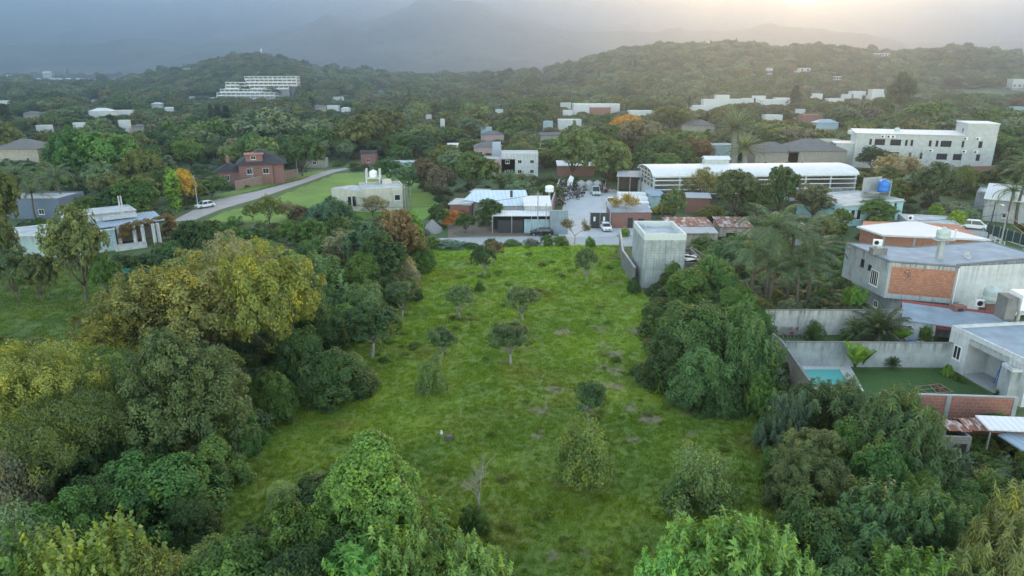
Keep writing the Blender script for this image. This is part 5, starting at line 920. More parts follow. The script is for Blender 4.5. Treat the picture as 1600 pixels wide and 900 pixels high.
# ------------------------------------------------------------------ far houses
FH = [(148, 162, 9, 4, 'flat', 'w'), (245, 172, 12, 5, 'hip', 'w'), (157, 189, 20, 6, 'hip', 'w'), (192, 184, 16, 5, 'flat', 'w'), (68, 212, 9, 5, 'flat', 'w'), (125, 211, 8, 6, 'flat', 'w'), (195, 210, 7, 7, 'flat', 'w'), (218, 210, 10, 4, 'hip', 't'), (328, 160, 13, 5, 'flat', 'w'), (50, 190, 14, 5, 'hip', 't'), (6, 168, 12, 6, 'flat', 'w'), (265, 178, 9, 4, 'gable', 'w'), (300, 160, 8, 6, 'flat', 'w'),
    (528, 161, 14, 6, 'flat', 'w'), (545, 158, 16, 4, 'flat', 'w'), (588, 152, 15, 8, 'hip', 'w'), (603, 147, 12, 8, 'flat', 'w'), (520, 175, 13, 5, 'flat', 'w'), (500, 177, 11, 5, 'gable', 't'), (540, 178, 9, 4, 'hip', 'w'), (670, 192, 5, 5, 'flat', 'w'), (756, 150, 12, 5, 'flat', 'w'), (776, 147, 13, 7, 'flat', 'w'), (780, 182, 8, 5, 'flat', 'w'), (760, 224, 7, 7, 'flat', 'b'), (770, 227, 14, 4.5, 'hip', 'p'), (708, 248, 5, 5, 'gable', 'w'), (692, 216, 3, 9, 'flat', 'w'),
    (850, 122, 20, 7, 'flat', 'w'), (862, 139, 26, 9, 'flat', 'w'), (892, 136, 13, 9, 'flat', 'w'), (884, 175, 12, 7, 'flat', 'w'), (887, 190, 9, 7, 'flat', 'w'), (890, 205, 18, 6, 'flat', 'w'), (856, 212, 7, 7, 'flat', 'b'), (859, 226, 12, 4, 'gable', 't'), (924, 184, 36, 9, 'flat', 'w'), (938, 188, 19, 8, 'flat', 'r'), (955, 183, 17, 9, 'flat', 'w'), (1003, 188, 24, 6, 'flat', 'w'), (1092, 178, 22, 6, 'flat', 'w'), (1112, 176, 20, 10, 'flat', 'w'), (1128, 172, 16, 12, 'flat', 'w'), (1146, 170, 22, 8, 'flat', 'w'), (1170, 168, 16, 8, 'flat', 'w'), (1186, 168, 15, 10, 'flat', 'w'), (1046, 208, 6, 7, 'flat', 'b'), (1090, 212, 24, 5, 'hip', 'g'),
    (1206, 171, 24, 8, 'flat', 'w'), (1222, 170, 18, 9, 'flat', 'w'), (1274, 163, 18, 10, 'flat', 'w'), (1306, 164, 22, 6, 'flat', 'w'), (1322, 162, 18, 9, 'flat', 'w'), (1340, 162, 20, 12, 'flat', 'w'), (1354, 162, 15, 8, 'flat', 'w'), (1371, 163, 20, 14, 'flat', 'w'), (1475, 148, 10, 10, 'flat', 'w'), (1500, 152, 18, 9, 'flat', 'w'), (1518, 153, 26, 9, 'flat', 'w'), (1531, 152, 20, 12, 'flat', 'w'), (1552, 154, 28, 9, 'flat', 'w'), (1574, 156, 24, 13, 'flat', 'w'), (1593, 152, 26, 10, 'flat', 'w'), (1268, 203, 16, 8, 'flat', 'r'), (1291, 211, 16, 6, 'hip', 'b'), (1208, 196, 15, 6, 'flat', 'w'), (1592, 180, 13, 6, 'flat', 'b'), (1250, 182, 10, 5, 'flat', 'w')]
WM = dict(w=(PLF, PLF), t=(TAN, TIG), b=(PLB, MBL), p=(PLP, TIG), r=(BRR, MEM), g=(TAN, TIG))
WN = dict(w='white', t='tan', b='pale blue', p='pinkish', r='red brick', g='grey-roofed'); RN = dict(flat='flat-roofed', hip='hipped-roof', gable='gabled')
for px, py, w, h, rt, c in FH:
    X, Y = P(px, py); w *= 0.68; small_house('distant_house', px, py, w, h, rt, *WM[c], '%s %s house far off among trees' % (WN[c], RN[rt]), nwin=max(1, int(w/7)), group='distant houses in the town', d=w*0.6)
# houses on the hillsides / foot of the mountains
for px, py, w, h in ((293, 111, 22, 6), (1211, 75, 36, 9), (1178, 86, 0, 0), (1370, 90, 26, 7), (1384, 88, 26, 7), (1253, 115, 34, 6), (1202, 118, 12, 9), (1308, 128, 14, 6), (1592, 140, 26, 12)):
    if not w: continue
    w *= 0.62; h *= 0.8
    # find the hillside point that projects there
    best = None
    for Y in np.arange(640, 1400, 4.0):
        X = xat(px, Y, 60); z = float(hillz(X, Y)); q = proj(X, Y, z); e = abs(q[1]-py)
        if best is None or e < best[0]: best = (e, X, Y, z)
    _, X, Y, z = best; X = xat(px, Y, z); r = empty('hillside_house', (X, Y, z+2), 0, label='white house standing high on the wooded hillside', cat='house', group='houses on the hillsides'); flat_block(r, w, 10, h, PLK, MEM, 0.5, x=-w/2)
    MB().box(-w/2, 0, -6, w/2, 10, -0.21).build('base', PLG, r); [window(r, 'F', w, 10, -w/2+w*(i+.5)/3-1, 1.5, 2, 2, 0, frame=DRK) for i in range(3)]; KEEP.append((px-w*0.45, py-h-3, px+w*0.45, py-1, Y)); HOUSES.append((X, Y, w/2))
for i, px in enumerate((14, 75, 92, 106, 125, 149, 180, 60, 82)):
    py = (124, 126, 132, 133, 132, 133, 133, 133, 133)[i]; Y = 2050-40*(i % 3); X = xat(px, Y); w = (14, 22, 12, 14, 24, 12, 18, 10, 14)[i]; z = (20 if i == 1 else 10 if i == 0 else 2)
    r = empty('foothill_house', (X, Y, z), 0, label='tiny white house at the foot of the mountains', cat='house', group='houses at the foot of the mountains'); MB().box(-w/2, 0, -20, w/2, 18, 8).build('wall', PLK, r); roof_gable(r, w, 18, 8, 3, MWH, 1).location.x = -w/2
    HOUSES.append((X, Y, w/2)); a_ = proj(X, Y, z+16); KEEP.append((a_[0]-w*.4, a_[1]-1, a_[0]+w*.4, a_[1]+5, Y))
# hotel on the left hill: stepped white balconied terraces
def hillpt(px, py):
    best = None
    for Y in np.arange(640, 1400, 3.0):
        X = xat(px, Y, 40); z = float(hillz(X, Y)); e = abs(proj(X, Y, z)[1]-py)
        if best is None or e < best[0]: best = (e, Y, z)
    return xat(px, best[1], best[2]), best[1], best[2]
X0, Y0, Z0 = hillpt(395, 158); Yh = Y0+4; r = empty('hillside_hotel', (X0, Yh, 0), 0, label='stepped white hotel with rows of balconies on the left hill', cat='hotel'); fl = (zat(Yh, 135)-zat(Yh, 141)); 
for i, (pa, pb, pyt) in enumerate(((333, 425, 150), (334, 424, 145), (340, 420, 139.5), (349, 448, 134), (350, 461, 129), (382, 461, 124), (381, 461, 119.5))):
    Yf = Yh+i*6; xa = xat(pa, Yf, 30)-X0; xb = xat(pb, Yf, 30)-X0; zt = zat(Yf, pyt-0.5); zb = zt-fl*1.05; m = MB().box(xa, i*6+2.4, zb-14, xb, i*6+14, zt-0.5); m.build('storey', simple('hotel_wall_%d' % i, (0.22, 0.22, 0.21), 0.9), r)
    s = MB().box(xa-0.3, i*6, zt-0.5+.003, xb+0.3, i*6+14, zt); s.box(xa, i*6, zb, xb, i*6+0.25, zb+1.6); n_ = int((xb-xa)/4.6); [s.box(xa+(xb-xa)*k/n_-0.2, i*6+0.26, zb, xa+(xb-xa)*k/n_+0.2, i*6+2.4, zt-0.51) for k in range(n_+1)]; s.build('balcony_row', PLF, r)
    
KEEP.append((331, 116, 463, 151, Yh)); HOUSES.append((X0, Yh, 40))
X_, Y_, Z_ = hillpt(1105, 66); m = MB().box(-3, 0, -8, 3, 4, 16); m.build('hilltop_tower', PLC, None, label='pale square tower standing on the right hilltop', cat='tower').location = (X_, Y_, Z_); KEEP.append((1102, 56, 1109, 66, Y_))
X_, Y_, Z_ = hillpt(410, 84); ms = empty('radio_mast', (X_, Y_, Z_), 0, label='thin pale mast rising from the left hilltop', cat='mast'); MB().tube([(0, 0, 0), (0, 0, 24)], [0.7, 0.4], 6).build('post', PLW, ms); MB().lathe([(1.6, 17), (1.9, 19), (1.5, 21)], n=8).build('antenna_drum', PLW, ms)

# thin smoke drifting above the trees at the foot of the left hill
t = NT('smoke_air'); t.n.remove(t.b); pv = t.new('VolumePrincipled'); pv.inputs['Color'].default_value = (0.6, 0.72, 0.85, 1); pv.inputs['Density'].default_value = 0.006; t.link(pv.outputs[0], t.n['Material Output'].inputs['Volume'])
sm_ = MB().lathe([(0.02, -1)]+[(math.cos(a), math.sin(a)) for a in [math.pi*(i/10-0.5) for i in range(1, 10)]]+[(0.02, 1)], n=20)
for k, (px, py, a, b, c) in enumerate(((440, 168, 46, 24, 9), (405, 158, 30, 18, 10))):
    Yq = 640; o = MB(); o.v = [(x*a, y*b, z*c) for x, y, z in sm_.v]; o.f = list(sm_.f); o.mi = list(sm_.mi); q = o.build('smoke', t.m, None, smooth=True, label='thin pale smoke drifting low over the trees below the left hill', cat='smoke', kind='stuff'); q.location = (xat(px, Yq), Yq, zat(Yq, py))
# ------------------------------------------------------------------ vehicles
def car(name, label, cat, X, Y, rz, paint, L=4.2, W=1.75, Hh=1.45, kind='hatch'):
    """front points to local -y"""
    r = empty(name, (X, Y, 0.015), rz, label=label, cat=cat); h = L/2
    prof = {'hatch': [(-h, 0.35), (-h+0.03, 0.70), (-h+0.9, 0.88), (-h+1.0, 0.9), (h-0.15, 0.98), (h, 0.7), (h-0.02, 0.35)], 'pickup': [(-h, 0.4), (-h+0.03, 0.9), (-h+1.2, 1.05), (h-0.05, 1.08), (h, 0.45)], 'van': [(-h, 0.35), (-h+0.02, 0.85), (-h+0.8, 1.05), (h-0.05, 1.1), (h, 0.4)]}[kind]
    def loft(prof, w, z_round, name, mat, par):
        m = MB(); secs = [(-1.0, 0.05), (-0.96, 0.0), (0.96, 0.0), (1.0, 0.05)]; n = len(prof); cz = sum(p[1] for p in prof)/n
        for sx, inset in ((-w/2, 0.06), (-w/2+0.10, 0.0), (w/2-0.10, 0.0), (w/2, 0.06)): m.v += [(sx, y*(1-inset*0.35), cz+(z-cz)*(1-inset*1.2)) for y, z in prof]
        for k in range(3): m.f += [(k*n+i, k*n+(i+1) % n, (k+1)*n+(i+1) % n, (k+1)*n+i) for i in range(n)]
        m.f += [tuple(range(n))[::-1], tuple(3*n+i for i in range(n))]; m.mi = [0]*len(m.f); return m.build(name, mat, par)
    b = loft(prof, W, 0.1, 'body', paint, r)
    c0, c1, c2, c3 = {'hatch': (-h+0.95, -h+1.7, h-0.9, h-0.25), 'pickup': (-h+1.15, -h+1.8, 0.45, 0.75), 'van': (-h+0.7, -h+1.5, h-0.35, h-0.1)}[kind]; zb = prof[2][1]-0.02 if kind != 'hatch' else 0.88
    g = MB(); t = 0.18
    lo = [(-W/2+0.06, c0, zb), (W/2-0.06, c0, zb), (W/2-0.06, c3, zb), (-W/2+0.06, c3, zb)]; hi = [(-W/2+t, c1, Hh-0.05), (W/2-t, c1, Hh-0.05), (W/2-t, c2, Hh-0.05), (-W/2+t, c2, Hh-0.05)]
    g.v = lo+hi; g.f = [(0, 1, 5, 4), (1, 2, 6, 5), (2, 3, 7, 6), (3, 0, 4, 7)]; g.mi = [0]*4; g.build('windows', GLS, r)
    rf = MB(); rf.v = [(x*0.99, y, Hh-0.052) for x, y, z in hi]+[(x*0.86, y*0.94+(c1+c2)*0.03, Hh) for x, y, z in hi]; rf.f = [(3, 2, 1, 0), (4, 5, 6, 7), (0, 1, 5, 4), (1, 2, 6, 5), (2, 3, 7, 6), (3, 0, 4, 7)]; rf.mi = [0]*6; rf.build('roof', paint, r)
    pl = MB()
    for sx in (-1, 1):
        for (ya, yb) in ((c0, c1), (c3, c2)): pl.tube([(sx*(W/2-0.05), ya, zb), (sx*(W/2-t+0.01), yb, Hh-0.05)], 0.045, 4)
        ym = (c1+c2)/2; pl.tube([(sx*(W/2-0.05), ym, zb), (sx*(W/2-t+0.01), ym, Hh-0.05)], 0.045, 4)
    pl.build('pillars', paint, r)
    for sx in (-1, 1):
        for y in (-h+0.8, h-0.75):
            w_ = MB().lathe([(0.2, -0.1), (0.31, -0.1), (0.33, -0.05), (0.33, 0.05), (0.31, 0.1), (0.2, 0.1)], n=16); w_.v = [(z+sx*(W/2-0.09), x+y, yy+0.33) for x, yy, z in w_.v]; wo = w_.build('wheel', TYR, r)
            q = MB().lathe([(0.2, -0.03), (0.17, 0.0), (0.03, 0.01)] if sx > 0 else [(0.03, -0.01), (0.17, 0), (0.2, 0.03)], n=12); q.v = [(z+sx*(W/2+0.015), x+y, yy+0.33) for x, yy, z in q.v]; q.build('rim', STL, wo)
        MB().box(sx*W*0.34-0.17, -h-0.03, 0.62, sx*W*0.34+0.17, -h+0.1, 0.78).build('headlight', LAMP, r); MB().box(sx*W*0.40-0.1, h-0.08, 0.65, sx*W*0.40+0.1, h+0.025, 0.85).build('tail_light', RED, r)
        MB().box(sx*(W/2+0.09)-0.09, c0+0.25, zb, sx*(W/2+0.09)+0.09, c0+0.35, zb+0.14).build('mirror', paint, r)
    MB().box(-W*0.28, -h-0.035, 0.42, W*0.28, -h+0.05, 0.60).build('grille', DRK, r); MB().box(-0.24, -h-0.045, 0.44, 0.24, -h-0.037, 0.55).build('number_plate', WHP, r)
    if kind == 'pickup': MB().box(-W/2+0.12, 0.85, 1.085, W/2-0.12, h-0.15, 1.10).build('cargo_bed', DRK, r)
    return r
x, y = P(948, 362); car('parked_car', 'white hatchback parked facing the street before the dark gate', 'car', x, y+1.5, R(3), WHP)
x, y = P(846, 369); car('parked_car', 'black sedan parked side-on along the street by the pale blue wall', 'car', x, y+0.6, R(-88), BLP, L=4.6)
x, y = P(957, 321); car('pickup_truck', 'white pickup truck parked in the yard beside the trailers', 'truck', x-0.3, y+1.0, R(-4), WHP, 5.0, 1.85, 1.75, 'pickup')
x, y = P(931, 305); car('parked_truck', 'pale green-white truck with dark front at the back of the yard', 'truck', x, y+1, R(2), simple('pale_green_paint', (0.45, 0.55, 0.50), 0.4), 5.0, 2.0, 2.2, 'pickup')
x, y = P(319, 325); car('road_car', 'white car driving on the side road by the grass lot', 'car', x, y+0.5, R(-40), WHP, 4.3, 1.8, 1.55)
x, y = P(1521, 358); car('minivan', 'white minivan parked by the fence behind the pale low building', 'van', x, y, R(60), WHP, 4.8, 1.9, 1.85, 'van')
# ------------------------------------------------------------------ person on the street beside the black car
def person(label, X, Y, rz, top, legs, hgt=1.7):
    me = bpy.data.meshes.new('person'); s = hgt/1.7
    vs_ = [(0, 0, .95), (0, 0, 1.2), (0, 0, 1.42), (0, 0, 1.52), (0, 0.01, 1.64), (-.1, 0, .9), (-.11, 0.02, .5), (-.11, 0.05, .07), (-.11, -.1, .04), (.1, 0, .9), (.11, -.03, .5), (.11, 0, .07), (.11, -.15, .04), (-.2, 0, 1.4), (-.26, 0.03, 1.13), (-.24, -.08, .88), (.2, 0, 1.4), (.26, .03, 1.13), (.24, -.08, .88)]
    ed = [(0, 1), (1, 2), (2, 3), (3, 4), (0, 5), (5, 6), (6, 7), (7, 8), (0, 9), (9, 10), (10, 11), (11, 12), (2, 13), (13, 14), (14, 15), (2, 16), (16, 17), (17, 18)]
    rad = [.15, .14, .13, .06, .105, .09, .065, .045, .04, .09, .065, .045, .04, .065, .045, .035, .065, .045, .035]
    me.from_pydata([tuple(a*s for a in v) for v in vs_], ed, []); o = bpy.data.objects.new('person', me); C.objects.link(o); o.location = (X, Y, 0.02); o.rotation_euler.z = rz; m = o.modifiers.new('k', 'SKIN'); sv = me.skin_vertices[0].data
    for i, q in enumerate(rad): sv[i].radius = (q*s, q*s)
    sv[0].use_root = True; ss = o.modifiers.new('s', 'SUBSURF'); ss.levels = 1; ss.render_levels = 1
    t = NT('clothes_'+str(len(MATS))); tc = t.new('TexCoord'); sp = t.new('SeparateXYZ'); t.link(tc.outputs['Object'], sp.inputs[0]); f = t.math('DIVIDE', sp.outputs[2], 1.8*s); rmp = t.ramp(f, [(0.0, (.03, .03, .03)), (0.05, legs), (0.52, top), (0.83, (.35, .2, .14)), (0.93, (.03, .02, .015))]); rmp.node.color_ramp.interpolation = 'CONSTANT'; t.col(rmp); t.b.inputs['Roughness'].default_value = 0.8
    me.materials.append(t.m); return tag(o, label, 'person')
x, y = P(845, 374); person('person in dark clothes standing beside the black sedan', x, y, R(10), (0.03, 0.03, 0.04), (0.05, 0.05, 0.07))
# ------------------------------------------------------------------ yard clutter
rj = random.Random(12)
def junk(px, py, lab, seed, w=1.6, h=1.2, mats=(RUSTY, STL, DRK)):
    X, Y = P(px, py); rn = random.Random(seed); m = MB()
    for i in range(9): M = Matrix.Translation((rn.uniform(-w/2, w/2), rn.uniform(-w/3, w/3), rn.uniform(0.05, h*0.6))) @ Matrix.Rotation(rn.uniform(0, 3), 4, 'Z') @ Matrix.Rotation(rn.uniform(-.6, .6), 4, 'X'); a = rn.uniform(.15, .6); m.box(-a, -0.25, 0, a, 0.25, rn.uniform(.1, .6), i % 3, M)
    for i in range(5): m.tube([(rn.uniform(-w/2, w/2), rn.uniform(-.5, .5), 0), (rn.uniform(-w/2, w/2), rn.uniform(-.5, .5), h*rn.uniform(.7, 1.3))], 0.05, 4, i % 3)
    return m.build('scrap_heap', list(mats), None, label=lab, cat='scrap').location.__setattr__ if False else setattr(m.build('scrap_heap', list(mats), None, label=lab, cat='scrap', group='scrap piles in the concrete yard'), 'location', (X, Y, 0.02))
for i, (px, py) in enumerate(((877, 296), (884, 290), (892, 296), (899, 304), (890, 306), (880, 313), (896, 311), (906, 308), (876, 320), (941, 299), (948, 301), (886, 300), (904, 298), (912, 294))): junk(px, py, 'heap of rusty scrap metal and timber in the concrete yard', i+40, 2.4, 2.0)
a = P(886, 293); m = MB(); m.v = [(0, 0, .1), (1.3, .2, .3), (1.9, .8, 2.3), (.9, .9, 2.9), (.2, .5, 1.6)]; m.f = [(0, 1, 2, 3, 4)]; m.mi = [0]; o = m.build('white_tarp', WHP, None, label='crumpled white sheet standing among the yard scrap', cat='tarpaulin'); o.location = (*a, 0.3); o.modifiers.new('s', 'SOLIDIFY').thickness = 0.05
for i, (px, lb) in enumerate(((909, 'round grey tank at the back of the yard, left one'), (921, 'round grey tank at the back of the yard, middle one'), (934, 'round grey tank at the back of the yard behind the pale truck'))): a = P(px, 298); water_tank('yard_tank', lb, a[0], a[1]+1, 0.02, 1.15, 2.5, simple('dull_tank_%d' % i, (0.33, 0.34, 0.33), 0.7), group='round tanks in the yard')
a = P(858, 330); o = empty('tank_tower', (*a, 0), 0, label='white round tank raised on a pillar at the yard edge', cat='water tank'); MB().box(-.25, -.25, 0, .25, .25, 4.4).build('pillar', CONC, o); tank_mb(1.0, 1.5, 0, 0, 4.4).build('tank', WHP, o, smooth=True)
# ------------------------------------------------------------------ poles and wires
def pl(px, by, ty, lab, mat=CONC, **k): X, Y = P(px, by); return pole('utility_pole', lab, X, Y, zat(Y, ty), mat, **k), X, Y, zat(Y, ty)
ps = [pl(309, 322, 274, 'pale leaning utility pole beside the white car on the side road', PLW), pl(465, 277, 247, 'grey utility pole at the far end of the brick boundary'), pl(396, 291, 260, 'thin utility pole in front of the red brick house'), pl(840, 369, 299, 'concrete utility pole beside the pale blue street wall'), pl(853, 368, 318, 'short thin post at the carport corner', arm=False, r=.09),
    pl(844, 262, 222, 'slim wooden utility pole behind the yard trees'), pl(953, 232, 206, 'pale utility pole beside the orange tree'), pl(1542, 380, 316, 'dark street lamp post beside the roadside fence', DRK, arm=False, lamp=True), pl(1563, 384, 330, 'grey fence-side utility pole at the right edge'), pl(974, 192, 162, 'far utility pole beside the white town building', arm=False), pl(1034, 342, 302, 'wooden pole in front of the brick hut', WOOD, arm=False), pl(1412, 315, 275, 'thin lamp post near the blue water tank', PLW, arm=False, r=.07)]
def wtop(i, dz=-0.5): return (ps[i][1], ps[i][2], ps[i][3]+dz)
wire('overhead wire along the side road between its utility poles', wtop(0), wtop(2)); wire('overhead wire past the red brick house', wtop(2), wtop(1)); wire('long overhead wire from the side road across the trees', wtop(1), (P(745, 262)[0], P(745, 262)[1], 9.5)); wire('overhead wire over the yard between the two middle poles', wtop(5), wtop(6)); wire('overhead wire running left from the middle pole', wtop(5), (P(745, 262)[0], P(745, 262)[1], 9.5))
wire('overhead wire crossing behind the grey house', wtop(7), (xat(1250, 125, 6), 125, 6.5), 1.2); wire('lower overhead wire from the right fence pole', wtop(8), (xat(1220, 118, 6), 118, 6.0), 1.2); wire('overhead wire leaving the right edge of the view', wtop(8), (xat(1700, 84, 6), 84, 8)); wire('second wire leaving the right edge of the view', wtop(8, -1.5), (xat(1700, 84, 6), 84, 7)); wire('overhead wire along the street to the corner pole', wtop(3), (xat(560, 124, 7), 124, 6.5), 1.0)
# dark mesh fence with posts at right
fa = Vector(P(1540, 366)); fb2 = Vector(P(1604, 386)); r = empty('mesh_fence', (fa.x, fa.y, 0), math.atan2((fb2-fa).y, (fb2-fa).x), label='dark green mesh fence with posts along the right roadside', cat='fence'); m = MB(); Lf = (fb2-fa).length; [m.box(i*Lf/6-.06, -.06, 0, i*Lf/6+.06, .06, 2.2) for i in range(7)]; m.build('posts', STL, r); MB().box(0, .07, .1, Lf, .1, 2.0).build('mesh_panel', simple('dark_green_mesh', (0.02, 0.05, 0.04), 0.8), r)
fa = Vector(P(1534, 370)); fb2 = Vector(P(1568, 388)); r = empty('white_railing', (fa.x, fa.y, 0), math.atan2((fb2-fa).y, (fb2-fa).x), label='low white railing beside the small patch of lawn', cat='railing'); m = MB(); Lf = (fb2-fa).length; [m.box(i*Lf/5-.08, -.08, 0, i*Lf/5+.08, .08, 1.3) for i in range(6)]; m.build('posts', PLW, r); MB().box(0, -.04, 0.5, Lf, .04, .58).box(0, -.04, 1.05, Lf, .04, 1.13).build('rails', PLW, r)
sheetpoly('edge_road', [(1490, 352), (1545, 352), (1640, 384), (1640, 410), (1575, 392)], 0.01, CSTR)
gsheet('edge_lawn', [P(1540, 378), P(1568, 374), P(1600, 386), P(1600, 396), P(1560, 392)], 0.02, 0.5, lambda X, Y: np.array([0.05, 0.12, 0.02])*(0.8+0.4*tonefield(X, Y)[..., None]), 0.0)
yardwall('low_brick_wall', 'low brown brick wall in front of the three-storey building', [P(1488, 274), P(1586, 272)], 2.6, 0.25, BRR, CONC)
# small white things in the field
for i, (px, py, lb) in enumerate(((690, 684, 'small white bird standing beside a stump in the grass'), (799, 456, 'small white bird in the grass beyond the orchard trees'))):
    x, y = P(px, py); m = MB(); m.lathe([(0.02, 0), (0.12, 0.05), (0.15, 0.14), (0.10, 0.24), (0.05, 0.30)], n=10); m.v = [(a*0.9, b*1.4, c) for a, b, c in m.v]; m.tube([(0, -.12, .24), (0, -.2, .42), (0, -.22, .5)], [.05, .035, .05], 8); m.tube([(0, -.24, .5), (0, -.36, .48)], [.02, .006], 5); m.tube([(-.04, 0, -.2), (-.04, 0, .05)], .012, 4); m.tube([(.04, 0, -.2), (.04, 0, .05)], .012, 4); m.tube([(0, .1, .15), (0, .35, .08)], [.08, .03], 6)
    o = m.build('white_bird', WHP, None, label=lb, cat='bird', smooth=True); o.location = (x, y, 0.35)
x, y = P(695, 688); m = MB(); m.lathe([(0.45, 0), (0.38, 0.2), (0.3, 0.42), (0.05, 0.45)], n=9); m.v = [(a*(1+.2*math.sin(4*b)), b, c) for a, b, c in m.v]; m.build('stump', BARK, None, label='short grey stump in the grass beside the white bird', cat='stump').location = (x+.35, y, .05)
# ------------------------------------------------------------------ planted by hand: (kind, cx, foot row, top row, width, colour, label)
B_ = 'broadleaf_tree'
def tr(kind, cx, by, ty, w, col, label, group=None): return plant(kind, cx, by, ty, w, col, label, B_, 'tree', group)
def sh(kind, cx, by, ty, w, col, label, group=None): return plant(kind, cx, by, ty, w, col, label, 'shrub', 'shrub', group)
# orchard trees
OG = 'small fruit trees on the open grass'
for cx, by, ty, w, lb in ((628, 498, 443, 50, 'small dark fruit tree near the left shrubs, leftmost of its row'), (721, 500, 448, 42, 'small pale-trunked fruit tree in the middle of the far row'), (817, 503, 450, 52, 'neat round fruit tree with forked trunk at the right end of its row'), (692, 560, 513, 43, 'smallest fruit tree standing behind the yellowish bush'), (797, 570, 507, 60, 'broad flat-topped fruit tree with a whitish trunk in the field centre'), (916, 445, 389, 32, 'narrow upright fruit tree near the cement block building')):
    plant('fruit_n', cx, by, ty, w*1.12, (0.054, 0.080, 0.034), lb, 'fruit_tree', 'fruit tree', OG)
plant('fruit_n', 756, 434, 384, 42, 'dk', 'dark round fruit tree at the far end of the field', 'fruit_tree', 'fruit tree', OG); plant('fruit_n', 772, 412, 378, 32, (0.085, 0.055, 0.028), 'brownish fruit tree just behind the dark one at the field end', 'fruit_tree', 'fruit tree', OG)
plant('fruit_n', 580, 560, 475, 92, 'dk', 'large spreading fruit tree at the left edge of the grass', 'fruit_tree', 'fruit tree', OG); plant('fruit_n', 921, 662, 598, 54, (0.035, 0.06, 0.025), 'dark fruit tree just behind the bushy one in the right half of the field', 'fruit_tree', 'fruit tree', OG)
sh('thin_n', 676, 612, 550, 54, 'pale', 'thin yellowish bush in front of the smallest fruit tree'); sh('thin_n', 912, 766, 655, 112, (0.080, 0.12, 0.045), 'airy rounded bush in the right half of the field'); sh('thin_n', 1092, 792, 693, 118, (0.080, 0.105, 0.045), 'open twiggy bush behind the bright big-leaved shrub'); sh('thin_n', 1070, 790, 740, 60, 'mid', 'low twiggy bush joined to the open twiggy bush')
sh('shrub_n', 750, 456, 437, 16, 'mid', 'tiny bright bush below the dark far fruit tree'); sh('shrub_n', 741, 832, 785, 50, 'mid', 'small leafy bush wrapped round the dead tree foot')
x, y = P(748, 826); branchy('dead_tree', 'thin leafless dead tree standing in the foreground grass', x, y, zat(y, 706), 8, PALEBARK, 0, spread=0.16, cat='dead tree', depth=5, r0=0.09)
# central foreground clump
plant('cone_n', 588, 868, 672, 205, (0.055, 0.098, 0.026), 'cone-shaped dense green tree in the bottom centre', B_, 'tree'); sh('shrub_n', 636, 862, 740, 90, 'pale', 'pale green bush against the right side of the cone-shaped tree')
for k, cx, by, ty, w, c, lb in (('shrub_n', 470, 905, 775, 170, 'mid', 'wide green bush left of the cone-shaped tree'), ('shrub_n', 530, 900, 790, 130, 'dk', 'dark bush at the foot of the cone-shaped tree'), ('shrub_n', 395, 960, 842, 190, 'mid', 'broad low bush at the bottom edge left of centre'), ('rosette_n', 560, 985, 855, 190, (0.06, 0.12, 0.03), 'big green bush at the bottom edge below the cone-shaped tree'), ('rosette_n', 628, 960, 826, 130, (0.09, 0.15, 0.05), 'light green leafy shrub at the bottom centre'), ('rosette_n', 735, 965, 832, 140, (0.085, 0.14, 0.045), 'light green shrub at the bottom edge right of the dead tree foot'), ('shrub_n', 480, 985, 860, 170, 'dk', 'dark shrub filling the bottom edge between two greener ones'), ('thin_n', 330, 925, 850, 110, 'pale', 'pale wispy bush at the bottom left of the mown path'), ('thin_n', 442, 800, 752, 70, 'pale', 'thin pale bush on the grass left of the cone-shaped tree'), ('shrub_n', 690, 985, 880, 120, 'mid', 'low green shrub between the two light shrubs at the bottom')): sh(k, cx, by, ty, w, c, lb)
# left mass
plant('big_n', 306, 712, 474, 214, (0.056, 0.074, 0.030), 'huge rounded olive-green tree with dense small clumps at left', B_, 'tree')
for cx, by, ty, w, c, lb in ((236, 590, 436, 170, 'yel', 'yellowing tree immediately left of the huge rounded tree'), (330, 580, 405, 210, 'yel', 'broad yellow-leaved tree behind the huge rounded tree'), (436, 590, 392, 150, (0.105, 0.11, 0.03), 'tall yellow-green tree right of the huge rounded tree'), (372, 520, 372, 130, (0.125, 0.12, 0.075), 'pale greyish blossoming tree behind the yellow trees'), (200, 620, 495, 120, (0.12, 0.12, 0.035), 'smaller yellowish tree at the lawn edge')): tr('loose_n', cx, by, ty, w, c, lb)
for cx, by, ty, w, c, lb in ((60, 720, 528, 250, (0.098, 0.118, 0.036), 'wide feathery yellow-green tree at the left edge'), (165, 690, 540, 190, (0.085, 0.112, 0.036), 'feathery light green tree between the edge and the huge rounded tree'), (120, 780, 610, 190, (0.055, 0.075, 0.028), 'feathery olive tree lower at the left')): tr('feather_n', cx, by, ty, w, c, lb)
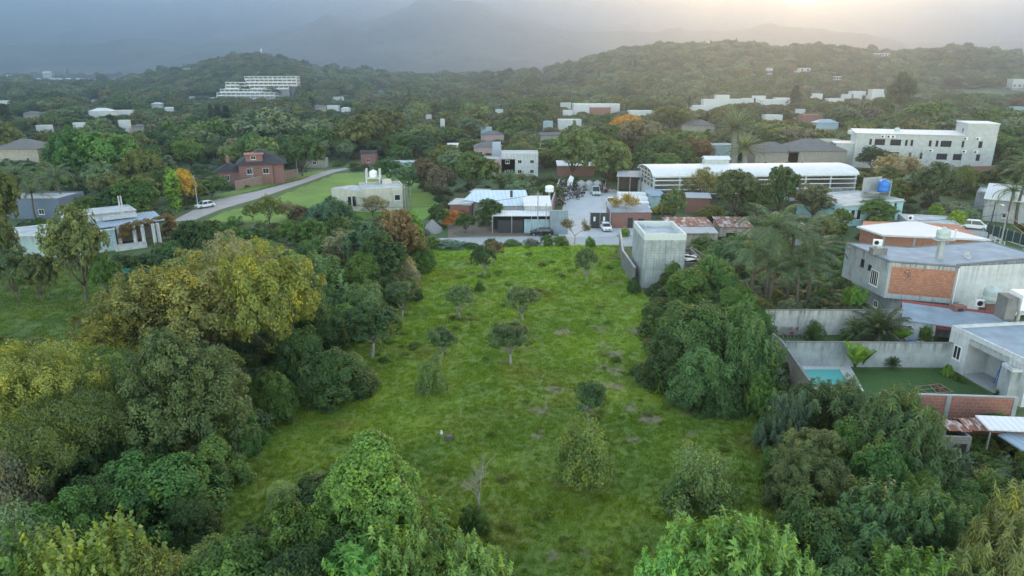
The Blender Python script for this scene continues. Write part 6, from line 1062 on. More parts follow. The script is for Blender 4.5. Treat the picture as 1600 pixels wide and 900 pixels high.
for k, cx, by, ty, w, c, lb in (('shrub_n', 250, 815, 708, 190, 'emer', 'large dark green bush below the huge rounded tree'), ('shrub_n', 345, 752, 672, 92, (0.06, 0.095, 0.03), 'bright-tipped bush at the edge of the grass below the huge tree'), ('shrub_n', 172, 835, 735, 130, 'dk', 'dark bush left of the large dark green bush'), ('shrub_n', 425, 655, 576, 84, 'mid', 'green bush on the right foot of the huge rounded tree'), ('shrub_n', 140, 765, 655, 140, 'dk', 'dark bush beneath the feathery trees'), ('shrub_n', 60, 775, 652, 130, 'brt', 'bright green bush at the lower left'), ('thin_n', 28, 850, 700, 130, 'grey', 'greyish purple twiggy bush at the left edge'), ('shrub_n', 222, 750, 655, 120, 'dk', 'shaded bush directly under the huge rounded tree'), ('bigleaf_n', 200, 960, 795, 160, (0.085, 0.11, 0.03), 'yellow-green large-leaved shrub at the bottom left'), ('bigleaf_n', 115, 975, 812, 160, (0.08, 0.11, 0.035), 'large-leaved shrub near the bottom left corner'), ('bigleaf_n', 30, 985, 845, 150, 'mid', 'large-leaved shrub in the bottom left corner'), ('thin_n', 262, 960, 850, 110, 'pale', 'wispy pale shrub at the bottom beside the yellow-green one'), ('shrub_n', 110, 885, 765, 150, 'emer', 'deep green bush behind the large-leaved shrubs'), ('thin_n', 60, 930, 790, 140, 'sage', 'grey-green wispy bush above the bottom left corner'), ('shrub_n', 305, 845, 770, 80, 'dk', 'dark small bush at the mown path edge'), ('shrub_n', 378, 705, 640, 80, 'mid', 'green bush filling the gap right of the huge rounded tree foot'), ('shrub_n', 0, 800, 690, 130, 'dk', 'dark bush cut off by the left edge')): sh(k, cx, by, ty, w, c, lb)
# left border of the field, going back
for k, cx, by, ty, w, c, lb in (('shrub_n', 520, 625, 540, 130, 'dk', 'dark spreading bush where the grass bulges left'), ('shrub_n', 560, 600, 548, 60, 'pale', 'pale tipped bush beside the large spreading fruit tree'), ('shrub_n', 470, 590, 500, 90, 'dk', 'dark bush between the yellow-green tree and the grass'), ('shrub_n', 540, 530, 470, 80, 'mid', 'green bush left of the large spreading fruit tree'), ('shrub_n', 510, 560, 480, 80, 'dk', 'dark bush deep in the left thicket'), ('rosette_n', 500, 490, 392, 100, (0.06, 0.10, 0.05), 'grey-green leafy shrub with pale stems in the left thicket'), ('shrub_n', 560, 470, 392, 90, 'mid', 'mid-green bush left of the rounded blue-green one'), ('shrub_n', 600, 476, 420, 70, 'dk', 'dark bush on the left border of the far grass'), ('shrub_n', 575, 500, 432, 70, 'pale', 'light bush in front of the dark border bush'), ('thin_n', 636, 452, 400, 56, 'grey', 'brownish bush on the border near the field end'), ('shrub_n', 655, 425, 380, 50, 'mid', 'green bush at the far left corner of the field'), ('shrub_n', 640, 470, 430, 40, 'dk', 'small dark bush on the left border'), ('rosette_n', 450, 450, 390, 90, 'sage', 'sage-coloured shrub behind the tall yellow-green tree'), ('shrub_n', 480, 545, 455, 90, 'mid', 'leafy bush behind the dark thicket bush')): sh(k, cx, by, ty, w, c, lb)
tr('tree_m', 580, 432, 346, 84, (0.045, 0.075, 0.045), 'round blue-green tree left of the field end'); tr('tree_m', 625, 425, 332, 80, (0.085, 0.060, 0.032), 'reddish-brown tree beside the round blue-green tree'); tr('tree_m', 645, 420, 338, 46, 'brt', 'fresh green tree at the far left corner of the field'); tr('loose_m', 540, 420, 362, 70, 'grey', 'grey-green tree left of the round blue-green tree'); tr('tree_m', 600, 455, 365, 80, 'dk', 'dark tree in front of the round blue-green tree')
# hedge rows in the middle left
for i, (cx, by, ty, w, c) in enumerate(((300, 388, 345, 60, 'dk'), (335, 390, 342, 60, 'dk'), (370, 392, 345, 56, 'emer'), (452, 380, 343, 50, 'mid'), (490, 378, 338, 54, 'mid'), (530, 374, 336, 50, 'mid'), (560, 372, 338, 46, 'emer'), (410, 384, 350, 50, 'dk'))): plant('hedge_m', cx, by, ty, w, c, 'clipped dark green hedge stretch in the row left of the cream house', 'hedge', 'hedge', 'hedge stretches left of the cream house')
for k, cx, by, ty, w, c, lb in (('tree_m', 137, 470, 330, 98, (0.060, 0.072, 0.028), 'big olive tree in front of the left white house'), ('tree_m', 30, 470, 392, 80, (0.055, 0.07, 0.03), 'leaning olive tree on the shaded lawn'), ('tree_m', 66, 474, 398, 56, (0.055, 0.07, 0.03), 'slender-trunked tree on the shaded lawn'), ('tree_m', 0, 430, 255, 100, 'olive', 'tall dark olive tree cut by the left edge'), ('tree_m', 12, 455, 330, 60, 'olive', 'olive tree at the left edge of the shaded lawn'), ('tree_m', 172, 470, 400, 50, 'mid', 'lower green tree right of the big olive tree')): tr(k, cx, by, ty, w, c, lb)
for k, cx, by, ty, w, c, lb in (('shrub_m', 205, 428, 392, 60, 'dk', 'dark shrub below the pergola house terrace'), ('shrub_m', 245, 425, 392, 60, 'dk', 'dark shrub under the pergola'), ('shrub_m', 250, 395, 376, 30, 'sage', 'grey-green agave-like shrub at the pergola end'), ('shrub_m', 290, 432, 395, 80, 'mid', 'green shrub beyond the yellow trees'), ('shrub_m', 330, 420, 385, 70, 'dk', 'dark shrub beyond the pale blossoming tree'), ('shrub_m', 365, 395, 362, 50, 'brt', 'bright green shrub above the pale blossoming tree'), ('shrub_m', 410, 410, 372, 80, 'mid', 'green shrub behind the blossoming tree'), ('shrub_m', 440, 420, 385, 70, 'brt', 'fresh green shrub behind the sage shrub'), ('shrub_m', 500, 400, 368, 60, 'mid', 'green shrub before the hedge row'), ('shrub_m', 270, 410, 380, 60, 'emer', 'deep green shrub right of the pergola'), ('shrub_m', 530, 350, 305, 50, (0.05, 0.085, 0.05), 'blue-green shrub in front of the cream house'), ('loose_m', 583, 338, 305, 48, 'grey', 'greyish shrub in front of the cream house wall'), ('shrub_m', 506, 345, 312, 50, (0.05, 0.08, 0.055), 'silvery shrub left of the cream house'), ('shrub_m', 470, 342, 318, 36, 'rust', 'brownish shrub on the near edge of the grass lot'), ('shrub_m', 525, 318, 300, 36, 'dk', 'small dark shrub at the cream house corner')): sh(k, cx, by, ty, w, c, lb)
for cx, by, ty, w, c, lb in ((422, 352, 305, 42, 'olive', 'thin conifer-like tree on the near edge of the grass lot'), (395, 345, 318, 30, 'olive', 'small thin tree at the grass lot edge'), (450, 345, 315, 34, 'grey', 'thin grey tree at the grass lot edge')): tr('loose_m', cx, by, ty, w, c, lb)
# vines on the pergola
for i, (px, z) in enumerate(((200, 3.9), (216, 3.9), (232, 3.9), (248, 4.0), (262, 4.0), (266, 2.6), (262, 1.2), (196, 2.6))):
    X, Y = P(px, 372-(px-196)*0.22, 2); o = put_plant('shrub_m', X, Y+0.3, 1.35, 1.5, (0.11, 0.075, 0.035), 'rusty brown vine hanging over the pergola edge', 'vine', 'vine', 'vine clumps on the pergola', z=z-0.6)
# named middle-distance trees
M_ = [('tree_m', 165, 300, 205, 110, (0.050, 0.095, 0.024), 'big bright-crowned leafy tree in the left middle distance'), ('tree_m', 205, 290, 222, 70, 'dk', 'dark tree right of the bright-crowned tree'), ('tree_m', 118, 300, 205, 70, 'emer', 'deep green tree left of the bright-crowned tree'), ('column_m', 275, 330, 264, 26, 'lime', 'slim columnar yellow-green tree beside the side road'), ('loose_m', 293, 325, 262, 34, (0.18, 0.13, 0.03), 'small yellow-orange tree next to the columnar one'), ('tree_m', 330, 308, 276, 60, 'mid', 'rounded green bush-like tree by the side road bend'), ('tree_m', 305, 318, 285, 44, 'olive', 'olive tree behind the white road car'),
    ('tree_m', 473, 275, 212, 68, 'dk', 'dark rounded tree at the end of the side road'), ('tree_m', 640, 300, 258, 56, (0.045, 0.08, 0.04), 'dense green tree behind the cream house'), ('tree_m', 610, 285, 248, 50, 'emer', 'green tree behind the cream house tank'), ('tree_m', 664, 300, 250, 46, (0.075, 0.06, 0.045), 'bare-looking brownish tree right of the cream house'), ('tree_m', 690, 310, 262, 50, (0.080, 0.065, 0.045), 'brown-grey tree left of the big round tree'), ('tree_m', 736, 304, 240, 84, (0.055, 0.085, 0.03), 'big round green tree left of the pink house'), ('tree_m', 700, 270, 228, 60, 'olive', 'olive tree behind the big round tree'),
    ('tree_m', 765, 360, 312, 44, 'dk', 'dark tree in front of the blue-roofed house'), ('tree_m', 727, 364, 334, 36, 'dk', 'dark round tree before the orange tarpaulin'), ('tree_m', 685, 356, 322, 34, 'dk', 'dark tree behind the grey covered heap'), ('tree_m', 895, 282, 206, 76, (0.06, 0.08, 0.03), 'tall olive-green tree behind the yard'), ('tree_m', 948, 292, 222, 76, (0.065, 0.085, 0.035), 'tall green tree beside the open-fronted shed'), ('tree_m', 1030, 255, 208, 56, 'dk', 'dark tree left of the hangar roof'), ('tree_m', 1005, 262, 225, 40, 'dk', 'darker tree behind the open-fronted shed'), ('tree_m', 1052, 210, 166, 68, 'olive', 'large rounded dull tree left of the two cypresses'), ('loose_m', 975, 224, 178, 50, 'orange', 'orange autumn tree in front of the white town buildings'), ('loose_m', 1088, 262, 215, 60, (0.1, 0.07, 0.04), 'brownish tree behind the hangar'),
    ('tree_m', 1147, 345, 268, 72, (0.040, 0.058, 0.030), 'large dark tree in front of the hangar side'), ('tree_m', 1215, 345, 262, 54, 'dk', 'dark upright tree in front of the hangar centre'), ('tree_m', 1182, 350, 290, 50, 'dk', 'dark tree between the two larger hangar trees'), ('tree_m', 1268, 345, 291, 70, (0.05, 0.06, 0.035), 'dull dark tree left of the turquoise building'), ('tree_m', 1360, 268, 231, 50, 'dk', 'dark round tree in front of the three-storey building'), ('loose_m', 1400, 296, 240, 70, 'grey', 'pale twiggy tree in front of the three-storey building'), ('tree_m', 1455, 330, 258, 72, (0.04, 0.06, 0.032), 'large dark tree right of the turquoise building'), ('tree_m', 1340, 302, 268, 50, 'olive', 'olive tree between the hangar end and the blue tank'), ('loose_m', 1350, 305, 284, 34, (0.15, 0.13, 0.03), 'yellowish shrub-like tree left of the blue tank'), ('tree_m', 1385, 300, 262, 40, 'olive', 'small tree behind the blue tank'),
    ('tree_m', 1365, 352, 312, 60, 'mid', 'leafy green tree in front of the turquoise building'), ('tree_m', 1310, 362, 328, 40, 'mid', 'olive-green tree right of the grey block hut'), ('loose_m', 1283, 385, 335, 50, 'sage', 'silvery-leaved tree beside the small grey hut'), ('tree_m', 1300, 420, 372, 56, 'dk', 'dark tree left of the grey house'), ('tree_m', 1050, 348, 296, 44, (0.06, 0.085, 0.04), 'light green tree in front of the rusty shed'), ('loose_m', 1100, 318, 262, 60, (0.12, 0.11, 0.05), 'sparse yellow-green tree against the hangar side'), ('tree_m', 1035, 340, 318, 30, (0.13, 0.13, 0.03), 'small yellow-tipped tree by the wooden pole'), ('tree_m', 1500, 310, 262, 36, 'olive', 'tree at the right end of the three-storey building'), ('tree_m', 1401, 186, 117, 44, (0.04, 0.05, 0.025), 'tall solitary tree rising above the far white houses'), ('tree_m', 1330, 430, 398, 50, 'brt', 'bright leafy small tree under the overhang')]
for k, cx, by, ty, w, c, lb in M_: tr(k, cx, by, ty, w, c, lb)
tr('loose_n', 1332, 492, 448, 40, 'brt', 'round bright green tree below the side windows of the grey house')
for cx, by, ty, w, lb in ((16, 222, 160, 24, 'tall dark conifer near the left edge'), (334, 212, 162, 12, 'narrow dark conifer, left of a tight group'), (346, 218, 162, 20, 'dark conifer in the middle of a tight group'), (358, 216, 163, 18, 'dark conifer, right of a tight group'), (176, 214, 180, 22, 'short dark conifer left of the dark tree'), (1240, 175, 132, 18, 'solitary dark conifer above the hangar in the far town'), (1044, 172, 145, 8, 'slim cypress against the far hill, left of a pair'), (1076, 178, 151, 8, 'slim cypress against the far hill, right of a pair'), (570, 196, 174, 14, 'small dark conifer in the centre left distance'), (580, 194, 172, 12, 'second small conifer close to the first one'), (488, 176, 152, 14, 'bluish conifer in the far left haze')):
    plant('conifer_m', cx, by, ty-3, w*1.5, (0.022, 0.036, 0.022), lb, 'conifer_tree', 'conifer')
# palms
def palm(kind, cx, by, ty, w, label, col=(0.045, 0.075, 0.038)): return plant(kind, cx, by, ty, w*1.15 if kind == 'pindo' and by > 440 else w*1.1, col, label, 'palm_tree', 'palm')
palm('canary', 1143, 262, 183, 56, 'tall canary palm with a grey-green head behind the hangar', (0.085, 0.10, 0.07)); palm('canary', 1160, 272, 218, 48, 'lower canary palm to the right of the tall one', (0.11, 0.115, 0.06))
for cx, by, ty, w, lb in ((1195, 475, 325, 90, 'tall feathery palm beside the streaked wall'), (1228, 470, 342, 80, 'feathery palm right of the tallest palm'), (1172, 470, 370, 76, 'feathery palm left of the tallest palm'), (1262, 478, 372, 80, 'feathery palm nearest the grey house'), (1240, 485, 400, 70, 'short feathery palm in front of the palm group'), (1205, 480, 405, 66, 'low feathery palm at the foot of the palm group'), (1588, 350, 246, 60, 'feathery palm at the right edge by the mesh fence'), (1572, 352, 285, 44, 'shorter palm left of the right edge palm')): palm('pindo', cx, by, ty, w, lb)
for cx, by, ty, w, lb in ((35, 330, 258, 54, 'feathery palm at the far left before the blue house'), (72, 330, 270, 50, 'feathery palm right of the far left palm'), (98, 332, 262, 48, 'feathery palm under the deep green tree'), (58, 345, 290, 44, 'low palm in front of the dark blue house'), (15, 318, 262, 44, 'palm leaning at the left edge')): palm('pindo', cx, by, ty, w, lb, (0.050, 0.078, 0.045))
for cx, by, ty, w, lb in ((815, 308, 272, 28, 'small banana-like palm left of the yard wall'), (1560, 240, 205, 20, 'palm behind the right end of the three-storey building'), (1015, 205, 178, 14, 'small far palm left of the rounded dull tree')): palm('pindo', cx, by, ty, w, lb)
# papaya trees
for cx, by, ty, w, lb in ((1459, 348, 320, 24, 'papaya tree with bright leaves, left of the pair'), (1491, 362, 330, 30, 'papaya tree with bright leaves, right of the pair')): plant('tree_m', cx, by, ty, w, 'lime', lb, 'papaya_tree', 'papaya tree')
sh('shrub_m', 1370, 352, 335, 50, 'lime', 'bright fern-like shrub beside the brick building roof')
# garden plants near the pool
for cx, by, h, n, c, sd, lb, rr in ((1334, 583, 3.3, 9, 'brt', 1, 'banana plant with wide bright leaves against the garden wall', 1.0), (1400, 542, 2.5, 9, 'brt', 2, 'low banana plant in the rear yard in front of the shed', 1.1), (1348, 575, 2.2, 7, 'mid', 4, 'smaller banana plant at the pool corner', 1.1)):
    x, y = P(cx, by); bigleaf_plant('banana_plant', lb, x, y, h, rr, n, c, sd)
for cx, by, ty, w, c, lb in ((1370, 538, 494, 62, 'dk', 'dark spreading sago palm in the rear yard'), (1335, 534, 506, 30, 'mid', 'small cycad left of the dark sago palm'), (1272, 534, 500, 32, 'mid', 'bamboo-like bush by the old chair frames'), (1394, 576, 562, 18, 'dk', 'small spiky plant at the garden wall foot'), (1318, 532, 520, 14, 'mid', 'tiny tufted plant in the rear yard')): palm('sago', cx, by, ty, w, lb, tuple(x*.5 for x in COLS[c])) if cx in (1370, 1335, 1394, 1318) else sh('thin_n', cx, by, ty, w, c, lb)
for k, cx, by, ty, w, c, lb in (('shrub_n', 1478, 586, 568, 18, 'brt', 'round bush at the corner of the white house'), ('shrub_n', 1496, 594, 584, 12, 'mid', 'small round plant under the porch wall'), ('shrub_n', 1503, 598, 586, 9, 'mid', 'smallest plant beside the porch floor'), ('shrub_n', 1560, 622, 606, 16, 'dk', 'dark pot plant in the end wall niche'), ('thin_n', 1458, 546, 522, 16, 'dk', 'dark potted bush at the dark doorway'), ('thin_n', 1444, 540, 506, 22, 'mid', 'climbing pot plants on the wooden rack')): sh(k, cx, by, ty, w, c, lb)
# right-hand masses
for k, cx, by, ty, w, c, lb in (('shrub_n', 1080, 478, 415, 92, 'mid', 'ivy-like bush at the foot of the cement block building'), ('shrub_n', 1052, 450, 405, 50, 'mid', 'climbing green ivy on the cement block building corner'), ('shrub_n', 992, 460, 432, 22, 'dk', 'small dark bush at the cement building left corner'), ('shrub_n', 1130, 470, 420, 60, 'emer', 'deep green bush right of the ivy-like bush'), ('rosette_n', 1110, 450, 395, 70, (0.06, 0.11, 0.04), 'broad-leaved bush behind the ruined room'), ('rosette_n', 1128, 412, 372, 60, (0.055, 0.10, 0.05), 'pale blue-green broad bush right of the roofless room'), ('shrub_m', 1100, 390, 366, 50, 'mid', 'green bush in front of the rusty roof'), ('shrub_m', 1150, 395, 365, 50, 'mid', 'green bush in front of the tan shed'),
    ('shrub_n', 1118, 585, 455, 140, (0.045, 0.080, 0.028), 'tallest dense green bush mound right of the field'), ('shrub_n', 1070, 590, 480, 120, (0.040, 0.07, 0.028), 'dense dark bush mound nearest the grass right of the field'), ('rosette_n', 1160, 610, 490, 110, (0.045, 0.085, 0.035), 'broad-leaved bush mound beside the pale side wall'), ('shrub_n', 1095, 628, 540, 120, (0.05, 0.085, 0.03), 'lower green bush mound in front of the tallest one'), ('shrub_n', 1035, 600, 520, 100, 'dk', 'dark bush at the left foot of the bush mounds'), ('shrub_n', 1160, 610, 500, 90, (0.045, 0.08, 0.03), 'green bush against the pale side wall'), ('shrub_n', 1185, 540, 480, 60, 'emer', 'bush between the palms and the tallest bush mound'), ('shrub_n', 1060, 530, 470, 80, 'mid', 'green bush behind the dark bush mound'), ('shrub_n', 1120, 640, 575, 80, 'dk', 'dark bush below the lower green mound'), ('rosette_n', 1190, 650, 585, 70, 'mid', 'low broad-leaved bush by the side wall foot'), ('shrub_n', 1150, 500, 440, 70, 'mid', 'leafy bush under the feathery palms'),
    ('droop_n', 1290, 690, 592, 150, (0.045, 0.072, 0.032), 'dark drooping-leaved bush in front of the pool'), ('droop_n', 1385, 735, 612, 170, (0.040, 0.066, 0.030), 'drooping-leaved tree leaning over the red block wall'), ('droop_n', 1225, 700, 610, 90, (0.05, 0.075, 0.05), 'grey-green drooping bush at the side wall end'), ('thin_n', 1325, 640, 585, 44, 'sage', 'feathery grey shrub beside the pool'), ('droop_n', 1450, 700, 640, 60, (0.06, 0.085, 0.035), 'light drooping bush against the red block wall'),
    ('big_n', 1262, 800, 652, 150, (0.070, 0.082, 0.032), 'olive rounded tree at the right border of the grass'), ('shrub_n', 1330, 740, 655, 100, 'mid', 'green bush behind the olive rounded tree'), ('shrub_n', 1375, 790, 690, 120, 'emer', 'deep green bush between the olive tree and the ruined shed'), ('shrub_n', 1425, 800, 730, 80, (0.09, 0.12, 0.03), 'yellow-tipped bush in front of the ruined shed'), ('shrub_n', 1255, 900, 770, 130, 'dk', 'dark bush in the lower right beside the grass'), ('rosette_n', 1350, 890, 765, 160, (0.045, 0.080, 0.035), 'broad dark-leaved bush in the lower right centre'), ('rosette_n', 1440, 880, 760, 140, (0.05, 0.082, 0.034), 'leafy bush below the yellow-tipped one'), ('shrub_n', 1300, 960, 840, 130, 'dk', 'dark bush at the bottom edge right of the bright shrub'), ('rosette_n', 1400, 980, 850, 160, 'mid', 'leafy bush at the bottom edge in the lower right'), ('droop_n', 1560, 940, 770, 160, (0.075, 0.085, 0.035), 'mango-like tree with orange-tinted tips in the right corner'), ('droop_n', 1490, 990, 862, 130, (0.05, 0.07, 0.03), 'drooping dark bush at the bottom right'), ('thin_n', 1560, 790, 745, 110, 'mid', 'low green creeper clump below the ruined shed'), ('thin_n', 1510, 800, 757, 80, 'emer', 'low weedy clump at the ruined shed doorway'), ('shrub_n', 1610, 780, 700, 70, 'dk', 'dark bush at the right edge below the white lean-to'), ('shrub_n', 1495, 850, 780, 100, 'mid', 'green bush between the weeds and the mango-like tree'), ('thin_n', 1600, 850, 770, 90, 'olive', 'olive bush at the right edge'), ('rosette_n', 1213, 762, 690, 60, 'mid', 'small leafy bush at the grass edge left of the olive tree')): (tr if k == 'big_n' else sh)(k, cx, by, ty, w, c, lb)
sh('rosette_n', 1110, 968, 795, 190, (0.095, 0.165, 0.048), 'bright green big-leaved shrub at the bottom right of the field, largest of two'); sh('rosette_n', 1195, 965, 815, 130, (0.085, 0.14, 0.045), 'bright green leafy shrub right of the largest one at the bottom'); sh('rosette_n', 1035, 975, 850, 110, (0.09, 0.16, 0.045), 'lower bright green shrub left of the largest one at the bottom')
# street verge bushes
for k, cx, by, ty, w, c, lb in (('shrub_m', 853, 384, 366, 24, 'mid', 'bush on the verge below the black sedan'), ('shrub_m', 875, 385, 368, 30, 'mid', 'bush on the verge right of the black sedan'), ('shrub_m', 922, 386, 368, 16, 'brt', 'bright round bush on the verge near the white blossom tree'), ('shrub_m', 976, 369, 355, 18, 'lime', 'yellow-green bush on the boundary wall top'), ('shrub_m', 830, 384, 372, 26, 'grey', 'low dull bush on the verge'), ('shrub_m', 700, 386, 376, 60, 'sage', 'low grey-green creeping bush at the field end'), ('shrub_m', 768, 388, 372, 26, 'dk', 'dark bush on the verge behind the fruit trees'), ('shrub_m', 670, 388, 368, 40, 'mid', 'bush at the left end of the verge'), ('shrub_m', 800, 384, 374, 30, 'mid', 'low bush on the verge left of the dull bush'), ('shrub_m', 735, 388, 378, 30, 'mid', 'low bush on the verge in the centre left'), ('shrub_m', 755, 352, 334, 22, 'sage', 'succulent-like bush at the carport left end')): sh(k, cx, by, ty, w, c, lb)
x, y = P(898, 381); branchy('blossom_tree', 'open branching tree with whitish leaves on the street verge', x, y, zat(y, 336), 21, PALEBARK, 1400, 'grey', 0.26, 0.5)
x, y = P(973, 354); branchy('autumn_tree', 'sparse yellow-orange tree before the low red brick building', x, y, zat(y, 297), 22, PALEBARK, 2400, (0.30, 0.24, 0.07), 0.26, 0.55)
x, y = P(1428, 288); branchy('bare_tree', 'leafless pale branching tree before the three-storey building', x, y, zat(y, 228), 23, PALEBARK, 250, 'grey', 0.3, 0.5)
# kerb along the far side of the street, and clutter on roofs
ka = P(705, 372); kb = P(868, 369.5); kk = MB(); dk_ = Vector((kb[0]-ka[0], kb[1]-ka[1])); kn = int(dk_.length/1.0)
for i in range(kn): p_ = Vector(ka)+dk_*(i+0.02)/kn; q_ = Vector(ka)+dk_*(i+0.98)/kn; kk.box(p_.x, p_.y, -0.05, q_.x, p_.y+0.18, 0.14)
kk.build('kerb', CONC, None, kind='structure')
for i, (px, py, z, lb) in enumerate(((1345, 212, 11.4, 'left one on the roof of the three-storey building'), (1420, 208, 11.4, 'right one on the roof of the three-storey building'))):
    x, y = P(px, py, z); water_tank('water_tank', 'small grey water tank, '+lb, x, y+7, 11.3, 0.8, 1.3, TANKG)
# weed tufts over the field
rw = np.random.default_rng(8); wx = rw.uniform(-60, 60, 2600); wy = rw.uniform(34, 118, 2600); k = inpoly(wx, wy, FIELD) & (fbm(wx/6, wy/5, 3, 400) > 0.47); wx = wx[k]; wy = wy[k]; k = rw.random(len(wx)) < 0.45; wx = wx[k]; wy = wy[k]; nw = len(wx)
wm2 = []
for v in VAR['shrub_m']: c_ = v[0].copy(); c_.materials.clear(); c_.materials.append(LEAFI); c_.materials.append(BARK); wm2.append(c_)
sw_ = rw.uniform(.10, .26, nw); scatter('weeds', np.stack([wx, wy, np.full(nw, .08)], 1), rw.random(nw)*6.28, np.stack([sw_, sw_, sw_*rw.uniform(.5, .9, nw)], 1), rw.integers(0, 3, nw), np.clip(grasscol(wx, wy)*rw.uniform(.55, 1.15, (nw, 1)), 0, 1), wm2, label='scattered leafy weed tufts among the field grass', cat='weeds', kind='stuff')
# ------------------------------------------------------------------ town trees: individuals near, one wood beyond
print('hand plants', len(PLANTS))
rt = np.random.default_rng(2024); cand = []
def blocked(X, Y, r, h):
    a = proj(X, Y, h); b = proj(X, Y, 0); w = r*FX/a[2]
    for x0, y0, x1, y1, ky in KEEP:
        if Y < ky+3 and a[0]+w > x0 and a[0]-w < x1 and b[1] > y0 and a[1] < y1: return True
    for hx, hy, hw_ in HOUSES:
        if abs(X-hx) < hw_+2.2 and -4 < Y-hy < 16: return True
    return False
HP = np.array([(p[0], p[1], p[2]) for p in PLANTS])
YARDP = [P(690, 374), P(700, 326), P(780, 318), P(868, 325), P(880, 296), P(962, 292), P(990, 300), P(1012, 328), P(1022, 368), P(870, 376)]
ROADP = [P(260, 350), P(330, 308), P(400, 293), P(505, 263), P(545, 259), P(560, 270), P(478, 292), P(400, 320), P(300, 350)]
yy = 126.0
while yy < 640:
    sp = 9.5 if yy < 200 else 9.5+(yy-200)*0.01
    xs = np.arange(-yy*0.80-20, yy*0.80+20, sp)
    for x in xs:
        X = x+rt.uniform(-.45, .45)*sp; Y = yy+rt.uniform(-.45, .45)*sp; px, py, dep = proj(X, Y, 0)
        r = rt.uniform(3.4, 6.0)*(0.85+0.5*vnoise(np.array(X/30), np.array(Y/30), 5)); h = r*rt.uniform(1.35, 1.9)
        if rt.random() < 0.12: r *= 1.25; h *= 1.2
        if Y < 175 and px > 640 and px < 1060: 
            if rt.random() < 0.7: continue
            r *= 0.7; h *= 0.7
        if px > 1000 and px < 1600 and Y < 150: r *= 0.8; h *= 0.75
        if np.any((HP[:, 0]-X)**2+(HP[:, 1]-Y)**2 < (HP[:, 2]*0.75+r*0.5)**2): continue
        if inpoly(np.array([X]), np.array([Y]), LOT)[0] or inpoly(np.array([X]), np.array([Y]), LAWN)[0] or inpoly(np.array([X]), np.array([Y]), ROADP)[0] or inpoly(np.array([X]), np.array([Y]), YARDP)[0]: continue
        ok = False
        for k in range(3):
            if not blocked(X, Y, r, h): ok = True; break
            r *= 0.72; h *= 0.66
        if not ok: continue
        cand.append((X, Y, r, h))
    yy += sp
cand.sort(key=lambda c: c[1]); vis = [c for c in cand if -60 < proj(c[0], c[1], c[3]*.6)[0] < 1660]; NI = 185
LAND = [(165, 260, 'the bright-crowned leafy tree'), (380, 255, 'the red brick house'), (590, 290, 'the cream house'), (736, 262, 'the big round green tree'), (800, 255, 'the white two-storey house'), (900, 250, 'the concrete yard'), (1020, 240, 'the dark shed'), (1150, 255, 'the hangar'), (1260, 250, 'the grey hipped roofs'), (1430, 220, 'the three-storey building'), (1360, 320, 'the turquoise building'), (1560, 310, 'the right edge fence'), (40, 300, 'the far left palms'), (475, 250, 'the side road end'), (275, 290, 'the columnar yellow-green tree'), (650, 250, 'the brown-grey trees')]
PAL = [('dk', 'dark green'), ('mid', 'mid-green'), ('olive', 'olive'), ('sage', 'dull grey-green'), ('emer', 'deep green'), ('rust', 'rusty brown'), ('yel', 'yellowish'), ('pale', 'light green'), ('grey', 'greyish')]
PW_ = np.array([.24, .21, .22, .12, .11, .015, .015, .035, .035])
for i, (X, Y, r, h) in enumerate(vis[:NI]):
    ci = rt.choice(len(PAL), p=PW_); px, py, dep = proj(X, Y, h*.6); la = min(LAND, key=lambda q: (q[0]-px)**2+(2.0*(q[1]-py))**2); rel = 'behind' if py < la[1]-6 else ('left of' if px < la[0] else 'right of')
    sz = 'small' if h < 6 else ('large' if h > 9.5 else 'middling'); kd = rt.choice(['tree_m', 'tree_m', 'tree_m', 'loose_m', 'wide_m', 'column_m' if h > 8 else 'tree_m'], p=[.25, .2, .2, .12, .18, .05])
    if kd == 'column_m': r *= 0.4
    put_plant(kd, X, Y, r, h, PAL[ci][0], '%s %s tree %s %s' % (sz, PAL[ci][1], rel, la[2]), B_, 'tree', 'garden trees among the houses')
rest = vis[NI:]
# far wood: the rest of the plain, then the hills
F = [(X, Y, 0.0, r, h) for X, Y, r, h in rest]
hx = np.array([(a, b, c) for a, b, c in HOUSES if b > 250]); yy = 640.0
while yy < 2300:
    sp = 9.6+max(0, yy-900)*0.006; n = int((yy*1.66+80)/sp); X = -yy*.83-40+(np.arange(n)+rt.uniform(-.45, .45, n))*sp; Y = yy+rt.uniform(-.5, .5, n)*sp; Z = hillz(X, Y)
    r = sp*rt.uniform(.42, .85, n); h = r*rt.uniform(1.3, 1.75, n)
    big = rt.random(n) < .06; h = np.where(big, h*1.35, h)
    F += list(zip(X, Y, Z, r, h)); yy += sp
F = np.array(F); keep = np.ones(len(F), bool)
w_ = F[:, 2]-H; dep = F[:, 1]*CT-w_*ST; ppx = 800+FX*F[:, 0]/dep; pby = 450-FX*(F[:, 1]*ST+w_*CT)/dep; wt = F[:, 2]+F[:, 4]-H; dpt = F[:, 1]*CT-wt*ST; pty = 450-FX*(F[:, 1]*ST+wt*CT)/dpt; pw2 = F[:, 3]*FX/dep
for x0, y0, x1, y1, ky in KEEP:
    hit = (F[:, 1] < ky+3) & (ppx+pw2 > x0) & (ppx-pw2 < x1) & (pby > y0) & (pty < y1-0.5)
    F[hit, 4] = np.where(rt.random(hit.sum()) < .5, F[hit, 4]*.35, 0.0)
for a, b, c in HOUSES:
    if b > 250: keep &= ~((np.abs(F[:, 0]-a) < c+2) & (F[:, 1]-b > -5) & (F[:, 1]-b < 16))
keep &= F[:, 4] > 0.5; F = F[keep]; print('far wood', len(F))
n = len(F); tn = fbm(F[:, 0]/60, F[:, 1]/80, 3, 91); hillmix = np.clip((F[:, 1]-600)/200, 0, 1)
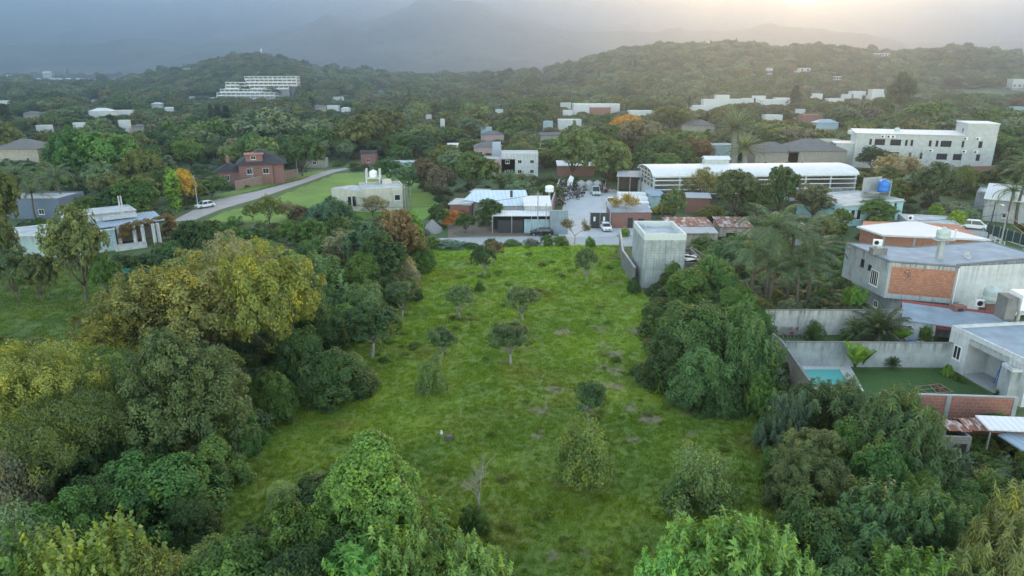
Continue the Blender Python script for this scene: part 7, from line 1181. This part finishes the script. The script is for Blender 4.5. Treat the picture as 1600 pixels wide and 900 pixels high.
base = np.array([COLS['dk'], COLS['mid'], COLS['olive'], COLS['sage'], COLS['rust'], COLS['yel'], COLS['pale'], COLS['grey']]); pr0 = np.array([.26, .25, .25, .15, .012, .012, .03, .03]); ch = rt.choice(8, size=n, p=pr0/pr0.sum()); hc = rt.choice(4, size=n); ch = np.where((rt.random(n) < hillmix*0.9), hc, ch)
col = base[ch]*(0.85+0.6*tn[:, None])*(0.85+0.3*rt.random((n, 1))); con = rt.random(n) < 0.035
fm = [v[0] for v in VAR['tree_f']]+[VAR['conifer_f'][0][0]]
def farcopy(m):
    c = m.copy(); c.materials.clear(); c.materials.append(LEAFI); return c
fm = [farcopy(m) for m in fm]; ix = np.where(con, 4, rt.integers(0, 4, n)); R0 = np.where(con, 2.2, 5.0); H0 = np.where(con, 11.0, 8.0); rr_s = np.where(con, F[:, 3]*0.42, F[:, 3]*1.12)/R0; hh = np.where(con, F[:, 4]*1.35, F[:, 4])/H0
scatter('forest', F[:, :3], rt.random(n)*6.28, np.stack([rr_s, rr_s, hh], 1), ix, col, fm, label='continuous wood of countless trees covering the far plain and hills', cat='forest', kind='stuff')
# garden bushes between the town trees
bx = rt.uniform(-260, 260, 5200); by_ = rt.uniform(122, 330, 5200); k = np.abs(bx) < by_*0.8+10
for q in (LOT, LAWN, ROADP, YARDP, FIELD, [P(1490, 350), P(1545, 350), P(1640, 384), P(1640, 412), P(1530, 396)], [P(540, 392), P(540, 374), P(690, 369), P(1050, 360), P(1050, 388), P(640, 392)]): k &= ~inpoly(bx, by_, q)
for a, b, c in HOUSES: k &= ~((np.abs(bx-a) < c+2.5) & (by_-b > -5) & (by_-b < 15))
bx = bx[k]; by_ = by_[k]; nb_ = len(bx); bm = [farcopy(v[0]) for v in VAR['hedge_m']]
for m in bm: m.materials.append(BARK)
sb_ = rt.uniform(.28, .75, nb_); scatter('undergrowth', np.stack([bx, by_, np.zeros(nb_)], 1), rt.random(nb_)*6.28, np.stack([sb_, sb_, sb_*rt.uniform(.5, .9, nb_)], 1), rt.integers(0, len(bm), nb_), base[rt.choice(4, size=nb_)]*(0.8+.6*rt.random((nb_, 1))), bm, label='low garden bushes and weeds filling the gaps between town trees', cat='undergrowth', kind='stuff')
# undergrowth under the foreground thickets
ux = []; 
for poly, sp in (([P(-120, 640), P(160, 600), P(390, 690), P(420, 560), P(600, 440), P(650, 390), P(560, 372), P(380, 380), P(180, 430), P(300, 520), P(180, 560), P(0, 540), P(-160, 640), P(-160, 1300), P(90, 1300), P(90, 900), P(370, 705), P(300, 640), P(-120, 640)], 1.6), ([P(1010, 470), P(1100, 380), P(1200, 372), P(1330, 420), P(1340, 505), P(1195, 520), P(1215, 575), P(1260, 655), P(1600, 670), P(1700, 1300), P(1300, 1300), P(1240, 900), P(1210, 640), P(1020, 560)], 1.6), ([P(420, 830), P(520, 760), P(680, 850), P(800, 900), P(800, 1300), P(250, 1300), P(280, 900)], 1.5)):
    a = np.array(poly); gx, gy = np.meshgrid(np.arange(a[:, 0].min(), a[:, 0].max(), sp), np.arange(a[:, 1].min(), a[:, 1].max(), sp)); gx = gx.ravel()+rt.uniform(-.5, .5, gx.size)*sp; gy = gy.ravel()+rt.uniform(-.5, .5, gy.size)*sp; k = inpoly(gx, gy, poly); ux.append(np.stack([gx[k], gy[k]], 1))
ux = np.vstack(ux); n = len(ux); um = [farcopy(v[0]) for v in VAR['shrub_m']]
for m in um: m.materials.append(BARK)
s = rt.uniform(.3, .62, n); scatter('undergrowth', np.stack([ux[:, 0], ux[:, 1], np.zeros(n)], 1), rt.random(n)*6.28, np.stack([s, s, s*rt.uniform(.6, 1.3, n)], 1), rt.integers(0, len(um), n), base[rt.choice(4, size=n)]*(0.8+.5*rt.random((n, 1))), um, label='tangled low undergrowth filling the ground beneath the thickets', cat='undergrowth', kind='stuff')
print('undergrowth', n)
# ------------------------------------------------------------------ labels: make look-alikes tell apart by order
from collections import defaultdict
SC.view_layers[0].update()
tops = [o for o in C.objects if o.parent is None and 'label' in o and o.get('kind') not in ('structure', 'stuff')]
by = defaultdict(list)
for o in tops: by[o['label']].append(o)
ORD = ['leftmost', 'second', 'third', 'fourth', 'fifth', 'sixth', 'seventh', 'eighth', 'ninth', 'tenth', 'eleventh', 'twelfth']
def nth(i):
    if i == 0: return 'leftmost one'
    if i < 12: return ORD[i]+' from left'
    s = 'th' if 10 <= (i+1) % 100 <= 20 else {1: 'st', 2: 'nd', 3: 'rd'}.get((i+1) % 10, 'th'); return '%d%s from left' % (i+1, s)
for lab, os_ in by.items():
    if len(os_) > 1:
        os_.sort(key=lambda o: proj(*o.location)[0])
        for i, o in enumerate(os_):
            o['label'] = lab+', '+nth(i)
print('objects', len(tops))
